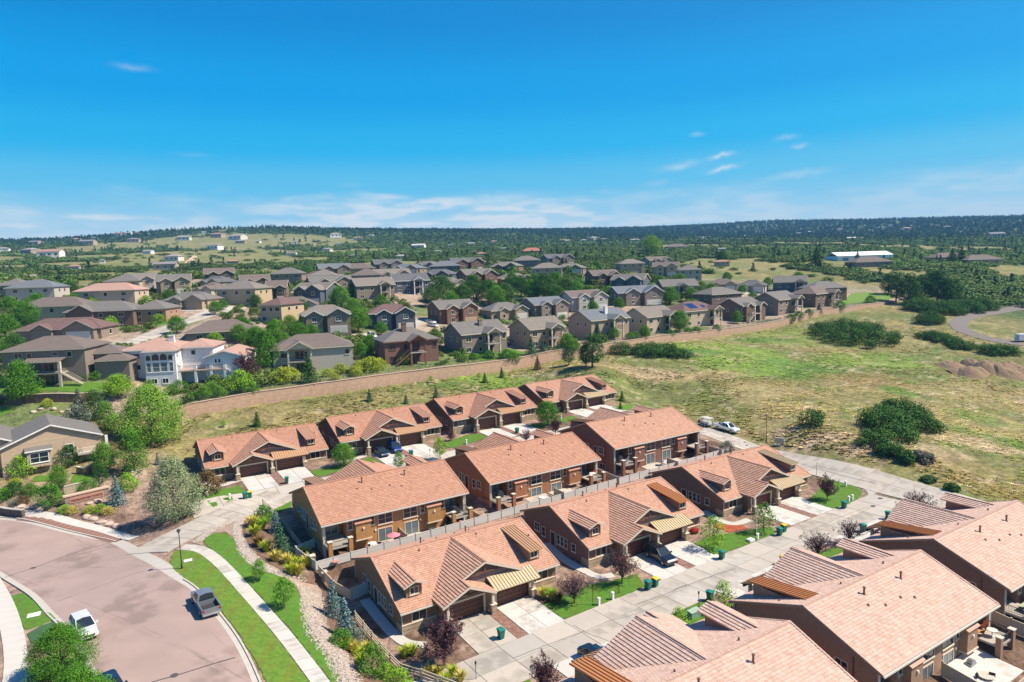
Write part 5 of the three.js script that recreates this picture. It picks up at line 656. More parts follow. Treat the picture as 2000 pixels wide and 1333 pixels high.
put1(1185, 560, 50, 0.3, 'garage', 'brown', 'rust', 'brown roofed house with a dark gable left of the dark slate house', {}); put1(1236, 533, 46, 0.1, 'hip', 'tan', 'tan', 'hip roofed house alone at the top of the slope', {}); put1(1300, 540, 46, -0.3, 'garage', 'brown', 'cream', 'yellow cream house with brown roof on the upper slope', {}); put1(1348, 548, 42, -0.1, 'hip', 'grey', 'sand', 'pale house with a blue solar panelled hip roof', { more: { solar: [[0, 6.3, -2.2, 6, 3.2, 0.4]] } });
// ---- upper rows
const back = 'houses in the uppermost rows of the quarter';
[[500, 575, 40, 'brown', 'brown'], [470, 570, 46, 'dark', 'taupe'], [560, 558, 46, 'grey', 'taupe'], [655, 545, 44, 'blue', 'taupe'], [610, 552, 40, 'maroon', 'tan'], [700, 545, 46, 'brown', 'tan'], [760, 534, 40, 'dark', 'taupe'], [790, 535, 48, 'blue', 'taupe'], [715, 562, 44, 'brown', 'taupe'], [770, 560, 50, 'tan', 'tan'], [850, 548, 50, 'dark', 'slate'], [870, 540, 46, 'blue', 'slate'], [915, 530, 46, 'dark', 'rust'], [985, 530, 44, 'tan', 'rust'], [1030, 526, 40, 'grey', 'taupe'], [1095, 520, 40, 'dark', 'taupe'], [1110, 534, 44, 'tan', 'taupe'], [240, 576, 50, 'grey', 'sand'], [275, 572, 40, 'tan', 'pale'], [55, 572, 46, 'tan', 'white'], [60, 590, 70, 'blue', 'pale'], [340, 575, 46, 'grey', 'tan'], [410, 565, 44, 'dark', 'tan'], [20, 585, 40, 'grey', 'tan'], [430, 558, 40, 'brown', 'brown'], [400, 580, 40, 'brown', 'sand'], [630, 562, 40, 'tan', 'sand'], [1290, 526, 34, 'brown', 'tan'], [830, 528, 38, 'grey', 'taupe']].forEach(([px, py, fw, r, w], i) => put1(px, py, fw * 1.22, [0.4, -0.3, 0.1][i % 3], ['garage', 'ranch', 'hip'][i % 3], r, w, `${r === 'tan' ? 'pale grey' : r} roofed ${w} house in the upper rows, ${px < 300 ? 'far left' : px < 520 ? 'left of the cream house' : px < 740 ? 'above the greenish grey house' : px < 900 ? 'above the navy roofed house' : 'by the tree belt top'}`, {}, back));
// ---- the house with the garden at the left edge
{ const p = gp(100, 918); house('detached_house', 'tan house with grey roof and a bay window beside the entrance garden', p, 0.66, { roof: 'grey', wallM: stucco(0.56, 0.42, 0.29), trim: whiteM, blocks: [{ x: -10, z: -9, w: 12, d: 14, h: 5.6, roof: 'gz', pitch: 0.46 }, { x: 0.5, z: -6, w: 15, d: 12, h: 5.4, roof: 'gz', pitch: 0.4 }, { x: -1.6, z: 0.5, w: 3.6, d: 1.2, h: 4.4, y0: 1.3, roof: 'shed', pitch: 0.4, ov: 0.25 }], wins: [['f', 0, 3.0, 2.8, 1.8, 2, 2, 2], ['f', 2.6, 3.5, 1.3, 1.8, 1, 2, 1], ['r', 2, 3.4, 1.4, 1.4, 2, 1, 1]], decks: [{ x: 6.6, w: 5, d: 3.4, y: 2.6, z: -1.4, top: 5.3, posts: [1], railM: whiteM }], vents: [[-9, -3, 8.2]] }); }
// ---- long white hall and brown roofed sheds on the right
{ const p = gp(1690, 511), s = 1 / pxAt(p), H = base('metal_hall', p.x, p.y, p.z, -0.05); tag(H, 'long white metal hall in the green land on the right', 'hall'); const w = new MB(), L = 104 * s, h = 12 * s; w.box(-L / 2, L / 2, -2, h, -22, 0); w.build('wall', std(C(0.72, 0.77, 0.82)), H); const r = new MB(); r.sheet([-L / 2 - 0.5, h, 0.6], [L / 2 + 0.5, h, 0.6], [L / 2 + 0.5, h + 3, -11], [-L / 2 - 0.5, h + 3, -11], 0.2); r.sheet([L / 2 + 0.5, h, -22.6], [-L / 2 - 0.5, h, -22.6], [-L / 2 - 0.5, h + 3, -11], [L / 2 + 0.5, h + 3, -11], 0.2); r.build('roof', std(C(0.8, 0.82, 0.84)), H); for (const x of [-0.36, -0.05, 0.12, 0.24]) { const d = new MB(); d.box(L * x - 2.2, L * x + 2.2, 0, h * 0.7, 0, 0.1); d.build('door', std(C(0.22, 0.26, 0.3)), H); } }
for (const [px, py, fw, l] of [[1708, 522, 104, 'long low brown roofed building in front of the white hall'], [1862, 512, 70, 'low brown building between dark pines on the right'], [1925, 517, 66, 'long pale brown building at the right beyond the thickets'], [1325, 488, 60, 'broad villa with many windows on the knoll by the lime green tree'], [1040, 497, 40, 'red roofed house on the knoll above the quarter'], [1265, 494, 30, 'small tan outbuilding beside the lime green tree']]) put1(px, py, fw, 0.05, 'hip', px === 1040 ? 'red' : 'brown', px === 1925 ? 'tan' : 'taupe', l, { h: 3.4, d: 14 });
// ---- scattered houses on the far slopes
const hutR = [std(C(0.3, 0.28, 0.27)), std(C(0.36, 0.2, 0.15)), std(C(0.22, 0.2, 0.2)), std(C(0.5, 0.48, 0.45))], hutW = [std(C(0.62, 0.56, 0.48)), std(C(0.4, 0.31, 0.24)), std(C(0.75, 0.72, 0.68))];
setSeed(31);
const hutSpots = [];
const huts = [[100, 503, 44, 1, 2], [60, 498, 36, 0, 1], [8, 491, 20, 0, 2], [70, 480, 26, 2, 1], [118, 470, 16, 0, 2], [150, 472, 18, 1, 0], [172, 479, 30, 2, 1], [185, 468, 12, 0, 2], [230, 462, 22, 1, 0], [252, 460, 18, 0, 2], [268, 459, 12, 1, 0], [262, 474, 24, 2, 1], [290, 496, 20, 0, 2], [360, 470, 26, 0, 0], [425, 464, 26, 1, 1], [465, 468, 34, 0, 0], [420, 488, 30, 2, 2], [470, 476, 20, 0, 1], [398, 456, 9, 0, 2], [147, 529, 26, 1, 0], [200, 515, 10, 0, 2], [325, 528, 44, 2, 1], [340, 510, 34, 0, 0], [455, 518, 24, 1, 1], [60, 551, 20, 0, 2], [30, 468, 10, 0, 2], [45, 466, 8, 2, 1],
  [505, 475, 10, 0, 2], [575, 476, 10, 0, 2], [655, 464, 24, 0, 2], [725, 463, 12, 0, 2], [700, 470, 20, 1, 0], [660, 480, 12, 0, 0], [570, 500, 20, 2, 2], [640, 492, 20, 0, 0], [776, 475, 10, 0, 1], [818, 487, 28, 3, 2], [855, 496, 14, 0, 0], [783, 507, 22, 0, 0], [920, 480, 16, 0, 0], [965, 476, 16, 1, 0], [985, 490, 12, 0, 2], [880, 483, 10, 0, 2], [690, 506, 16, 2, 1], [940, 502, 20, 1, 1],
  [1108, 474, 14, 0, 0], [1140, 472, 12, 0, 2], [1160, 470, 20, 0, 0], [1180, 471, 14, 2, 0], [1240, 474, 20, 0, 0], [1330, 470, 12, 1, 0], [1370, 468, 14, 0, 2], [1385, 466, 12, 0, 0], [1455, 464, 12, 0, 1], [1410, 492, 14, 0, 0], [1580, 456, 12, 3, 2], [1560, 459, 12, 0, 1], [1662, 470, 18, 3, 2], [1683, 468, 12, 0, 2], [1720, 447, 12, 0, 2], [1740, 443, 10, 0, 0], [1770, 451, 20, 1, 2], [1780, 444, 10, 0, 1], [1850, 446, 12, 0, 2], [1700, 452, 10, 0, 0], [1640, 451, 12, 1, 0], [1945, 464, 30, 2, 1], [1410, 520, 30, 1, 1], [1880, 455, 8, 0, 2]];
huts.forEach(([px, py, wp, r, w], i) => {
  const p = gp(px, py), s = 1 / pxAt(p), W = Math.min(34, wp * s * 0.9), h = Math.max(3.4, Math.min(7, W * 0.3)), H = base('hillside_house', p.x, p.y, p.z, rr(-0.5, 0.5)), b = { x: 0, z: 0, w: W, d: W * 0.6, h, roof: i % 3 ? 'hip' : 'gx', pitch: 0.36 }, wl = new MB(), rf = new MB(); wl.box(-W / 2, W / 2, -3, h, -W * 0.3, W * 0.3);
  roofOn(rf, wl, b, 0.6); wl.build('wall', hutW[w], H); rf.build('roof', hutR[r], H); for (const q of [-0.3, 0.05, 0.34]) addWin(H, q * W, h * 0.5, W * 0.3, 0, W * 0.14, h * 0.4, 1, 1, whiteM);
  hutSpots.push({ x: p.x, z: p.z, r: W * 0.8 });
  const side = px < 520 ? 'on the left hillside' : px < 1010 ? 'among the pines of the middle hills' : 'on the far slopes to the right'; const size = wp >= 24 ? 'larger' : 'tiny', lookR = ['grey', 'reddish', 'dark', 'white'][r], lookW = ['pale', 'tan', 'white'][w];
  tag(H, `${size} ${lookW} house with ${lookR} roof ${side}`, 'house', `houses scattered ${side}: ${size}, ${lookW}, ${lookR} roof`);
});
// ------------------------------------------------------------------ plants
const leafMat = (r, g, b) => new THREE.MeshPhysicalMaterial({ color: C(r, g, b), vertexColors: true, roughness: 0.9, specularIntensity: 0.25, side: THREE.DoubleSide });
const barkM = std(C(0.13, 0.1, 0.075), { map: grainT });
// a cloud of small leaf shaped faces round a centre; out = how far faces follow the outside
function leaves(mb, cx, cy, cz, rx, ry, rz, n, s, tone = [0.7, 1.25], hollow = 0.55) {
  for (let i = 0; i < n; i++) {
    const a = rr(0, 6.2832), y = rr(-1, 1), q = Math.sqrt(1 - y * y), d = [q * Math.cos(a), y, q * Math.sin(a)], t = hollow + (1 - hollow) * Math.pow(rnd(), 0.6), p = [cx + d[0] * rx * t, cy + d[1] * ry * t, cz + d[2] * rz * t];
    const nx = d[0] + rr(-0.9, 0.9), ny = d[1] + 0.5 + rr(-0.9, 0.9), nz = d[2] + rr(-0.9, 0.9), l = Math.hypot(nx, ny, nz) || 1, N = V3(nx / l, ny / l, nz / l), u = V3(rr(-1, 1), rr(-1, 1), rr(-1, 1)).cross(N).normalize(), v = N.clone().cross(u), k = rr(...tone), e = s * rr(0.7, 1.35), w = e * 0.62, hue = rr(-0.08, 0.08);
    mb.tint(k * (1 + hue), k, k * (1 - hue)); const P = (x, y2) => [p[0] + u.x * x + v.x * y2, p[1] + u.y * x + v.y * y2, p[2] + u.z * x + v.z * y2];
    mb.tri(P(-e, 0), P(0, -w), P(e, 0)); mb.tri(P(-e, 0), P(e, 0), P(0, w));
  }
}
// broad crown: clumps spread through an egg shaped volume. Unit height 1, unit width given.
function broadCrown(n, perClump, leaf, wide = 0.42, lowY = 0.25, clump = 0.17, tone, lump = 1) {
  const mb = new MB(); for (let i = 0; i < n; i++) { const a = i * 2.39996 + rr(-0.4, 0.4), y = (i + 0.5) / n, prof = Math.sin(Math.PI * Math.pow(0.08 + 0.88 * y, 0.75)), r = wide * prof * Math.sqrt(rr(0.25, 1)), c = clump * rr(0.7, 1.3) * lump, cl = rr(0.85, 1.12); leaves(mb, Math.cos(a) * r, lowY + (0.97 - lowY) * y, Math.sin(a) * r, c, c * 0.8, c, Math.round(perClump * 1.8), leaf * 0.74, [tone[0] * cl, tone[1] * cl], 0.4); } return mb.geo();
}
function coneCrown(tiers, perTier, leaf, wide, low, tone) { const mb = new MB(); for (let i = 0; i < tiers; i++) { const t = i / (tiers - 1), y = low + (1 - low) * Math.pow(t, 0.9), R = wide * (1 - t) * rr(0.86, 1.1) + 0.015, n = Math.max(5, Math.round(perTier * (1.05 - t))), off = rr(0, 6); for (let k = 0; k < n; k++) { const a = off + k / n * 6.2832 + rr(-0.12, 0.12), L = R * rr(0.78, 1.12), dr = 0.3 * L; for (let j = 0; j < 4; j++) { const q = (j + 0.8) / 4, x = Math.cos(a) * L * q, z = Math.sin(a) * L * q, yy = y - dr * q * q + 0.012; leaves(mb, x, yy, z, leaf * 1.4, leaf * 0.7, leaf * 1.4, 3, leaf, tone, 0.2); } } } return mb.geo(); }
function trunkGeo(h, r, limbs = 5, spread = 0.25, top = 0.75) { const mb = new MB(); mb.tube([0, -0.04, 0], [0.01, h, 0], r, r * 0.7, 7); mb.tube([0.01, h, 0], [0, top, 0.01], r * 0.7, r * 0.2, 6); for (let i = 0; i < limbs; i++) { const a = i * 2.4 + rr(-0.3, 0.3), y = h + (top - h) * rr(0, 0.45), e = [Math.cos(a) * spread * rr(0.7, 1.2), y + spread * rr(0.7, 1.3), Math.sin(a) * spread * rr(0.7, 1.2)]; mb.tube([0, y, 0], e, r * 0.5, r * 0.15, 5); } return mb.geo(); }
// open, twiggy purple crown
function twigTree(n, perTip, leaf) { const tw = new MB(), lf = new MB(); tw.tube([0, -0.03, 0], [0, 0.22, 0], 0.02, 0.016, 6); for (let i = 0; i < n; i++) { const a = i * 2.39996, el = rr(0.35, 1.35), L = rr(0.45, 0.78), b = [0, rr(0.15, 0.3), 0], e = [Math.cos(a) * Math.cos(el) * L * 0.85, b[1] + Math.sin(el) * L, Math.sin(a) * Math.cos(el) * L * 0.85]; tw.tube(b, e, 0.009, 0.003, 4); for (let k = 0; k < 5; k++) { const t = rr(0.35, 1), p = b.map((v, q) => v + (e[q] - v) * t), f = [p[0] + rr(-0.13, 0.13), p[1] + rr(0.02, 0.18), p[2] + rr(-0.13, 0.13)]; tw.tube(p, f, 0.005, 0.002, 3); for (let m = 0; m < 2; m++) { const c = p.map((v, q) => v + (f[q] - v) * (0.4 + 0.6 * m)); leaves(lf, c[0], c[1], c[2], 0.06, 0.06, 0.06, perTip, leaf, [0.6, 1.5], 0); } } } return [lf.geo(), tw.geo()]; }
setSeed(9);
const GEO = {
  round: [broadCrown(64, 76, 0.021, 0.4, 0.22, 0.155, [0.7, 1.25]), trunkGeo(0.28, 0.026)],
  big: [broadCrown(150, 110, 0.0145, 0.54, 0.06, 0.14, [0.65, 1.3]), trunkGeo(0.15, 0.03, 7, 0.3)],
  ash: [broadCrown(100, 90, 0.0145, 0.41, 0.08, 0.125, [0.65, 1.3]), trunkGeo(0.16, 0.024, 7, 0.28)],
  tall: [broadCrown(50, 60, 0.018, 0.25, 0.1, 0.12, [0.65, 1.2]), trunkGeo(0.15, 0.02)],
  young: [broadCrown(34, 40, 0.024, 0.27, 0.3, 0.12, [0.75, 1.3]), trunkGeo(0.33, 0.016, 4, 0.15)],
  sparse: [broadCrown(30, 24, 0.03, 0.34, 0.22, 0.15, [0.75, 1.35]), trunkGeo(0.25, 0.014, 8, 0.3)],
  spruce: [coneCrown(17, 19, 0.024, 0.36, 0.08, [0.6, 1.3]), trunkGeo(0.1, 0.022, 0, 0, 0.95)],
  slimSpruce: [coneCrown(15, 15, 0.026, 0.26, 0.06, [0.6, 1.3]), trunkGeo(0.1, 0.022, 0, 0, 0.95)],
  pine: [broadCrown(44, 50, 0.02, 0.24, 0.18, 0.11, [0.6, 1.2]), trunkGeo(0.2, 0.022, 4, 0.12, 0.9)],
  shrub: [broadCrown(26, 52, 0.045, 0.62, 0.06, 0.26, [0.7, 1.3]), trunkGeo(0.2, 0.03, 5, 0.4, 0.6)],
  plum: twigTree(46, 9, 0.019), bare: twigTree(42, 4, 0.017),
};
// tufts of tall grass
{ const mb = new MB(); for (let i = 0; i < 150; i++) { const a = rr(0, 6.28), r = 0.25 * Math.sqrt(rnd()), l = rr(0.6, 1.05), b = [Math.cos(a) * r * 0.5, 0, Math.sin(a) * r * 0.5], m = [Math.cos(a) * r * 1.3, l * 0.65, Math.sin(a) * r * 1.3], e = [Math.cos(a) * (r * 2.2 + 0.12), l * rr(0.75, 1), Math.sin(a) * (r * 2.2 + 0.12)], s = [-Math.sin(a) * 0.025, 0, Math.cos(a) * 0.025], k = rr(0.7, 1.3), q = (p, f) => p.map((v, j) => v + s[j] * f); mb.tint(k * rr(0.9, 1.2), k, k * 0.8); mb.quad(q(b, -1), q(b, 1), q(m, 1), q(m, -1)); mb.tri(q(m, -1), q(m, 1), e); } GEO.tuft = [mb.geo(), null]; }
const LEAF = { green: leafMat(0.0786, 0.213, 0.0182), mid: leafMat(0.112, 0.255, 0.0253), lime: leafMat(0.21, 0.383, 0.0304), silver: leafMat(0.257, 0.317, 0.162), dark: leafMat(0.0393, 0.0992, 0.0182), oak: leafMat(0.055, 0.142, 0.0203), blue: leafMat(0.162, 0.257, 0.25), bluegreen: leafMat(0.0786, 0.17, 0.0863), plum: leafMat(0.101, 0.0432, 0.054), umber: leafMat(0.149, 0.0945, 0.0405), yellow: leafMat(0.314, 0.383, 0.0355), straw: leafMat(0.459, 0.405, 0.0945), grey: leafMat(0.176, 0.203, 0.149), willow: leafMat(0.197, 0.355, 0.0455) };
const twigM = std(C(0.1, 0.075, 0.065));
const proto = new Map();
function plant(name, kind, leaf, px, py, hpx, label, cat = 'tree', group, wide = 1) {
  const p = gp(px, py), ppm = pxAt(p), h = hpx / ppm, key = kind + leaf; let o;
  if (!proto.has(key)) { o = base(name, 0, 0, 0); mesh(kind === 'tuft' ? 'blade_clump' : kind === 'shrub' ? 'foliage' : 'crown', GEO[kind][0], LEAF[leaf], o); if (GEO[kind][1]) mesh('trunk', GEO[kind][1], kind === 'plum' || kind === 'bare' ? twigM : barkM, o); proto.set(key, o); }
  else { o = proto.get(key).clone(); o.name = numbered(name); o.userData = {}; scene.add(o); }
  o.position.set(p.x, p.y - 0.05, p.z); o.rotation.y = rr(0, 6.28); o.scale.set(h * wide, h, h * wide); tag(o, label, cat, group); return o;
}
setSeed(21);
const P = plant;
// the entrance garden and the slope at the left
P('willow_tree', 'big', 'willow', 296, 862, 108, 'largest bright green tree, at the left end of the retaining wall', 'tree', null, 1.1);
P('deciduous_tree', 'ash', 'silver', 342, 1016, 124, 'large silvery green tree beside the entry street', 'tree', null, 0.98);
P('deciduous_tree', 'tall', 'green', 262, 928, 88, 'tall narrow green tree between the garden and the rear row', 'tree', null, 1.15);
P('blue_spruce', 'spruce', 'blue', 229, 988, 58, 'small blue spruce beside the brick entrance sign', 'tree');
P('deciduous_tree', 'round', 'green', 44, 790, 84, 'dark green tree on the lawn edge at the far left', 'tree', null, 0.95);
P('grey_conifer', 'spruce', 'grey', 156, 822, 62, 'grey conifer among dark shrubs below the terrace wall', 'tree'); P('dark_conifer', 'pine', 'dark', 186, 820, 58, 'dark conifer right of the grey conifer below the terrace', 'tree', null, 1.5);
P('deciduous_tree', 'tall', 'mid', 210, 842, 58, 'green columnar tree left of the largest bright green tree', 'tree', null, 1.4); P('grey_shrub', 'shrub', 'grey', 152, 832, 40, 'grey green spreading shrub below the terrace', 'shrub');
P('deciduous_tree', 'round', 'lime', 232, 778, 46, 'yellow green bushy tree beside the white stucco house', 'tree', null, 1.5);
[[115, 955, 46, 'mid', 'medium green garden tree left of the small lawn'], [100, 988, 42, 'green', 'green garden tree behind the entrance kerb'], [42, 930, 40, 'lime', 'yellow green garden shrub under the tan gabled house'], [72, 922, 34, 'umber', 'reddish green garden shrub under the bay window'], [135, 908, 38, 'dark', 'round dark garden bush right of the bay window'], [250, 958, 34, 'lime', 'light green bush behind the small blue spruce'], [170, 966, 30, 'green', 'little tree in front of the cream garden wall'], [406, 964, 46, 'umber', 'reddish green bush in front of the leftmost rear duplex'], [205, 925, 60, 'mid', 'slender garden tree between the lawn and the tall narrow tree'], [28, 965, 24, 'dark', 'low dark hedge bush at the left edge of the garden'], [60, 967, 22, 'green', 'low hedge bush in the middle of the garden'], [10, 975, 22, 'green', 'low hedge bush at the frame edge of the garden']].forEach(([x, y, h, c, l], i) => P(i === 8 ? 'garden_tree' : 'garden_shrub', i === 8 || i === 0 ? 'round' : 'shrub', c, x, y, h, l, 'shrub', null, i > 8 ? 1.2 : 0.95));
P('small_pine', 'pine', 'dark', 197, 948, 44, 'small dark pine behind the blue spruce of the garden', 'tree', null, 1.3); P('blue_spruce', 'slimSpruce', 'blue', 308, 908, 24, 'tiny blue spruce above the large silvery green tree', 'tree');
[[30, 950, 'yellow'], [150, 905, 'straw'], [175, 1003, 'yellow'], [196, 1000, 'lime'], [210, 1005, 'straw'], [140, 1004, 'straw'], [126, 1002, 'lime'], [70, 770, 'lime'], [92, 795, 'yellow'], [30, 990, 'grey'], [80, 905, 'grey'], [12, 925, 'grey'], [45, 985, 'umber']].forEach(([x, y, c]) => P('garden_perennial', 'shrub', c, x, y, 16, `small ${c === 'straw' ? 'straw coloured' : c === 'lime' ? 'light green' : c === 'grey' ? 'grey green' : c === 'umber' ? 'reddish' : 'yellow'} perennial in the entrance garden`, 'plant', `perennials in the entrance garden, ${c}`, 1.2));
P('deciduous_tree', 'big', 'green', 122, 1318, 100, 'large round green street tree at the lower left, over the white car', 'tree', null, 1.12); P('deciduous_tree', 'big', 'green', 152, 1402, 100, 'round green street tree cut off by the bottom edge at the lower left', 'tree', null, 1.2);
// strip beside the nearest duplexes
P('blue_spruce', 'spruce', 'blue', 540, 1042, 46, 'grey blue spruce at the left end of the ochre duplex', 'tree', null, 1.2); P('green_spruce', 'spruce', 'bluegreen', 549, 1084, 64, 'green spruce just below the grey blue spruce by the rail fence', 'tree', null, 1.05);
P('blue_spruce', 'spruce', 'blue', 651, 1206, 76, 'blue spruce beside the rock path, the rear one of a pair', 'tree', null, 0.9); P('blue_spruce', 'spruce', 'blue', 676, 1250, 84, 'blue spruce beside the rock path, the front one of a pair', 'tree', null, 0.95);
P('young_tree', 'young', 'mid', 507, 1136, 44, 'young green tree on the lawn strip, the upper one', 'tree', null, 1.2); P('young_tree', 'young', 'mid', 556, 1190, 66, 'young green tree on the lawn strip, the lower one with a long shadow', 'tree', null, 1.1);
P('shrub_tree', 'shrub', 'mid', 727, 1320, 66, 'bright green shrub inside the bend of the rail fence', 'shrub', null, 0.65); P('shrub', 'shrub', 'lime', 756, 1326, 32, 'low light green shrub at the bend of the rail fence', 'shrub', null, 0.9); P('shrub', 'shrub', 'green', 664, 1262, 34, 'green shrub at the foot of the blue spruce pair', 'shrub'); P('shrub', 'shrub', 'grey', 690, 1258, 34, 'grey shrub right of the blue spruce pair', 'shrub', null, 1.1); P('shrub', 'shrub', 'green', 516, 1020, 32, 'green shrub at the upper end of the mulch strip', 'shrub'); P('shrub', 'shrub', 'lime', 780, 1345, 40, 'light green shrub at the bottom edge under the rail fence', 'shrub');
[[498, 1048, 'yellow'], [505, 1068, 'umber'], [520, 1078, 'yellow'], [560, 1104, 'straw'], [575, 1110, 'yellow'], [590, 1112, 'yellow'], [602, 1106, 'straw'], [568, 1122, 'yellow'], [582, 1124, 'straw'], [596, 1090, 'yellow'], [538, 1098, 'straw'], [690, 1276, 'straw'], [704, 1286, 'yellow'], [716, 1276, 'straw'], [706, 1300, 'yellow'], [676, 1268, 'yellow'], [838, 1322, 'straw'], [856, 1324, 'straw'], [884, 1322, 'yellow'], [900, 1332, 'straw'], [790, 1284, 'yellow'], [806, 1280, 'yellow'], [868, 1338, 'yellow'], [494, 1030, 'straw'], [512, 1034, 'lime'], [1062, 1168, 'straw'], [1078, 1172, 'lime'], [1090, 1178, 'umber']].forEach(([x, y, c]) => P('ornamental_grass', 'tuft', c, x, y, 26, `clump of ${c === 'straw' ? 'straw coloured' : c === 'umber' ? 'rusty' : c === 'lime' ? 'light green' : 'yellow green'} tall grass beside the nearest duplexes`, 'grass clump', `clumps of tall grass, ${c}`, 1.1));
[[868, 1300, 104, 'plum', 0.92, 'largest purple plum tree, in front of the nearest duplex'], [1215, 1142, 76, 'bare', 1.0, 'purple plum tree left of the black car in the drive'], [1122, 1180, 66, 'bare', 1.1, 'purple plum tree at the left end of the lawn beside the nearest duplex'], [1064, 1360, 84, 'plum', 0.8, 'purple plum tree at the bottom edge by the street'], [1616, 978, 50, 'plum', 0.9, 'purple plum tree on the corner lawn'], [1598, 1092, 58, 'bare', 1.2, 'thin dark plum tree with bare twigs, the nearest of three along the street'], [1660, 1062, 50, 'bare', 1.2, 'thin dark plum tree with bare twigs, the middle of three along the street'], [1792, 1012, 56, 'bare', 1.2, 'thin dark plum tree with bare twigs, the farthest of three along the street'], [1085, 850, 34, 'plum', 0.9, 'small purple tree behind the orange brown duplex'], [1028, 866, 30, 'bare', 1, 'small grey twiggy tree behind the orange brown duplex'], [880, 862, 22, 'plum', 0.9, 'small purple shrub at the third rear duplex'], [484, 744, 56, 'plum', 0.95, 'dark purple tree at the right end of the white stucco house']].forEach(([x, y, h, k, w, l]) => P('plum_tree', k, 'plum', x, y, h, l, 'tree', null, w));
[[1394, 1074, 66, 'sparse', 'lime', 'young yellow green tree on the lawn in front of the red mulch'], [1492, 1042, 60, 'sparse', 'mid', 'young light green tree left of the white drives of the end duplex'], [1414, 1196, 62, 'sparse', 'lime', 'young yellow green tree across the street, behind the pale roof peak'], [1326, 1234, 50, 'sparse', 'lime', 'young yellow green tree at the near side of the street beside two bins'], [1756, 1020, 36, 'sparse', 'mid', 'thin young tree beside the far bin on the street'], [672, 912, 46, 'round', 'mid', 'bright green tree between the two left rear duplexes'], [780, 922, 40, 'young', 'mid', 'young green tree above the ochre duplex roof'], [860, 900, 46, 'young', 'lime', 'young light green tree above the left end of the orange brown duplex'], [1070, 832, 48, 'round', 'green', 'round dark green tree between the two right rear duplexes'], [1420, 886, 24, 'shrub', 'grey', 'grey green bush at the end of the white vinyl fence']].forEach(([x, y, h, k, c, l]) => P('lawn_tree', k, c, x, y, h, l, 'tree', null, k === 'round' ? 1.2 : 1.05));
// small trees on the grass strip
[[502, 833, 28, 'dark'], [722, 784, 24, 'bluegreen'], [793, 789, 18, 'bluegreen'], [852, 778, 22, 'bluegreen'], [980, 738, 20, 'oak'], [947, 748, 20, 'oak'], [842, 748, 14, 'lime'], [437, 835, 14, 'lime'], [936, 742, 14, 'yellow'], [1215, 784, 20, 'oak'], [1050, 722, 26, 'umber'], [1212, 800, 16, 'green']].forEach(([x, y, h, c], i) => P('strip_conifer', c === 'lime' || c === 'yellow' ? 'young' : 'slimSpruce', c, x, y, h, `small ${{ dark: 'dark green', bluegreen: 'bluish green', oak: 'deep green', lime: 'light green', yellow: 'yellowish', umber: 'brown', green: 'green' }[c]} tree on the dry grass strip behind the rear duplexes`, 'tree', `small trees on the grass strip, ${c}`, 1.3));
P('dark_conifer', 'pine', 'dark', 1111, 714, 40, 'narrow dark tree at the foot of the retaining wall', 'tree', null, 1.2); P('dark_conifer', 'pine', 'dark', 1157, 718, 66, 'broad dark pine at the foot of the retaining wall', 'tree', null, 1.6); P('dark_conifer', 'pine', 'oak', 1145, 716, 44, 'lower green pine beside the broad dark pine at the wall', 'tree', null, 1.3);
// ---- trees and shrubs of the quarter
const T1 = (l, c, kind, name, cat, label, group, wide = 1, hs = 1) => l.forEach(([x, y, h, w]) => named.push([P(name, kind, c, x, y, h * hs, label, cat, group, (w ?? 1) * wide), x, y]));
const named = [];
T1([[866, 592, 52, 1.3], [905, 596, 40, 1.2], [955, 592, 44, 1.3], [985, 598, 44, 1.2], [1062, 590, 54, 1.2], [1105, 588, 44, 1.2], [1018, 580, 40, 1.2], [1148, 596, 36, 1.2], [1175, 600, 32, 1.2], [840, 600, 36, 1.3], [1090, 600, 40, 1.2], [925, 584, 46, 1.2]], 'oak', 'round', 'belt_tree', 'tree', 'dark green tree in the belt of trees across the middle of the quarter', 'dark trees of the belt');
T1([[970, 600, 40, 1.3], [1040, 588, 40, 1.2], [1125, 584, 34, 1.3], [880, 604, 34, 1.3], [1190, 588, 28, 1.3]], 'mid', 'round', 'belt_tree', 'tree', 'lighter green tree in the belt of trees across the middle of the quarter', 'light trees of the belt');
T1([[520, 720, 78, 0.9], [505, 700, 60, 0.9], [535, 690, 62, 0.9]], 'green', 'tall', 'tall_tree', 'tree', 'tall dark green tree between the white stucco house and the grey house', 'tall trees beside the grey house', 1.3);
T1([[604, 748, 56], [590, 660, 44], [655, 605, 40], [640, 690, 20]], 'dark', 'spruce', 'dark_conifer', 'tree', 'dark conifer near the grey and greenish grey houses', 'dark conifers near the grey houses', 1.15);
T1([[540, 660, 36], [567, 655, 38], [468, 670, 36], [495, 672, 28], [700, 650, 46], [690, 620, 36], [665, 600, 40], [670, 650, 30], [555, 680, 30], [712, 632, 30]], 'mid', 'round', 'garden_tree', 'tree', 'green garden tree among the houses left of the slate blue house', 'garden trees in the left part of the quarter', 1.25);
T1([[345, 652, 34], [420, 615, 26], [435, 606, 20], [300, 622, 24], [145, 600, 26], [50, 640, 50], [20, 620, 40], [75, 618, 44], [110, 580, 30], [270, 585, 26], [10, 660, 46]], 'green', 'round', 'garden_tree', 'tree', 'dark green garden tree among the houses at the far left', 'garden trees at the far left', 1.3);
T1([[215, 650, 26], [310, 632, 18], [218, 640, 22], [285, 596, 18], [180, 596, 16], [420, 670, 20], [470, 764, 40]], 'lime', 'shrub', 'garden_shrub', 'shrub', 'light green garden shrub among the left houses', 'light shrubs among the left houses', 1.1);
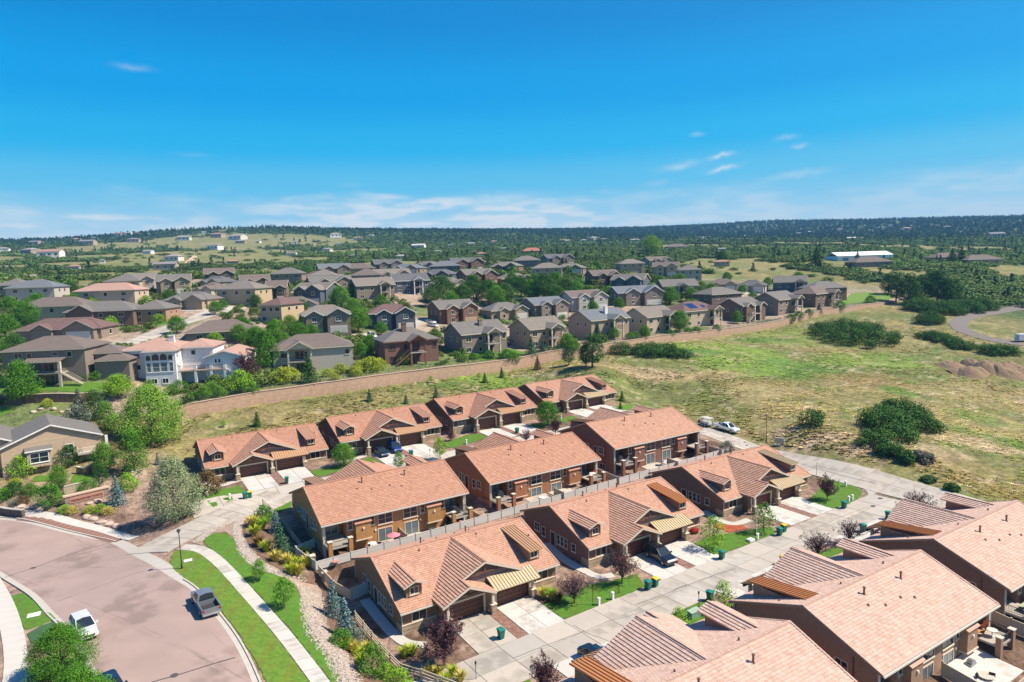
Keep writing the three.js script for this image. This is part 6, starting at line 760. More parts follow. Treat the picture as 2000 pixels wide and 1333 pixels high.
T1([[700, 728, 22], [725, 726, 28], [665, 730, 20], [695, 734, 18], [565, 744, 26], [553, 748, 30], [788, 710, 20], [640, 736, 16], [655, 744, 14], [740, 722, 22]], 'yellow', 'shrub', 'wall_shrub', 'shrub', 'yellow green shrub above the retaining wall by the grey house', 'yellow green shrubs above the wall', 1.2);
T1([[350, 768, 40], [400, 778, 38], [430, 776, 34], [375, 782, 26], [480, 766, 44], [495, 770, 34], [170, 742, 24], [188, 742, 28], [223, 742, 26], [292, 758, 26], [335, 772, 34], [415, 770, 40]], 'mid', 'shrub', 'wall_shrub', 'shrub', 'green shrub on the slope below the white stucco house', 'green shrubs below the white house', 1.0, 0.62);
T1([[1038, 694, 36], [1060, 690, 26], [1090, 692, 24], [1015, 676, 22], [1168, 664, 30], [1272, 642, 20], [1600, 612, 20]], 'bluegreen', 'spruce', 'blue_spruce', 'tree', 'blue spruce in the back gardens along the retaining wall', 'blue spruces along the wall', 1.1);
T1([[1108, 690, 38], [1328, 650, 42], [1440, 632, 24], [1260, 662, 26], [1200, 664, 24], [1122, 690, 26]], 'mid', 'round', 'garden_tree', 'tree', 'round green tree in the back gardens along the retaining wall', 'round trees along the wall', 1.1);
T1([[955, 700, 16], [990, 704, 22], [1005, 706, 18], [925, 702, 12], [895, 700, 10], [1085, 688, 12], [1230, 664, 14], [1310, 656, 12], [1345, 652, 12], [1360, 650, 12], [1400, 646, 12], [1545, 628, 14], [1560, 622, 14], [1580, 616, 12], [1640, 604, 16], [1700, 592, 14], [1240, 662, 14]], 'green', 'shrub', 'wall_shrub', 'shrub', 'dark green shrub along the fence on the retaining wall', 'dark shrubs along the fence', 1.2);
T1([[1310, 595, 34], [1350, 590, 28], [1390, 580, 26], [1370, 572, 22], [1450, 575, 18], [1355, 605, 20], [1500, 560, 18], [1560, 560, 28], [1330, 560, 24], [1470, 590, 20], [1400, 588, 18], [1430, 582, 16]], 'mid', 'round', 'garden_tree', 'tree', 'green garden tree among the houses in the right part of the quarter', 'garden trees in the right part of the quarter', 1.3);
T1([[760, 610, 20], [745, 600, 24], [690, 580, 26], [640, 585, 26], [1270, 580, 26], [590, 575, 22], [520, 560, 20], [560, 575, 24], [720, 545, 20], [680, 555, 22], [600, 540, 20], [480, 585, 22], [930, 540, 18], [1165, 530, 20], [1290, 560, 20], [1420, 550, 18], [450, 580, 22], [820, 552, 18], [740, 560, 22]], 'green', 'round', 'garden_tree', 'tree', 'green tree standing among the upper houses of the quarter', 'trees among the upper houses', 1.35);
T1([[500, 690, 50, 1], [478, 655, 34], [585, 668, 36], [610, 664, 30], [648, 640, 30], [725, 690, 36], [706, 700, 30], [850, 668, 26], [745, 655, 26], [760, 690, 24], [885, 610, 34], [1000, 560, 28], [1045, 566, 30], [1085, 562, 30], [1130, 570, 26], [1210, 606, 24], [1160, 612, 22]], 'green', 'round', 'garden_tree', 'tree', 'full green tree standing close between the houses of the quarter', 'full trees between the houses', 1.25);
T1([[30, 700, 46], [8, 720, 50], [60, 650, 34], [255, 700, 22], [232, 690, 20], [140, 575, 24], [330, 590, 22], [500, 600, 24], [590, 612, 26]], 'oak', 'round', 'garden_tree', 'tree', 'deep green tree standing between the houses of the left quarter', 'deep green trees in the left quarter', 1.25);
P('lime_tree', 'round', 'lime', 1272, 500, 38, 'lime green tree on the knoll, standing above the thickets', 'tree', null, 1.3); P('dark_tree', 'round', 'dark', 1410, 513, 22, 'single dark round tree in the dry field right of the knoll', 'tree', null, 1.3);
T1([[1750, 590, 66, 1.2], [1775, 594, 74, 1.2], [1800, 586, 60, 1.2], [1830, 592, 78, 1.1], [1850, 596, 66, 1.1], [1735, 575, 50, 1.2], [1865, 585, 50, 1.2], [1818, 580, 60, 1.2]], 'dark', 'pine', 'pine_tree', 'tree', 'tall dark pine beyond the right end of the retaining wall', 'tall pines beyond the wall', 1.25, 0.8);
T1([[1595, 522, 38, 1.3], [1522, 505, 18, 1.2], [1540, 503, 16, 1.2], [1568, 512, 14, 1.2], [1860, 516, 30, 1.3], [1878, 514, 30, 1.2], [1675, 512, 20, 1.2]], 'dark', 'spruce', 'pine_tree', 'tree', 'dark pine standing in the fields around the white hall', 'pines around the white hall', 1.1);
{ // each of these says which house it stands by
  const taken = new Set(), prep = [' behind ', ' beside ', ' above ', ' among ', ' left of ', ' right of ', ' in the ', ' at the ', ' by ', ' and ', ', '];
  const short = (l) => { let t = l; while (t.split(' ').length > 8) { let k = -1; for (const q of prep) k = Math.max(k, t.lastIndexOf(q)); t = k > 12 ? t.slice(0, k) : t.split(' ').slice(0, 8).join(' '); } return t; };
  for (const [o, x, y] of named) {
    const look = o.userData.label.match(/^(.*? (?:tree|conifer|shrub|pine|spruce))\b/)[1], near = anchors.map((a) => [Math.hypot(a.x - x, (a.y - 12 - y) * 1.8), a]).sort((p, q) => p[0] - q[0]);
    for (const [, a] of near.slice(0, 7)) { const dx = x - a.x, dy = y - a.y, rel = dy > 6 ? (dx < -25 ? 'in front and left of' : dx > 25 ? 'in front and right of' : 'in front of') : dy < -14 ? (dx < -25 ? 'behind and left of' : dx > 25 ? 'behind and right of' : 'behind') : dx < 0 ? 'left of' : 'right of', l = `${look} ${rel} the ${short(a.l).replace(/^long /, 'long ')}`; if (taken.has(l) || l.split(' ').length > 16) continue; taken.add(l); o.userData.label = l; break; }
  }
}
// ---- scrub oak thickets of the meadow, each one mass of stems
const oakM = leafMat(0.075, 0.165, 0.034), oakM2 = leafMat(0.09, 0.16, 0.045);
function thicket(label, lobes, hpx, mat = oakM) {                    // lobes: [px, py, width px] at ground level
  const c = gp(lobes[0][0], lobes[0][1]), o = base('oak_thicket', c.x, c.y, c.z), mb = new MB(), st = new MB();
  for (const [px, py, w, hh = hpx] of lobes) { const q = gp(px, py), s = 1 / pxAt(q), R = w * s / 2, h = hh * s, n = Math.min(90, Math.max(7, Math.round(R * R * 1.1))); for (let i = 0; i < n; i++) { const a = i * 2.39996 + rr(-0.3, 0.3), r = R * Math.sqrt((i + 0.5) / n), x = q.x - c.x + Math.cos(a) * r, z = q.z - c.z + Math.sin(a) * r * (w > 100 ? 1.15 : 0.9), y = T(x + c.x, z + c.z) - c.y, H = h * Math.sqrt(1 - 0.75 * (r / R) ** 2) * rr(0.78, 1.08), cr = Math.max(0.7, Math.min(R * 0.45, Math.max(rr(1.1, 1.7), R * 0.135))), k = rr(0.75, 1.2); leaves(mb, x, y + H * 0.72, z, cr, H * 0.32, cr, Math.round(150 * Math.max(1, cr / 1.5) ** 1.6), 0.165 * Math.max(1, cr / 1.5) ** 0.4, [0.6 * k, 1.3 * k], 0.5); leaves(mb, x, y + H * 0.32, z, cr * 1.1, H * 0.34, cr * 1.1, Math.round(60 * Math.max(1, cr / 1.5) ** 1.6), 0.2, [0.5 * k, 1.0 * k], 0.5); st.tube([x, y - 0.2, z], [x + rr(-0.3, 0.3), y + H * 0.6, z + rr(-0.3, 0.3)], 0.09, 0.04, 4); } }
  mb.build('foliage', mat, o); tag(st.build('stem', barkM, o), null, null, null, 'stuff'); tag(o, label, 'thicket'); return o;
}
setSeed(44);
thicket('broad oval scrub oak thicket in the middle of the green meadow', [[1667, 662, 152]], 38);
thicket('large scrub oak thicket in the dry meadow on the right', [[1732, 838, 96, 46], [1792, 838, 84, 38], [1712, 868, 64, 34], [1756, 858, 70, 34], [1764, 812, 90, 34]], 40); thicket('small trailing scrub oaks below the large thicket', [[1752, 892, 36], [1728, 886, 34], [1772, 904, 22]], 28); thicket('grey shrub beside the trailing scrub oaks', [[1802, 900, 40]], 22, leafMat(0.14, 0.14, 0.11));
thicket('single round scrub oak in the dry meadow', [[1588, 828, 46]], 34);
thicket('scrub oak row at the foot of the wall, right of the broad dark pine', [[1270, 694, 70], [1215, 692, 40], [1305, 694, 40]], 28); thicket('scrub oak at the right end of the row under the wall', [[1328, 698, 42]], 20);
thicket('long scrub oak thicket left of the dirt track', [[1818, 662, 46], [1846, 668, 50], [1876, 680, 50]], 18); thicket('scrub oak thicket below the dirt track at the right edge', [[1934, 692, 44], [1966, 692, 44]], 22); thicket('round scrub oak above the long thicket', [[1815, 632, 54]], 26); thicket('dense scrub oak mass between the pines and the meadow', [[1800, 606, 70], [1840, 612, 80], [1885, 608, 70], [1920, 604, 50]], 26); thicket('scrub oak mass beside the bright lawn at the end of the wall', [[1790, 596, 40]], 22);
thicket('small shrub near the street end of the meadow', [[1860, 958, 20]], 16); thicket('low shrub in the dry meadow behind the end duplex', [[1815, 940, 20]], 12, oakM2);
// ---- woods too many to count
const dum = new THREE.Object3D(), colr = new THREE.Color();
function scatter(name, geo, mat, label, cat, list) { const m = new THREE.InstancedMesh(geo, mat, list.length); list.forEach(([x, y, z, s, h, t, c], i) => { dum.position.set(x, y, z); dum.rotation.set(0, t, 0); dum.scale.set(s, h, s); dum.updateMatrix(); m.setMatrixAt(i, dum.matrix); m.setColorAt(i, colr.setRGB(...c)); }); shade(m); m.name = numbered(name); tag(m, label, cat, null, 'stuff'); scene.add(m); return m; }
setSeed(61);
const oakGeo = (() => { const mb = new MB(); for (let i = 0; i < 9; i++) { const a = i * 2.4, r = 0.42 * Math.sqrt(i / 9); leaves(mb, Math.cos(a) * r, 0.55 * (1 - r * 0.7), Math.sin(a) * r, 0.26, 0.34, 0.26, 20, 0.085, [0.6, 1.35], 0.5); } return mb.geo(); })();
const pineGeo = (() => { const mb = new MB(); for (let i = 0; i < 9; i++) { const t = i / 8; leaves(mb, 0, 0.14 + 0.84 * t, 0, 0.2 * (1.05 - t), 0.1, 0.2 * (1.05 - t), Math.round(14 * (1.2 - t)), 0.075, [0.6, 1.3], 0.5); } mb.tint(0.8, 0.5, 0.4).tube([0, -0.05, 0], [0, 0.4, 0], 0.03, 0.02, 4); return mb.geo(); })();
LEAF.dark.color.multiplyScalar(1.25);
const oakL = [], pineL = [], quarterL = [];
for (let i = 0; i < 90000; i++) {
  const az = rr(-46, 46) * Math.PI / 180, r = Math.exp(rr(Math.log(300), Math.log(3700))), x = Math.sin(az) * r, z = -Math.cos(az) * r; 
  const inQ = wallZ(x) - z > -3 && r < 470 && x < 190 && x > -260; if (inQ || (x > 100 && r < 330) || (az > 0.42 && r < 415) || (x > 100 && x < 215 && r < 400) || (wallZ(x) - z < 4 && x < 190)) continue;
  const w = woods(x, z), [su] = S2(x, z); if (w < 0.54 + (r > 2300 ? -0.08 : 0)) { if (!(r > 420 && rnd() < 0.02)) continue; }
  let nearHut = false; for (const h of hutSpots) if (Math.hypot(h.x - x, h.z - z) < h.r * 1.1 && z > h.z - h.r * 0.6) { nearHut = true; break; } if (nearHut) continue;
  const y = T(x, z), k = rr(0.75, 1.25) * (0.6 + 0.8 * fbm(x * 0.006 + 3, z * 0.006 + 8, 3)), far = ss(900, 2400, r);
  if (rnd() < 0.025 + 0.72 * far + 0.12 * ss(800, 1100, r)) { const h = rr(4.5, 8.5) * (1 + 0.3 * far); pineL.push([x, y - 0.3, z, h * rr(1.1, 1.7) * (1 + 0.8 * far), h * rr(0.7, 1.1), rr(0, 6), [0.055 * k, 0.105 * k, 0.045 * k]]); }
  else { const s = rr(4, 8.5) * (1 + 0.7 * ss(500, 1500, r)); oakL.push([x, y - 0.4, z, s, s * rr(0.36, 0.55), rr(0, 6), [0.112 * k * rr(0.85, 1.25), 0.188 * k, 0.052 * k]]); }
}
for (let i = 0; i < 22000; i++) { const az = rr(-46, 14) * Math.PI / 180, r = rr(165, 470), x = Math.sin(az) * r, z = -Math.cos(az) * r; if (wallZ(x) - z < 4 || x > 190) continue; let bad = false; for (const h of houseSpots) if ((h.x - x) ** 2 + (h.z - z) ** 2 < h.r * h.r) { bad = true; break; } if (bad || fbm(x * 0.06, z * 0.06, 3) < 0.5 || rnd() < 0.45) continue; const s = rr(0.9, 2.6) * (rnd() < 0.2 ? 1.7 : 1) * (1 + 0.8 * ss(260, 420, r)), k = rr(0.75, 1.35), yl = rr(0.9, 1.5); quarterL.push([x, T(x, z) - 0.1, z, s, s * rr(0.6, 1), rr(0, 6), [0.085 * k * yl, 0.165 * k, 0.035 * k]]); }
scatter('garden_undergrowth', oakGeo, leafMat(1, 1, 1), 'low garden shrubs filling the gaps between the houses of the quarter', 'shrubs', quarterL);
scatter('oak_wood', oakGeo, leafMat(1, 1, 1), 'scrub oak thickets covering the far land beyond the quarter', 'wood', oakL);
scatter('pine_wood', pineGeo, leafMat(1, 1, 1), 'dark pine woods on the far hills under the sky', 'wood', pineL);
// tufts of the meadow, stones of the path
{ const tuft = (() => { const mb = new MB(); for (let i = 0; i < 14; i++) { const a = rr(0, 6.28), l = rr(0.5, 1), r = rr(0.05, 0.5), k = rr(0.75, 1.25); mb.tint(k, k, k * 0.9); const q = [Math.cos(a), Math.sin(a)], o = 0.16; mb.tri([q[0] * r - q[1] * o, 0.02, q[1] * r + q[0] * o], [q[0] * r + q[1] * o, 0.02, q[1] * r - q[0] * o], [q[0] * (r + 0.75 * l), l * 0.5, q[1] * (r + 0.75 * l)]); } return mb.geo(); })(), L = [];
  for (let i = 0; i < 120000 && L.length < 60000; i++) { const az = rr(-44, 44) * Math.PI / 180, r = Math.exp(rr(Math.log(85), Math.log(330))), x = Math.sin(az) * r, z = -Math.cos(az) * r, [u, v] = S2(x, z); if (wallZ(x) - z > -1 || siteMask(u, v) > 0.02 || (u < 12 && v > -148) || (u < 119.5 && v > -125) || (x > 150 && Math.hypot(x - 205, z + 290) < 40)) continue; if (fbm(x * 0.12, z * 0.12, 3) < 0.44) continue; const c = cover(x, z), k = rr(0.55, 1.6), s = rr(0.3, 0.85); L.push([x, T(x, z) - 0.03, z, s, s * rr(0.35, 0.7), rr(0, 6), [c[0] * k, c[1] * k, c[2] * k]]); }
  scatter('meadow_grass', tuft, leafMat(1.55, 1.5, 1.4), 'dry grass tufts all over the open meadow', 'grass', L); }
{ const g = new THREE.IcosahedronGeometry(1, 0), p = g.attributes.position; for (let i = 0; i < p.count; i++) { const h = 0.8 + 0.35 * hash2(Math.round(p.getX(i) * 50), Math.round(p.getY(i) * 50 + p.getZ(i) * 90)); p.setXYZ(i, p.getX(i) * h, p.getY(i) * h * 0.6, p.getZ(i) * h); } g.computeVertexNormals(); const L = []; const line = pxs([[385, 1058], [420, 1034], [470, 1012], [463, 1030], [470, 1060], [490, 1090], [515, 1110], [545, 1122], [580, 1136], [604, 1160], [612, 1200], [622, 1235], [642, 1262], [664, 1292], [682, 1333], [705, 1380]]), S = spl(line, 220); S.forEach(([x, z], i) => { const wd = i < 70 ? 0.6 : i < 110 ? 0.8 : 1.25; for (let k = 0; k < 44; k++) { const a = x + rr(-wd, wd), b = z + rr(-wd, wd) * 0.8, s = rr(0.05, 0.14), t = rr(0.55, 1.15); L.push([a, T(a, b) + 0.07, b, s, s, rr(0, 6), [0.46 * t, 0.4 * t * rr(0.94, 1.02), 0.345 * t * rr(0.88, 1.05)]]); } });
  scatter('river_rock', g, std(C(1, 1, 1)), 'pale river stones of the rock path beside the lawn strip', 'stones', L); }
// ------------------------------------------------------------------ vehicles
const paint = (r, g, b) => new THREE.MeshPhysicalMaterial({ color: C(r, g, b), roughness: 0.35, metalness: 0.2, clearcoat: 1, clearcoatRoughness: 0.05, side: THREE.DoubleSide });
const tyreM = std(C(0.02, 0.02, 0.02)), rimM = std(C(0.45, 0.45, 0.46), { metalness: 0.7, roughness: 0.35 }), tailM = std(C(0.35, 0.01, 0.01), { roughness: 0.2 }), headM = new THREE.MeshPhysicalMaterial({ color: C(0.75, 0.76, 0.78), roughness: 0.1, clearcoat: 1 }), chromeM = std(C(0.6, 0.6, 0.61), { metalness: 0.8, roughness: 0.25 });
// loft through sections [x, half width, y low, y high, tuck of the top]
function loft(secs) { const mb = new MB(), ring = ([x, w, a, b, t = 0.1]) => { const h = b - a; return [[x, a, w * 0.9], [x, a + h * 0.14, w * 0.99], [x, a + h * 0.55, w], [x, b - h * 0.16, w - t * 0.4], [x, b - h * 0.03, w - t], [x, b, w - t - 0.1], [x, b, -(w - t - 0.1)], [x, b - h * 0.03, -(w - t)], [x, b - h * 0.16, -(w - t * 0.4)], [x, a + h * 0.55, -w], [x, a + h * 0.14, -w * 0.99], [x, a, -w * 0.9]]; }; const R = secs.map(ring); for (let i = 0; i < R.length - 1; i++) for (let k = 0; k < 12; k++) { const j = (k + 1) % 12; mb.quad(R[i][k], R[i + 1][k], R[i + 1][j], R[i][j]); } mb.poly(R[0]); mb.poly([...R[R.length - 1]].reverse()); return mb; }
function wheelAt(o, x, z, r = 0.36) { const w = new MB(), s = Math.sign(z); w.tube([x, r, z - s * 0.22], [x, r, z], r, r, 16); w.tube([x, r, z], [x, r, z - s * 0.22], r, r, 16); const m = w.build('wheel', tyreM, o), q = new MB(); q.tube([x, r, z - s * 0.02], [x, r, z + s * 0.012], r * 0.66, r * 0.6, 12); for (let i = 0; i < 5; i++) { const a = i * 1.2566; q.bar([x, r, z + s * 0.015], [x + Math.cos(a) * r * 0.6, r + Math.sin(a) * r * 0.6, z + s * 0.015], 0.06, 0.03); } q.build('rim', rimM, m); }
function vehicle(name, label, cat, kind, mat, rear, frontPx, group) {
  const a = gp(...rear), b = gp(...frontPx), h = Math.atan2(-(b.z - a.z), b.x - a.x), x = (a.x + b.x) / 2, z = (a.z + b.z) / 2, y = T(x, z) + 0.07, o = base(name, x, y, z, h); tag(o, label, cat, group);
  const yf = T(x + Math.cos(h) * 2, z - Math.sin(h) * 2), yr = T(x - Math.cos(h) * 2, z + Math.sin(h) * 2); o.rotation.order = 'YXZ'; o.rotation.z = Math.atan2(yf - yr, 4);
  const K = { suv: { L: 2.42, w: 0.95, belt: 1.1, hood: 1.05, top: 1.76, c0: -2.28, c1: 0.95, ws: 0.85, hoodX: 0.95 }, sedan: { L: 2.38, w: 0.91, belt: 0.95, hood: 0.9, top: 1.45, c0: -1.75, c1: 0.95, ws: 0.75, hoodX: 1.0, boot: 0.98 }, pickup: { L: 2.9, w: 1.0, belt: 1.2, hood: 1.15, top: 1.92, c0: -0.75, c1: 1.35, ws: 0.7, hoodX: 1.35 } }[kind], { L, w } = K, wb = L * 0.62;
  const low = kind === 'pickup' ? 0.42 : 0.28;
  if (kind === 'pickup') { loft([[-0.85, w * 0.98, low, K.belt, 0.06], [0.4, w, low, K.belt, 0.06], [1.3, w, low, K.belt, 0.07], [1.5, w * 0.99, low, K.hood, 0.1], [L * 0.93, w * 0.96, low, K.hood - 0.08, 0.12], [L, w * 0.88, low + 0.1, K.hood - 0.25, 0.1]]).build('body', mat, o); const bed = new MB(); bed.box(-L, -0.85, low, 0.72, -w, w); for (const s of [-1, 1]) bed.box(-L, -0.85, 0.72, K.belt, s > 0 ? w - 0.1 : -w, s > 0 ? w : -w + 0.1); bed.box(-L, -L + 0.08, 0.72, K.belt - 0.02, -w + 0.1, w - 0.1); bed.build('cargo_bed', mat, o); const tn = new MB(); tn.box(-L + 0.1, -0.87, 0.725, 0.74, -w + 0.12, w - 0.12); tn.build('bed_liner', darkM, o); }
  else loft([[-L, w * 0.86, low + 0.14, K.boot ?? K.belt, 0.1], [-L * 0.93, w * 0.96, low, (K.boot ?? K.belt) + 0.01, 0.08], [-L * 0.5, w, low, K.belt, 0.06], [0.3, w, low, K.belt, 0.06], [K.hoodX, w, low, K.belt - 0.02, 0.07], [K.hoodX + 0.35, w * 0.99, low, K.hood, 0.1], [L * 0.92, w * 0.94, low, K.hood - 0.14, 0.12], [L, w * 0.82, low + 0.1, K.hood - 0.32, 0.1]]).build('body', mat, o);
  // glasshouse, roof, pillars
  const gw = w - 0.1, tw = w - 0.27, g = new MB(), y0 = K.belt - 0.03, y1 = K.top - 0.06, x0 = K.c0, x1 = K.c1 + 0.15, t0 = K.c0 + (kind === 'sedan' ? 0.75 : kind === 'suv' ? 0.32 : 0.12), t1 = K.c1 - K.ws + 0.05, q = (x, y, z) => [x, y, z];
  g.quad(q(x0, y0, gw), q(x1, y0, gw), q(t1, y1, tw), q(t0, y1, tw)); g.quad(q(x1, y0, -gw), q(x0, y0, -gw), q(t0, y1, -tw), q(t1, y1, -tw)); g.quad(q(x1, y0, gw), q(x1, y0, -gw), q(t1, y1, -tw), q(t1, y1, tw)); g.quad(q(x0, y0, -gw), q(x0, y0, gw), q(t0, y1, tw), q(t0, y1, -tw)); g.build('window', glassM, o);
  const r = new MB(); r.sheet(q(t0 - 0.03, y1 + 0.01, tw + 0.02), q(t1 + 0.03, y1 + 0.01, tw + 0.02), q(t1 - 0.1, y1 + 0.07, 0), q(t0 + 0.08, y1 + 0.07, 0), 0.05); r.sheet(q(t1 + 0.03, y1 + 0.01, -tw - 0.02), q(t0 - 0.03, y1 + 0.01, -tw - 0.02), q(t0 + 0.08, y1 + 0.07, 0), q(t1 - 0.1, y1 + 0.07, 0), 0.05); r.build('roof', mat, o);
  const p = new MB(); for (const s of [-1, 1]) { p.bar(q(x1, y0, s * gw), q(t1, y1, s * tw), 0.09, 0.06); p.bar(q(x0, y0, s * gw), q(t0, y1, s * tw), 0.14, 0.08); const xm = (x0 + x1) / 2 - 0.1, tm = (t0 + t1) / 2; p.bar(q(xm, y0, s * (gw + 0.005)), q(tm, y1, s * (tw + 0.005)), 0.1, 0.04); if (kind === 'suv') { const xn = x0 + 0.8, tn = t0 + 0.55; p.bar(q(xn, y0, s * (gw + 0.005)), q(tn, y1, s * (tw + 0.005)), 0.1, 0.04); } } p.build('pillar', mat, o);
  for (const s of [-1, 1]) { for (const e of [-1, 1]) wheelAt(o, e * wb, s * (w + 0.01), kind === 'sedan' ? 0.33 : kind === 'suv' ? 0.37 : 0.41); const hl = new MB(); hl.box(L - 0.2, L - 0.03, K.hood - 0.36, K.hood - 0.2, s * (w - 0.32) - 0.17, s * (w - 0.32) + 0.17); hl.build('headlight', headM, o); const tl = new MB(); tl.box(-L - 0.01, -L + 0.12, K.belt - 0.36, K.belt - 0.08, s * (w - 0.16) - 0.1, s * (w - 0.16) + 0.1); tl.build('taillight', tailM, o); const mi = new MB(); mi.box(K.c1 - 0.15, K.c1 + 0.02, K.belt, K.belt + 0.18, s > 0 ? w : -w - 0.2, s > 0 ? w + 0.2 : -w); mi.build('mirror', mat, o); }
  const bp = new MB(); bp.box(-L - 0.06, -L + 0.1, low, low + 0.2, -w * 0.9, w * 0.9); bp.build('bumper', kind === 'pickup' ? chromeM : mat, o); const gr = new MB(); gr.box(L - 0.06, L + 0.02, low + 0.2, K.hood - 0.36, -w * 0.5, w * 0.5); gr.build('grille', darkM, o);
  return o;
}
vehicle('parked_car', 'grey pickup truck parked at the kerb of the pink road', 'pickup', 'pickup', paint(0.2, 0.215, 0.24), [416, 1211], [388, 1166]);
vehicle('parked_car', 'white car parked at the near kerb of the pink road beside the street tree', 'car', 'suv', paint(0.78, 0.78, 0.78), [150, 1216], [181, 1262]);
vehicle('parked_car', 'dark blue car cut off by the bottom edge behind the street tree', 'car', 'sedan', paint(0.015, 0.025, 0.06), [206, 1334], [232, 1380]);
vehicle('parked_car', 'black estate car in the drive of the red brown duplex', 'car', 'suv', paint(0.008, 0.011, 0.018), [1263, 1080], [1318, 1111]).scale.setScalar(1.08);
vehicle('parked_car', 'dark car half hidden behind the nearest cut off roof', 'car', 'sedan', paint(0.01, 0.012, 0.018), [1146, 1282], [1192, 1312]);
vehicle('parked_car', 'dark blue saloon, the left of two cars in a rear row drive', 'car', 'sedan', paint(0.012, 0.03, 0.07), [734, 882], [756, 897]);
vehicle('parked_car', 'bright blue car, the right of two cars in a rear row drive', 'car', 'suv', paint(0.01, 0.05, 0.22), [762, 873], [782, 890]);
vehicle('parked_car', 'white crew cab pickup at the end of the cross street by the meadow', 'pickup', 'pickup', paint(0.75, 0.76, 0.77), [1396, 835], [1444, 850]);
vehicle('parked_car', 'white car in the drive beside the slate blue house, the upper one', 'car', 'sedan', paint(0.7, 0.7, 0.7), [836, 630], [848, 633]); vehicle('parked_car', 'white car in the drive beside the slate blue house, the lower one', 'car', 'sedan', paint(0.75, 0.75, 0.75), [838, 637], [853, 640]); vehicle('parked_car', 'white van on the drive left of the slate blue house', 'car', 'suv', paint(0.75, 0.75, 0.75), [718, 655], [736, 664]); vehicle('parked_car', 'white van beside the cream two storey house', 'car', 'suv', paint(0.72, 0.72, 0.72), [418, 597], [434, 599]); vehicle('parked_car', 'dark car on the drive among the right hand upper houses', 'car', 'suv', paint(0.03, 0.035, 0.05), [1386, 573], [1398, 573]);
// the equipment trailer behind the white pickup; the box trailer by the dirt track
{ const p = gp(1380, 833), q = gp(1400, 839), o = base('equipment_trailer', p.x, p.y + 0.05, p.z, Math.atan2(-(q.z - p.z), q.x - p.x)); tag(o, 'white framed equipment trailer hitched behind the white pickup', 'trailer'); const b = new MB(); b.box(-2.2, 1.6, 0.5, 0.65, -0.9, 0.9); b.bar([1.6, 0.55, 0], [3, 0.5, 0], 0.1); b.build('bed', metalM, o); const c = new MB(); for (const x of [-1, 0.2, 1.4]) for (const s of [-1, 1]) c.bar([x, 0.65, s * 0.8], [x, 2.0, s * 0.8], 0.08); for (const s of [-1, 1]) for (const h of [1.2, 1.6, 2.0]) c.bar([-1, h, s * 0.8], [1.4, h, s * 0.8], 0.07); for (let i = 0; i < 6; i++) c.bar([-1.0 + i * 0.48, 2.05, -0.8], [-1.0 + i * 0.48, 2.05, 0.8], 0.16, 0.05); c.build('rack', whiteM, o); const t = new MB(); t.box(-0.8, 1.2, 0.65, 1.3, -0.6, 0.6); t.build('tank', std(C(0.6, 0.58, 0.5)), o); const k = new MB(); k.box(-2.1, -1.2, 0.65, 1.2, -0.5, 0.5); k.tube([-1.7, 1.2, -0.3], [-1.7, 1.6, -0.3], 0.15, 0.12); k.build('machine', std(C(0.2, 0.05, 0.05)), o); for (const s of [-1, 1]) for (const x of [-0.5, 0.35]) wheelAt(o, x, s * 1.0, 0.34); }
{ const p = gp(1999, 668), o = base('box_trailer', p.x, p.y, p.z, 0.1); tag(o, 'pale box trailer parked by the dirt track at the right edge', 'trailer'); const b = new MB(); b.box(-2.6, 2.6, 0.6, 3, -1.1, 1.1); b.build('box', std(C(0.6, 0.6, 0.62)), o); for (const s of [-1, 1]) wheelAt(o, 0.4, s * 1.12, 0.36); const d = new MB(); d.bar([-2.6, 0.6, 0], [-4, 0.5, 0], 0.1); d.build('drawbar', metalM, o); }
// ------------------------------------------------------------------ wheelie bins
const binG = std(C(0.006, 0.13, 0.095), { roughness: 0.5 }), lidG = std(C(0.01, 0.2, 0.16), { roughness: 0.45 }), lidY = std(C(0.78, 0.5, 0.015), { roughness: 0.45 });
function makeBin(lid) { const o = base('wheelie_bin'); const b = new MB(), r = [[0.22, 0.08, 0.24], [0.29, 0.95, 0.33]]; const c = (k) => { const [x, y, z] = r[k]; return [[-x, y, z], [x, y, z], [x, y, -z], [-x, y, -z]]; }, A = c(0), B = c(1); for (let i = 0; i < 4; i++) { const j = (i + 1) % 4; b.quad(A[i], A[j], B[j], B[i]); } b.poly([...A].reverse()); b.poly(B); b.box(-0.31, 0.31, 0.9, 0.97, -0.35, 0.35); b.build('body', binG, o); const l = new MB(); l.sheet([-0.32, 1.0, 0.38], [0.32, 1.0, 0.38], [0.3, 1.07, 0], [-0.3, 1.07, 0], 0.05); l.sheet([0.32, 1.02, -0.36], [-0.32, 1.02, -0.36], [-0.3, 1.07, 0], [0.3, 1.07, 0], 0.05); l.build('lid', lid, o); const h = new MB(); h.bar([-0.28, 0.98, -0.43], [0.28, 0.98, -0.43], 0.04); h.build('handle', binG, o); for (const s of [-1, 1]) { const w = new MB(); w.tube([s * 0.2, 0.1, -0.27], [s * 0.28, 0.1, -0.27], 0.1, 0.1, 10); w.build('wheel', tyreM, o); } return o; }
const bin1 = makeBin(lidG), bin2 = makeBin(lidY); let nb1 = 0, nb2 = 0; setSeed(3);
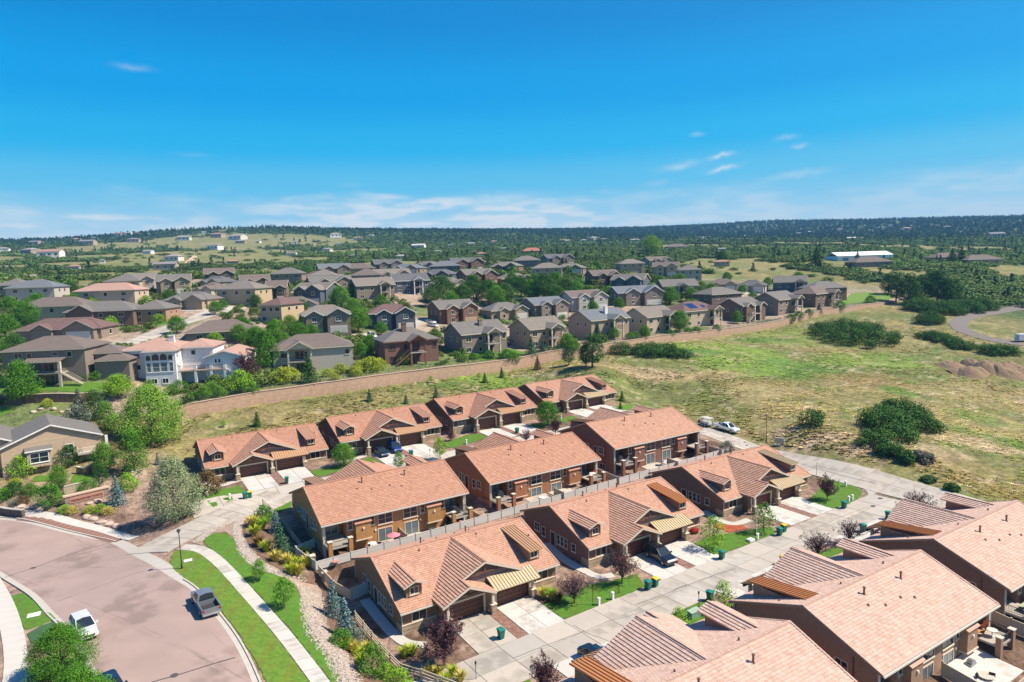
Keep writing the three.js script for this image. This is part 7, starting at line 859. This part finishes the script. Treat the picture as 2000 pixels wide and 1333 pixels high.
for (const [px, py, y, l] of [[979, 1249, 0, 'green bin standing alone on the drive of the nearest duplex'], [1266, 1153, 0, 'green bin beside a yellow lidded one at the lawn edge'], [1280, 1147, 1, 'yellow lidded bin at the lawn edge by the black car'], [1410, 1093, 0, 'green bin at the end of the narrow white edging'], [1523, 1047, 0, 'green bin in front of a yellow lidded one by the light green tree'], [1531, 1040, 1, 'yellow lidded bin by the light green tree'], [1649, 994, 0, 'green bin below the corner lawn'], [1735, 1015, 0, 'farthest green bin on the near side of the street'], [1686, 1040, 0, 'green bin between the two thin dark plum trees'], [1541, 1101, 0, 'green bin on the right of a yellow lidded one near the bare plum tree'], [1530, 1104, 1, 'yellow lidded bin near the bare plum tree'], [1387, 1174, 0, 'green bin beside the young tree over the pale roof peak'], [1260, 1231, 0, 'green bin left of a yellow lidded one on the near side of the street'], [1275, 1224, 1, 'yellow lidded bin on the near side of the street'], [479, 976, 0, 'green bin at the left lawn of the rear row'], [488, 974, 1, 'yellow lidded bin at the left lawn of the rear row'], [560, 945, 0, 'green bin on the drive of the leftmost rear duplex'], [803, 892, 0, 'green bin beside the bright blue car'], [1010, 847, 0, 'green bin on the drive of the third rear duplex']]) { const p = gp(px, py), b = y ? (nb2++ ? bin2.clone() : bin2) : (nb1++ ? bin1.clone() : bin1); if (b !== bin1 && b !== bin2) { b.name = numbered('wheelie_bin'); scene.add(b); } b.userData = {}; b.position.set(p.x, p.y + 0.07, p.z); b.rotation.y = ROW + rr(-0.3, 0.3) + (py < 1000 || px > 1560 ? 0 : 0.2); b.scale.setScalar(1.12); tag(b, l, 'bin', 'wheelie bins put out along the streets'); }
// ------------------------------------------------------------------ lamps, signs, boxes
function lampPost(px, py, hpx, label) { const p = gp(px, py), h = hpx / pxAt(p), o = base('street_lamp', p.x, p.y, p.z); tag(o, label, 'street lamp', 'black lamp posts'); const m = std(C(0.02, 0.022, 0.022), { roughness: 0.5 }), s = new MB(); s.tube([0, 0, 0], [0, 0.7, 0], 0.14, 0.09, 8); s.tube([0, 0.7, 0], [0, h * 0.9, 0], 0.065, 0.05, 8); s.build('post', m, o); const l = new MB(); l.tube([0, h * 0.9, 0], [0, h * 0.965, 0], 0.13, 0.24, 8); l.build('lantern', std(C(0.25, 0.25, 0.23), { roughness: 0.3 }), o); const c = new MB(); c.tube([0, h * 0.965, 0], [0, h, 0], 0.3, 0.04, 8); c.build('cap', m, o); }
lampPost(355, 1112, 81, 'black lamp post on the lawn by the entry street'); lampPost(1497, 864, 56, 'black lamp post at the edge of the meadow');
function sign(px, py, hpx, label, turn = 0.2) { const p = gp(px, py), h = hpx / pxAt(p), o = base('sign_post', p.x, p.y, p.z, turn); tag(o, label, 'sign'); const s = new MB(); s.bar([0, 0, 0], [0, h, 0], 0.06); s.build('post', metalM, o); const b = new MB(), n = 8; const ring = Array.from({ length: n }, (_, i) => { const a = (i + 0.5) / n * 6.2832; return [0.36 * Math.cos(a), h - 0.4 + 0.36 * Math.sin(a)]; }); b.prism(ring, 0.04, 0.06); b.build('panel', std(C(0.42, 0.42, 0.42), { metalness: 0.3 }), o); }
sign(305, 1028, 36, 'octagonal street sign seen from behind, under the silvery tree'); sign(1595, 930, 27, 'street sign on a post beside the cross street', 0.6);
[[930, 1328, 38, 'thin dark post at the lawn end of the nearest drive'], [1158, 1182, 42, 'thin post on the lawn right of the purple plum tree'], [1365, 1190, 36, 'thin post on the near side of the street beside the bin'], [1478, 1052, 44, 'pale post under the light green tree'], [840, 893, 16, 'thin dark post on the rear street']].forEach(([px, py, hp, l]) => { const p = gp(px, py), h = hp / pxAt(p), o = base('marker_post', p.x, p.y, p.z); tag(o, l, 'post'); const m = new MB(); m.tube([0, 0, 0], [0, h, 0], 0.035, 0.035, 6); m.build('shaft', px === 1478 ? whiteM : darkM, o); const c = new MB(); c.box(-0.08, 0.08, h - 0.3, h, -0.06, 0.06); c.build('head', px === 1478 ? whiteM : darkM, o); });
[[1170, 1183, 'white utility pedestal at the lawn edge, the left one of two'], [1197, 1172, 'white utility pedestal at the lawn edge, the right one of two'], [1480, 1055, 'white utility pedestal on the lawn before the red mulch'], [1658, 981, 'white utility pedestal on the corner lawn, the left one'], [1665, 978, 'white utility pedestal on the corner lawn, the right one'], [449, 976, 'white utility pedestal on the left lawn of the rear row'], [406, 971, 'short white pedestal at the path of the left rear lawn'], [911, 868, 'white utility pedestal on the lawn of the second rear duplex'], [1652, 951, 'pale pedestal at the top of the corner lawn'], [1096, 820, 'white utility pedestal on the lawn by the third rear duplex']].forEach(([px, py, l]) => { const p = gp(px, py), o = base('utility_pedestal', p.x, p.y, p.z, ROW); tag(o, l, 'pedestal', 'utility pedestals'); const m = new MB(); m.box(-0.13, 0.13, -0.1, 0.8, -0.13, 0.13); m.build('shaft', whiteM, o); const c = new MB(); c.box(-0.16, 0.16, 0.8, 0.98, -0.16, 0.16); c.build('cap', whiteM, o); });
[[367, 1097, 0.55, 'flat pale utility lid on the lawn tip beside the lamp post'], [66, 1203, 0.62, 'flat white utility lid on the lower left lawn'], [1466, 1058, 0.5, 'low white utility box on the lawn before the red mulch']].forEach(([px, py, s, l], i) => { const p = gp(px, py), o = base('utility_box', p.x, p.y + 0.07, p.z, 0.5); tag(o, l, 'utility box'); const m = new MB(); m.box(-s, s, -0.1, i === 2 ? 0.3 : 0.06, -s * 0.8, s * 0.8); m.build('frame', i === 0 ? greyM : whiteM, o); const c = new MB(); c.box(-s + 0.08, s - 0.08, i === 2 ? 0.3 : 0.06, i === 2 ? 0.34 : 0.09, -s * 0.8 + 0.08, s * 0.8 - 0.08); c.build('lid', whiteM, o); });
{ const p = gp(1523, 870), o = base('cluster_mailbox', p.x, p.y, p.z, -0.55); tag(o, 'pair of grey parcel lockers on legs at the cross street', 'mailbox'); for (const s of [-1, 1]) { const b = new MB(); b.box(s * 0.48 - 0.42, s * 0.48 + 0.42, 0.45, 1.6, -0.25, 0.25); const m = b.build('cabinet', std(C(0.36, 0.34, 0.31)), o), d = new MB(); for (let i = 0; i < 2; i++) for (let j = 0; j < 4; j++) d.box(s * 0.48 - 0.4 + i * 0.41, s * 0.48 - 0.02 + i * 0.41, 0.5 + j * 0.27, 0.74 + j * 0.27, 0.25, 0.268); d.build('door', metalM, m); const l = new MB(); l.box(s * 0.48 - 0.08, s * 0.48 + 0.08, 0, 0.45, -0.1, 0.1); l.build('leg', greyM, o); } const c = new MB(); c.box(-1.1, 1.1, -0.05, 0.06, -0.6, 0.7); c.build('pad', kerbM, o); }
for (const [px, py, l] of [[1360, 1204, 'green utility cabinet behind the nearest street lawn, the left one'], [1352, 1208, 'green utility cabinet behind the nearest street lawn, the right one']]) { const p = gp(px, py), o = base('utility_cabinet', p.x, p.y, p.z, ROW); tag(o, l, 'cabinet'); const m = new MB(); m.box(-0.4, 0.4, 0, 0.8, -0.35, 0.35); m.build('body', std(C(0.2, 0.32, 0.25)), o); const c = new MB(); c.sheet([-0.44, 0.82, 0.4], [0.44, 0.82, 0.4], [0.44, 0.9, -0.4], [-0.44, 0.9, -0.4], 0.05); c.build('lid', std(C(0.3, 0.4, 0.33)), o); }
// entrance sign wall with its letters, cream garden wall, dark wall at the frame edge
{ const a = gp(126, 990), b = gp(212, 966), L = Math.hypot(b.x - a.x, b.z - a.z), o = base('entrance_sign', (a.x + b.x) / 2, Math.min(a.y, b.y), (a.z + b.z) / 2, Math.atan2(-(b.z - a.z), b.x - a.x)); tag(o, 'low brick entrance sign wall with raised dark lettering', 'sign'); const w = new MB(); w.box(-L / 2, L / 2, -0.6, 1.55, -0.3, 0.3); w.build('wall', std(C(0.3, 0.25, 0.23), { map: stoneT }), o); const p = new MB(); p.box(-L / 2 + 0.7, L / 2 - 0.8, 0.35, 1.3, 0.3, 0.34); p.build('panel', std(C(0.45, 0.22, 0.16)), o); const c = new MB(); c.box(-L / 2 - 0.15, L / 2 + 0.15, 1.55, 1.78, -0.42, 0.42); c.build('coping', std(C(0.58, 0.42, 0.31)), o); const font = await new FontLoader().loadAsync('fonts/droid/droid_serif_bold.typeface.json'); const t = new TextGeometry('PROMONTORY POINTE', { font, size: 0.5, depth: 0.04, curveSegments: 3 }); t.computeBoundingBox(); const tw = t.boundingBox.max.x, m = mesh('lettering', t, std(C(0.12, 0.05, 0.04)), o), s = (L - 1.9) / tw; m.scale.set(s, Math.min(1.1, s * 1.2), 1); m.position.set(-(L - 1.9) / 2 - 0.05, 0.58, 0.34); }
const wallRun = (name, list, h, th, mat, capM, label) => { const P_ = pxs(list), o = base(name); tag(o, label, 'wall'); for (let i = 0; i < P_.length - 1; i++) { const [a, b] = [P_[i], P_[i + 1]], n = Math.max(1, Math.ceil(Math.hypot(a[0] - b[0], a[1] - b[1]) / 2.5)); for (let k = 0; k < n; k++) { const f = (t) => { const x = a[0] + (b[0] - a[0]) * t, z = a[1] + (b[1] - a[1]) * t; return [x, T(x, z), z]; }, s = f(k / n), e = f((k + 1) / n), w = new MB(), c = new MB(); w.bar([s[0], s[1] + h / 2 - 0.4, s[2]], [e[0], e[1] + h / 2 - 0.4, e[2]], th, h + 0.8); w.build('course', mat, o); c.bar([s[0], s[1] + h + 0.05, s[2]], [e[0], e[1] + h + 0.05, e[2]], th + 0.12, 0.1); c.build('coping', capM, o); } } return o; };
wallRun('garden_wall', [[126, 966], [160, 958], [205, 948]], 1.3, 0.25, creamM, trimM, 'cream garden wall behind the entrance sign'); wallRun('garden_wall', [[-60, 1000], [0, 1005], [46, 1011]], 1.2, 0.5, std(C(0.12, 0.1, 0.1), { map: stoneT }), std(C(0.4, 0.36, 0.33)), 'dark block wall at the left edge beside the pink road'); wallRun('garden_wall', [[256, 936], [286, 928]], 1.2, 0.3, creamM, trimM, 'cream wall stub under the tall narrow tree'); wallRun('terrace_wall', [[-90, 800], [0, 790], [70, 787], [150, 786], [196, 782]], 1.9, 0.5, std(C(0.26, 0.15, 0.12), { map: stoneT }), std(C(0.55, 0.4, 0.32)), 'brown terrace wall below the lawn of the large taupe house'); wallRun('garden_wall', [[150, 925], [166, 928], [192, 914]], 1.2, 0.3, std(C(0.36, 0.23, 0.17), { map: stoneT }), trimM, 'low brown wall at the deck of the tan gabled house');
// boulders
{ setSeed(88); const g = new THREE.IcosahedronGeometry(1, 1), p = g.attributes.position; for (let i = 0; i < p.count; i++) { const k = 0.8 + 0.4 * vn(p.getX(i) * 2 + 9, p.getY(i) * 2 + p.getZ(i) * 3); p.setXYZ(i, p.getX(i) * k * 1.2, p.getY(i) * k * 0.7, p.getZ(i) * k); } g.computeVertexNormals(); const m = std(C(0.56, 0.42, 0.34), { map: grainT }); [[40, 992], [52, 995], [66, 992], [78, 996], [90, 990], [30, 996], [168, 1012], [182, 1016], [198, 1022], [212, 1026], [226, 1030], [105, 800], [120, 806], [80, 800], [135, 802], [145, 808], [65, 806], [175, 985], [190, 980], [20, 1000]].forEach(([x, y]) => { const q = gp(x, y), o = mesh('boulder', g, m); o.position.set(q.x, q.y + 0.1, q.z); const s = rr(0.35, 0.7); o.scale.set(s * rr(0.9, 1.4), s, s); o.rotation.y = rr(0, 6); tag(o, y > 900 ? 'pale boulder in the entrance garden beds' : 'pale boulder below the brown terrace wall', 'boulder', y > 900 ? 'boulders of the entrance garden' : 'boulders below the terrace wall'); }); }
// earth mounds
{ setSeed(14); const c = gp(1942, 724), s = 1 / pxAt(c), mb = new MB(), n = 110, m = 50, Wd = 190 * s, Dd = 20, heaps = []; for (let i = 0; i < 34; i++) { const u = rr(0.06, 0.97), v = 0.2 + 0.6 * rnd(); heaps.push([u * Wd, v * Dd, rr(1.8, 3.2), rr(2.2, 4.2) * (0.5 + 0.5 * Math.sin(Math.PI * Math.min(1, u + 0.1)))]); }
  const H = (x, z) => { let h = 0; for (const [a, b, r, q] of heaps) { const d = Math.hypot((x - a) * 0.9, z - b) / r; if (d < 1.6) h = Math.max(h, q * 0.85 * Math.pow(Math.max(0, 1 - (d * 0.7) ** 2), 1.3) * (1 + 0.25 * (fbm(x * 1.3, z * 1.3, 3) - 0.5))); } return h + 0.12 * (fbm(x * 3, z * 3, 2) - 0.5) * Math.min(1, h * 2); }; const Pq = (i, j) => { const x = Wd * i / n, z = Dd * j / m, X = x - Wd / 2, Z = z - Dd / 2 + (x / Wd - 0.5) * 5; return [X, T(c.x + X, c.z + Z) - c.y - 0.15 + H(x, z), Z]; };
  for (let i = 0; i < n; i++) for (let j = 0; j < m; j++) if (H(Wd * (i + 0.5) / n, Dd * (j + 0.5) / m) > 0.02) mb.quad(Pq(i, j + 1), Pq(i + 1, j + 1), Pq(i + 1, j), Pq(i, j)); const o = mesh('earth_mound', mb.geo(), std(C(0.33, 0.225, 0.14), { map: rep(meadowT, 0.1), roughness: 1, bumpMap: grainT, bumpScale: 0.05 })); o.position.copy(c); tag(o, 'long brown heap of dug earth at the right edge of the meadow', 'earth heap'); }
// ------------------------------------------------------------------ patio and porch furniture
const onPlace = (k, x, y, z) => V3(x, y, z).multiplyScalar(D_[k].scale.x).applyAxisAngle(V3(0, 1, 0), D_[k].rotation.y).add(D_[k].position);
function chair(k, x, y, z, turn, mat, label, big) { const p = onPlace(k, x, y, z), o = base('patio_chair', p.x, p.y, p.z, D_[k].rotation.y + turn); tag(o, label, 'chair'); const s = big ? 1.25 : 1, m = new MB(); m.box(-0.27 * s, 0.27 * s, 0.36, 0.42, -0.27 * s, 0.27 * s); m.build('seat', mat, o); const b = new MB(); b.sheet([-0.27 * s, 0.4, -0.25 * s], [0.27 * s, 0.4, -0.25 * s], [0.27 * s, 1.0 * s, -0.42 * s], [-0.27 * s, 1.0 * s, -0.42 * s], 0.05); b.build('backrest', mat, o); for (const a of [-1, 1]) for (const c of [-1, 1]) { const l = new MB(); l.bar([a * 0.24 * s, 0, c * 0.24 * s], [a * 0.24 * s, 0.36, c * 0.24 * s], 0.05); l.build('leg', mat, o); } }
function table(k, x, y, z, r, mat, label) { const p = onPlace(k, x, y, z), o = base('patio_table', p.x, p.y, p.z); tag(o, label, 'table'); const m = new MB(); m.tube([0, 0.68, 0], [0, 0.73, 0], r, r, 14); m.build('tabletop', mat, o); const l = new MB(); l.tube([0, 0, 0], [0, 0.68, 0], 0.05, 0.05, 6); l.tube([0, 0, 0], [0, 0.04, 0], 0.3, 0.3, 10); l.build('pedestal', mat, o); }
function grill(k, x, y, z, mat, label) { const p = onPlace(k, x, y, z), o = base('grill', p.x, p.y, p.z, D_[k].rotation.y); tag(o, label, 'grill'); const m = new MB(); m.box(-0.55, 0.55, 0.15, 0.85, -0.28, 0.28); m.build('cabinet', mat, o); const h = new MB(); h.prism([[-0.4, 0.85], [0.4, 0.85], [0.4, 1.05], [0.2, 1.2], [-0.2, 1.2], [-0.4, 1.05]], -0.25, 0.25); h.build('hood', mat, o); for (const s of [-1, 1]) { const w = new MB(); w.tube([s * 0.45, 0.08, -0.2], [s * 0.45, 0.08, 0.2], 0.08, 0.08, 8); w.build('wheel', tyreM, o); } }
function parasol(k, x, y, z, mat, label, h = 1.5) { const p = onPlace(k, x, y, z), o = base('parasol', p.x, p.y, p.z); tag(o, label, 'parasol'); const m = new MB(); for (let i = 0; i < 8; i++) { const a = i * 0.7854, b = a + 0.7854; m.tri([Math.cos(a), h, Math.sin(a)], [0, h + 0.4, 0], [Math.cos(b), h, Math.sin(b)]); } m.build('canopy', mat, o); const l = new MB(); l.tube([0, 0, 0], [0, h + 0.4, 0], 0.03, 0.03, 6); l.build('pole', whiteM, o); }
const teak = std(C(0.5, 0.23, 0.07)), redM = std(C(0.55, 0.03, 0.03)), clothM = std(C(0.6, 0.57, 0.52));
const LO = -1.62 + 0.04, DK = 0.23;
parasol('B', 1.4, LO, -9.0, std(C(0.72, 0.22, 0.27)), 'pink patio parasol behind the ochre duplex', 1.3); table('B', 4.4, LO, -8.6, 0.6, whiteM, 'white round table on the patio of the ochre duplex'); chair('B', 5.2, LO, -8.8, 0.5, darkM, 'dark chair left of the white table behind the ochre duplex'); chair('B', 3.4, LO, -9.1, -0.6, darkM, 'dark chair right of the white table behind the ochre duplex'); table('B', -4.6, LO, -8.8, 0.65, darkM, 'dark round table at the right end of the ochre duplex patio'); grill('B', -8.6, DK, -8.3, darkM, 'black grill on the right balcony of the ochre duplex'); chair('B', -9.6, DK, -8.2, 2.6, darkM, 'dark chair on the right balcony of the ochre duplex');
table('D', -9, DK, -8.4, 0.6, clothM, 'pale round table on the right balcony of the orange brown duplex'); chair('D', -9.8, DK, -7.4, 0.3, redM, 'red chair on the right balcony of the orange brown duplex'); grill('D', 9, DK, -7.6, darkM, 'black grill on the left balcony of the orange brown duplex'); table('D', 1.8, LO, -8.9, 0.6, whiteM, 'white table by the sliding door of the orange brown duplex'); chair('D', -4.2, LO, -8.8, 0.4, clothM, 'pale chair on the right patio of the orange brown duplex'); chair('D', -5.2, LO, -9.0, -0.4, clothM, 'second pale chair further right on the orange brown duplex patio');
chair('F', 8.5, DK, -8.2, 0.3, std(C(0.2, 0.25, 0.35)), 'blue grey chair on the left balcony of the dark red brown duplex'); grill('F', 9.6, DK, -7.8, darkM, 'black grill on the left balcony of the dark red brown duplex'); table('F', 0.9, LO, -9, 0.55, std(C(0.03, 0.1, 0.17)), 'blue table near the divider behind the dark red brown duplex');
chair('G2', -8.3, DK, -7.6, 0.4, teak, 'orange adirondack chair on the balcony at the lower right, the left one', true); chair('G2', -9.7, DK, -7.2, -0.5, std(C(0.55, 0.14, 0.06)), 'red orange adirondack chair on the balcony at the lower right, the right one', true); table('G2', -9.0, DK, -8.4, 0.5, clothM, 'small pale table between the adirondack chairs on the balcony'); grill('G2', -3.9, LO, -8.7, metalM, 'silver grill on the white patio in the lower right corner'); table('G2', -3.0, LO, -10.4, 0.75, std(C(0.5, 0.46, 0.38)), 'stone coloured table on the white patio in the lower right corner'); chair('G2', -2.0, LO, -9.7, 0.7, darkM, 'dark chair on the white patio, nearest the sliding door'); chair('G2', -3.9, LO, -10.6, -1.2, darkM, 'dark chair on the white patio, right of the stone table');
{ const p = (x, z) => { const v = onPlace('G2', x, 0, z); return [v.x, v.z]; }; drape('patio', [p(-0.4, -7.5), p(-7.2, -7.5), p(-7.2, -12), p(-0.4, -12)], 0.09, driveM); const q = onPlace('G3', 7.4, LO, -9.6), o = base('hot_tub_canopy', q.x, q.y, q.z, D_.G3.rotation.y); tag(o, 'pale green canopy over the patio at the right edge', 'canopy'); const m = new MB(); m.sheet([-2, 2.3, 1.4], [2, 2.3, 1.4], [2, 2.7, 0], [-2, 2.7, 0], 0.08); m.sheet([2, 2.3, -1.4], [-2, 2.3, -1.4], [-2, 2.7, 0], [2, 2.7, 0], 0.08); m.build('canopy', std(C(0.42, 0.5, 0.36)), o); for (const a of [-1, 1]) for (const b of [-1, 1]) { const l = new MB(); l.bar([a * 1.8, 0, b * 1.2], [a * 1.8, 2.3, b * 1.2], 0.1); l.build('post', darkM, o); } }
for (const k of ['B', 'D', 'F']) { const p = (x, z) => { const v = onPlace(k, x, 0, z); return [v.x, v.z]; }; for (const s of [-1, 1]) drape('patio', [p(s * 0.3, -7.5), p(s * 4.4, -7.5), p(s * 4.4, -9.4), p(s * 0.3, -9.4)], 0.07, concreteM); }
{ const p = gp(640, 950), o = base('plastic_pool', p.x + 0, p.y, p.z); tag(o, 'blue tub in the shade at the left wall of the ochre duplex', 'tub'); const m = new MB(); m.tube([0, 0, 0], [0, 0.5, 0], 0.9, 1.0, 18); m.build('shell', std(C(0.03, 0.2, 0.42)), o); }
{ const p = gp(1357, 1042), o = base('flower_shrub', p.x, p.y, p.z); tag(o, 'bright red flowering shrub beside the white drive of the red brown duplex', 'shrub'); const m = new MB(); leaves(m, 0, 0.45, 0, 0.75, 0.45, 0.6, 300, 0.1, [0.7, 1.3], 0.5); m.build('bloom', leafMat(0.5, 0.02, 0.035), o); const g = new MB(); leaves(g, 0, 0.25, 0, 0.7, 0.25, 0.55, 120, 0.1); g.build('foliage', LEAF.green, o); }
[[690, 1050, 0.5, 'reddish garden stool in the left patio corner of the ochre duplex']].forEach(([px, py, r, l]) => { const q = onPlace('B', 10.2, -1.6, -10.6), o = base('garden_stool', q.x, q.y, q.z); tag(o, l, 'stool'); const m = new MB(); m.tube([0, 0.35, 0], [0, 0.45, 0], r, r, 12); m.build('seat', std(C(0.42, 0.2, 0.17)), o); const g = new MB(); g.tube([0, 0, 0], [0, 0.35, 0], 0.3, 0.36, 10); g.build('foot', std(C(0.35, 0.2, 0.17)), o); });
renderer.render(scene, camera);
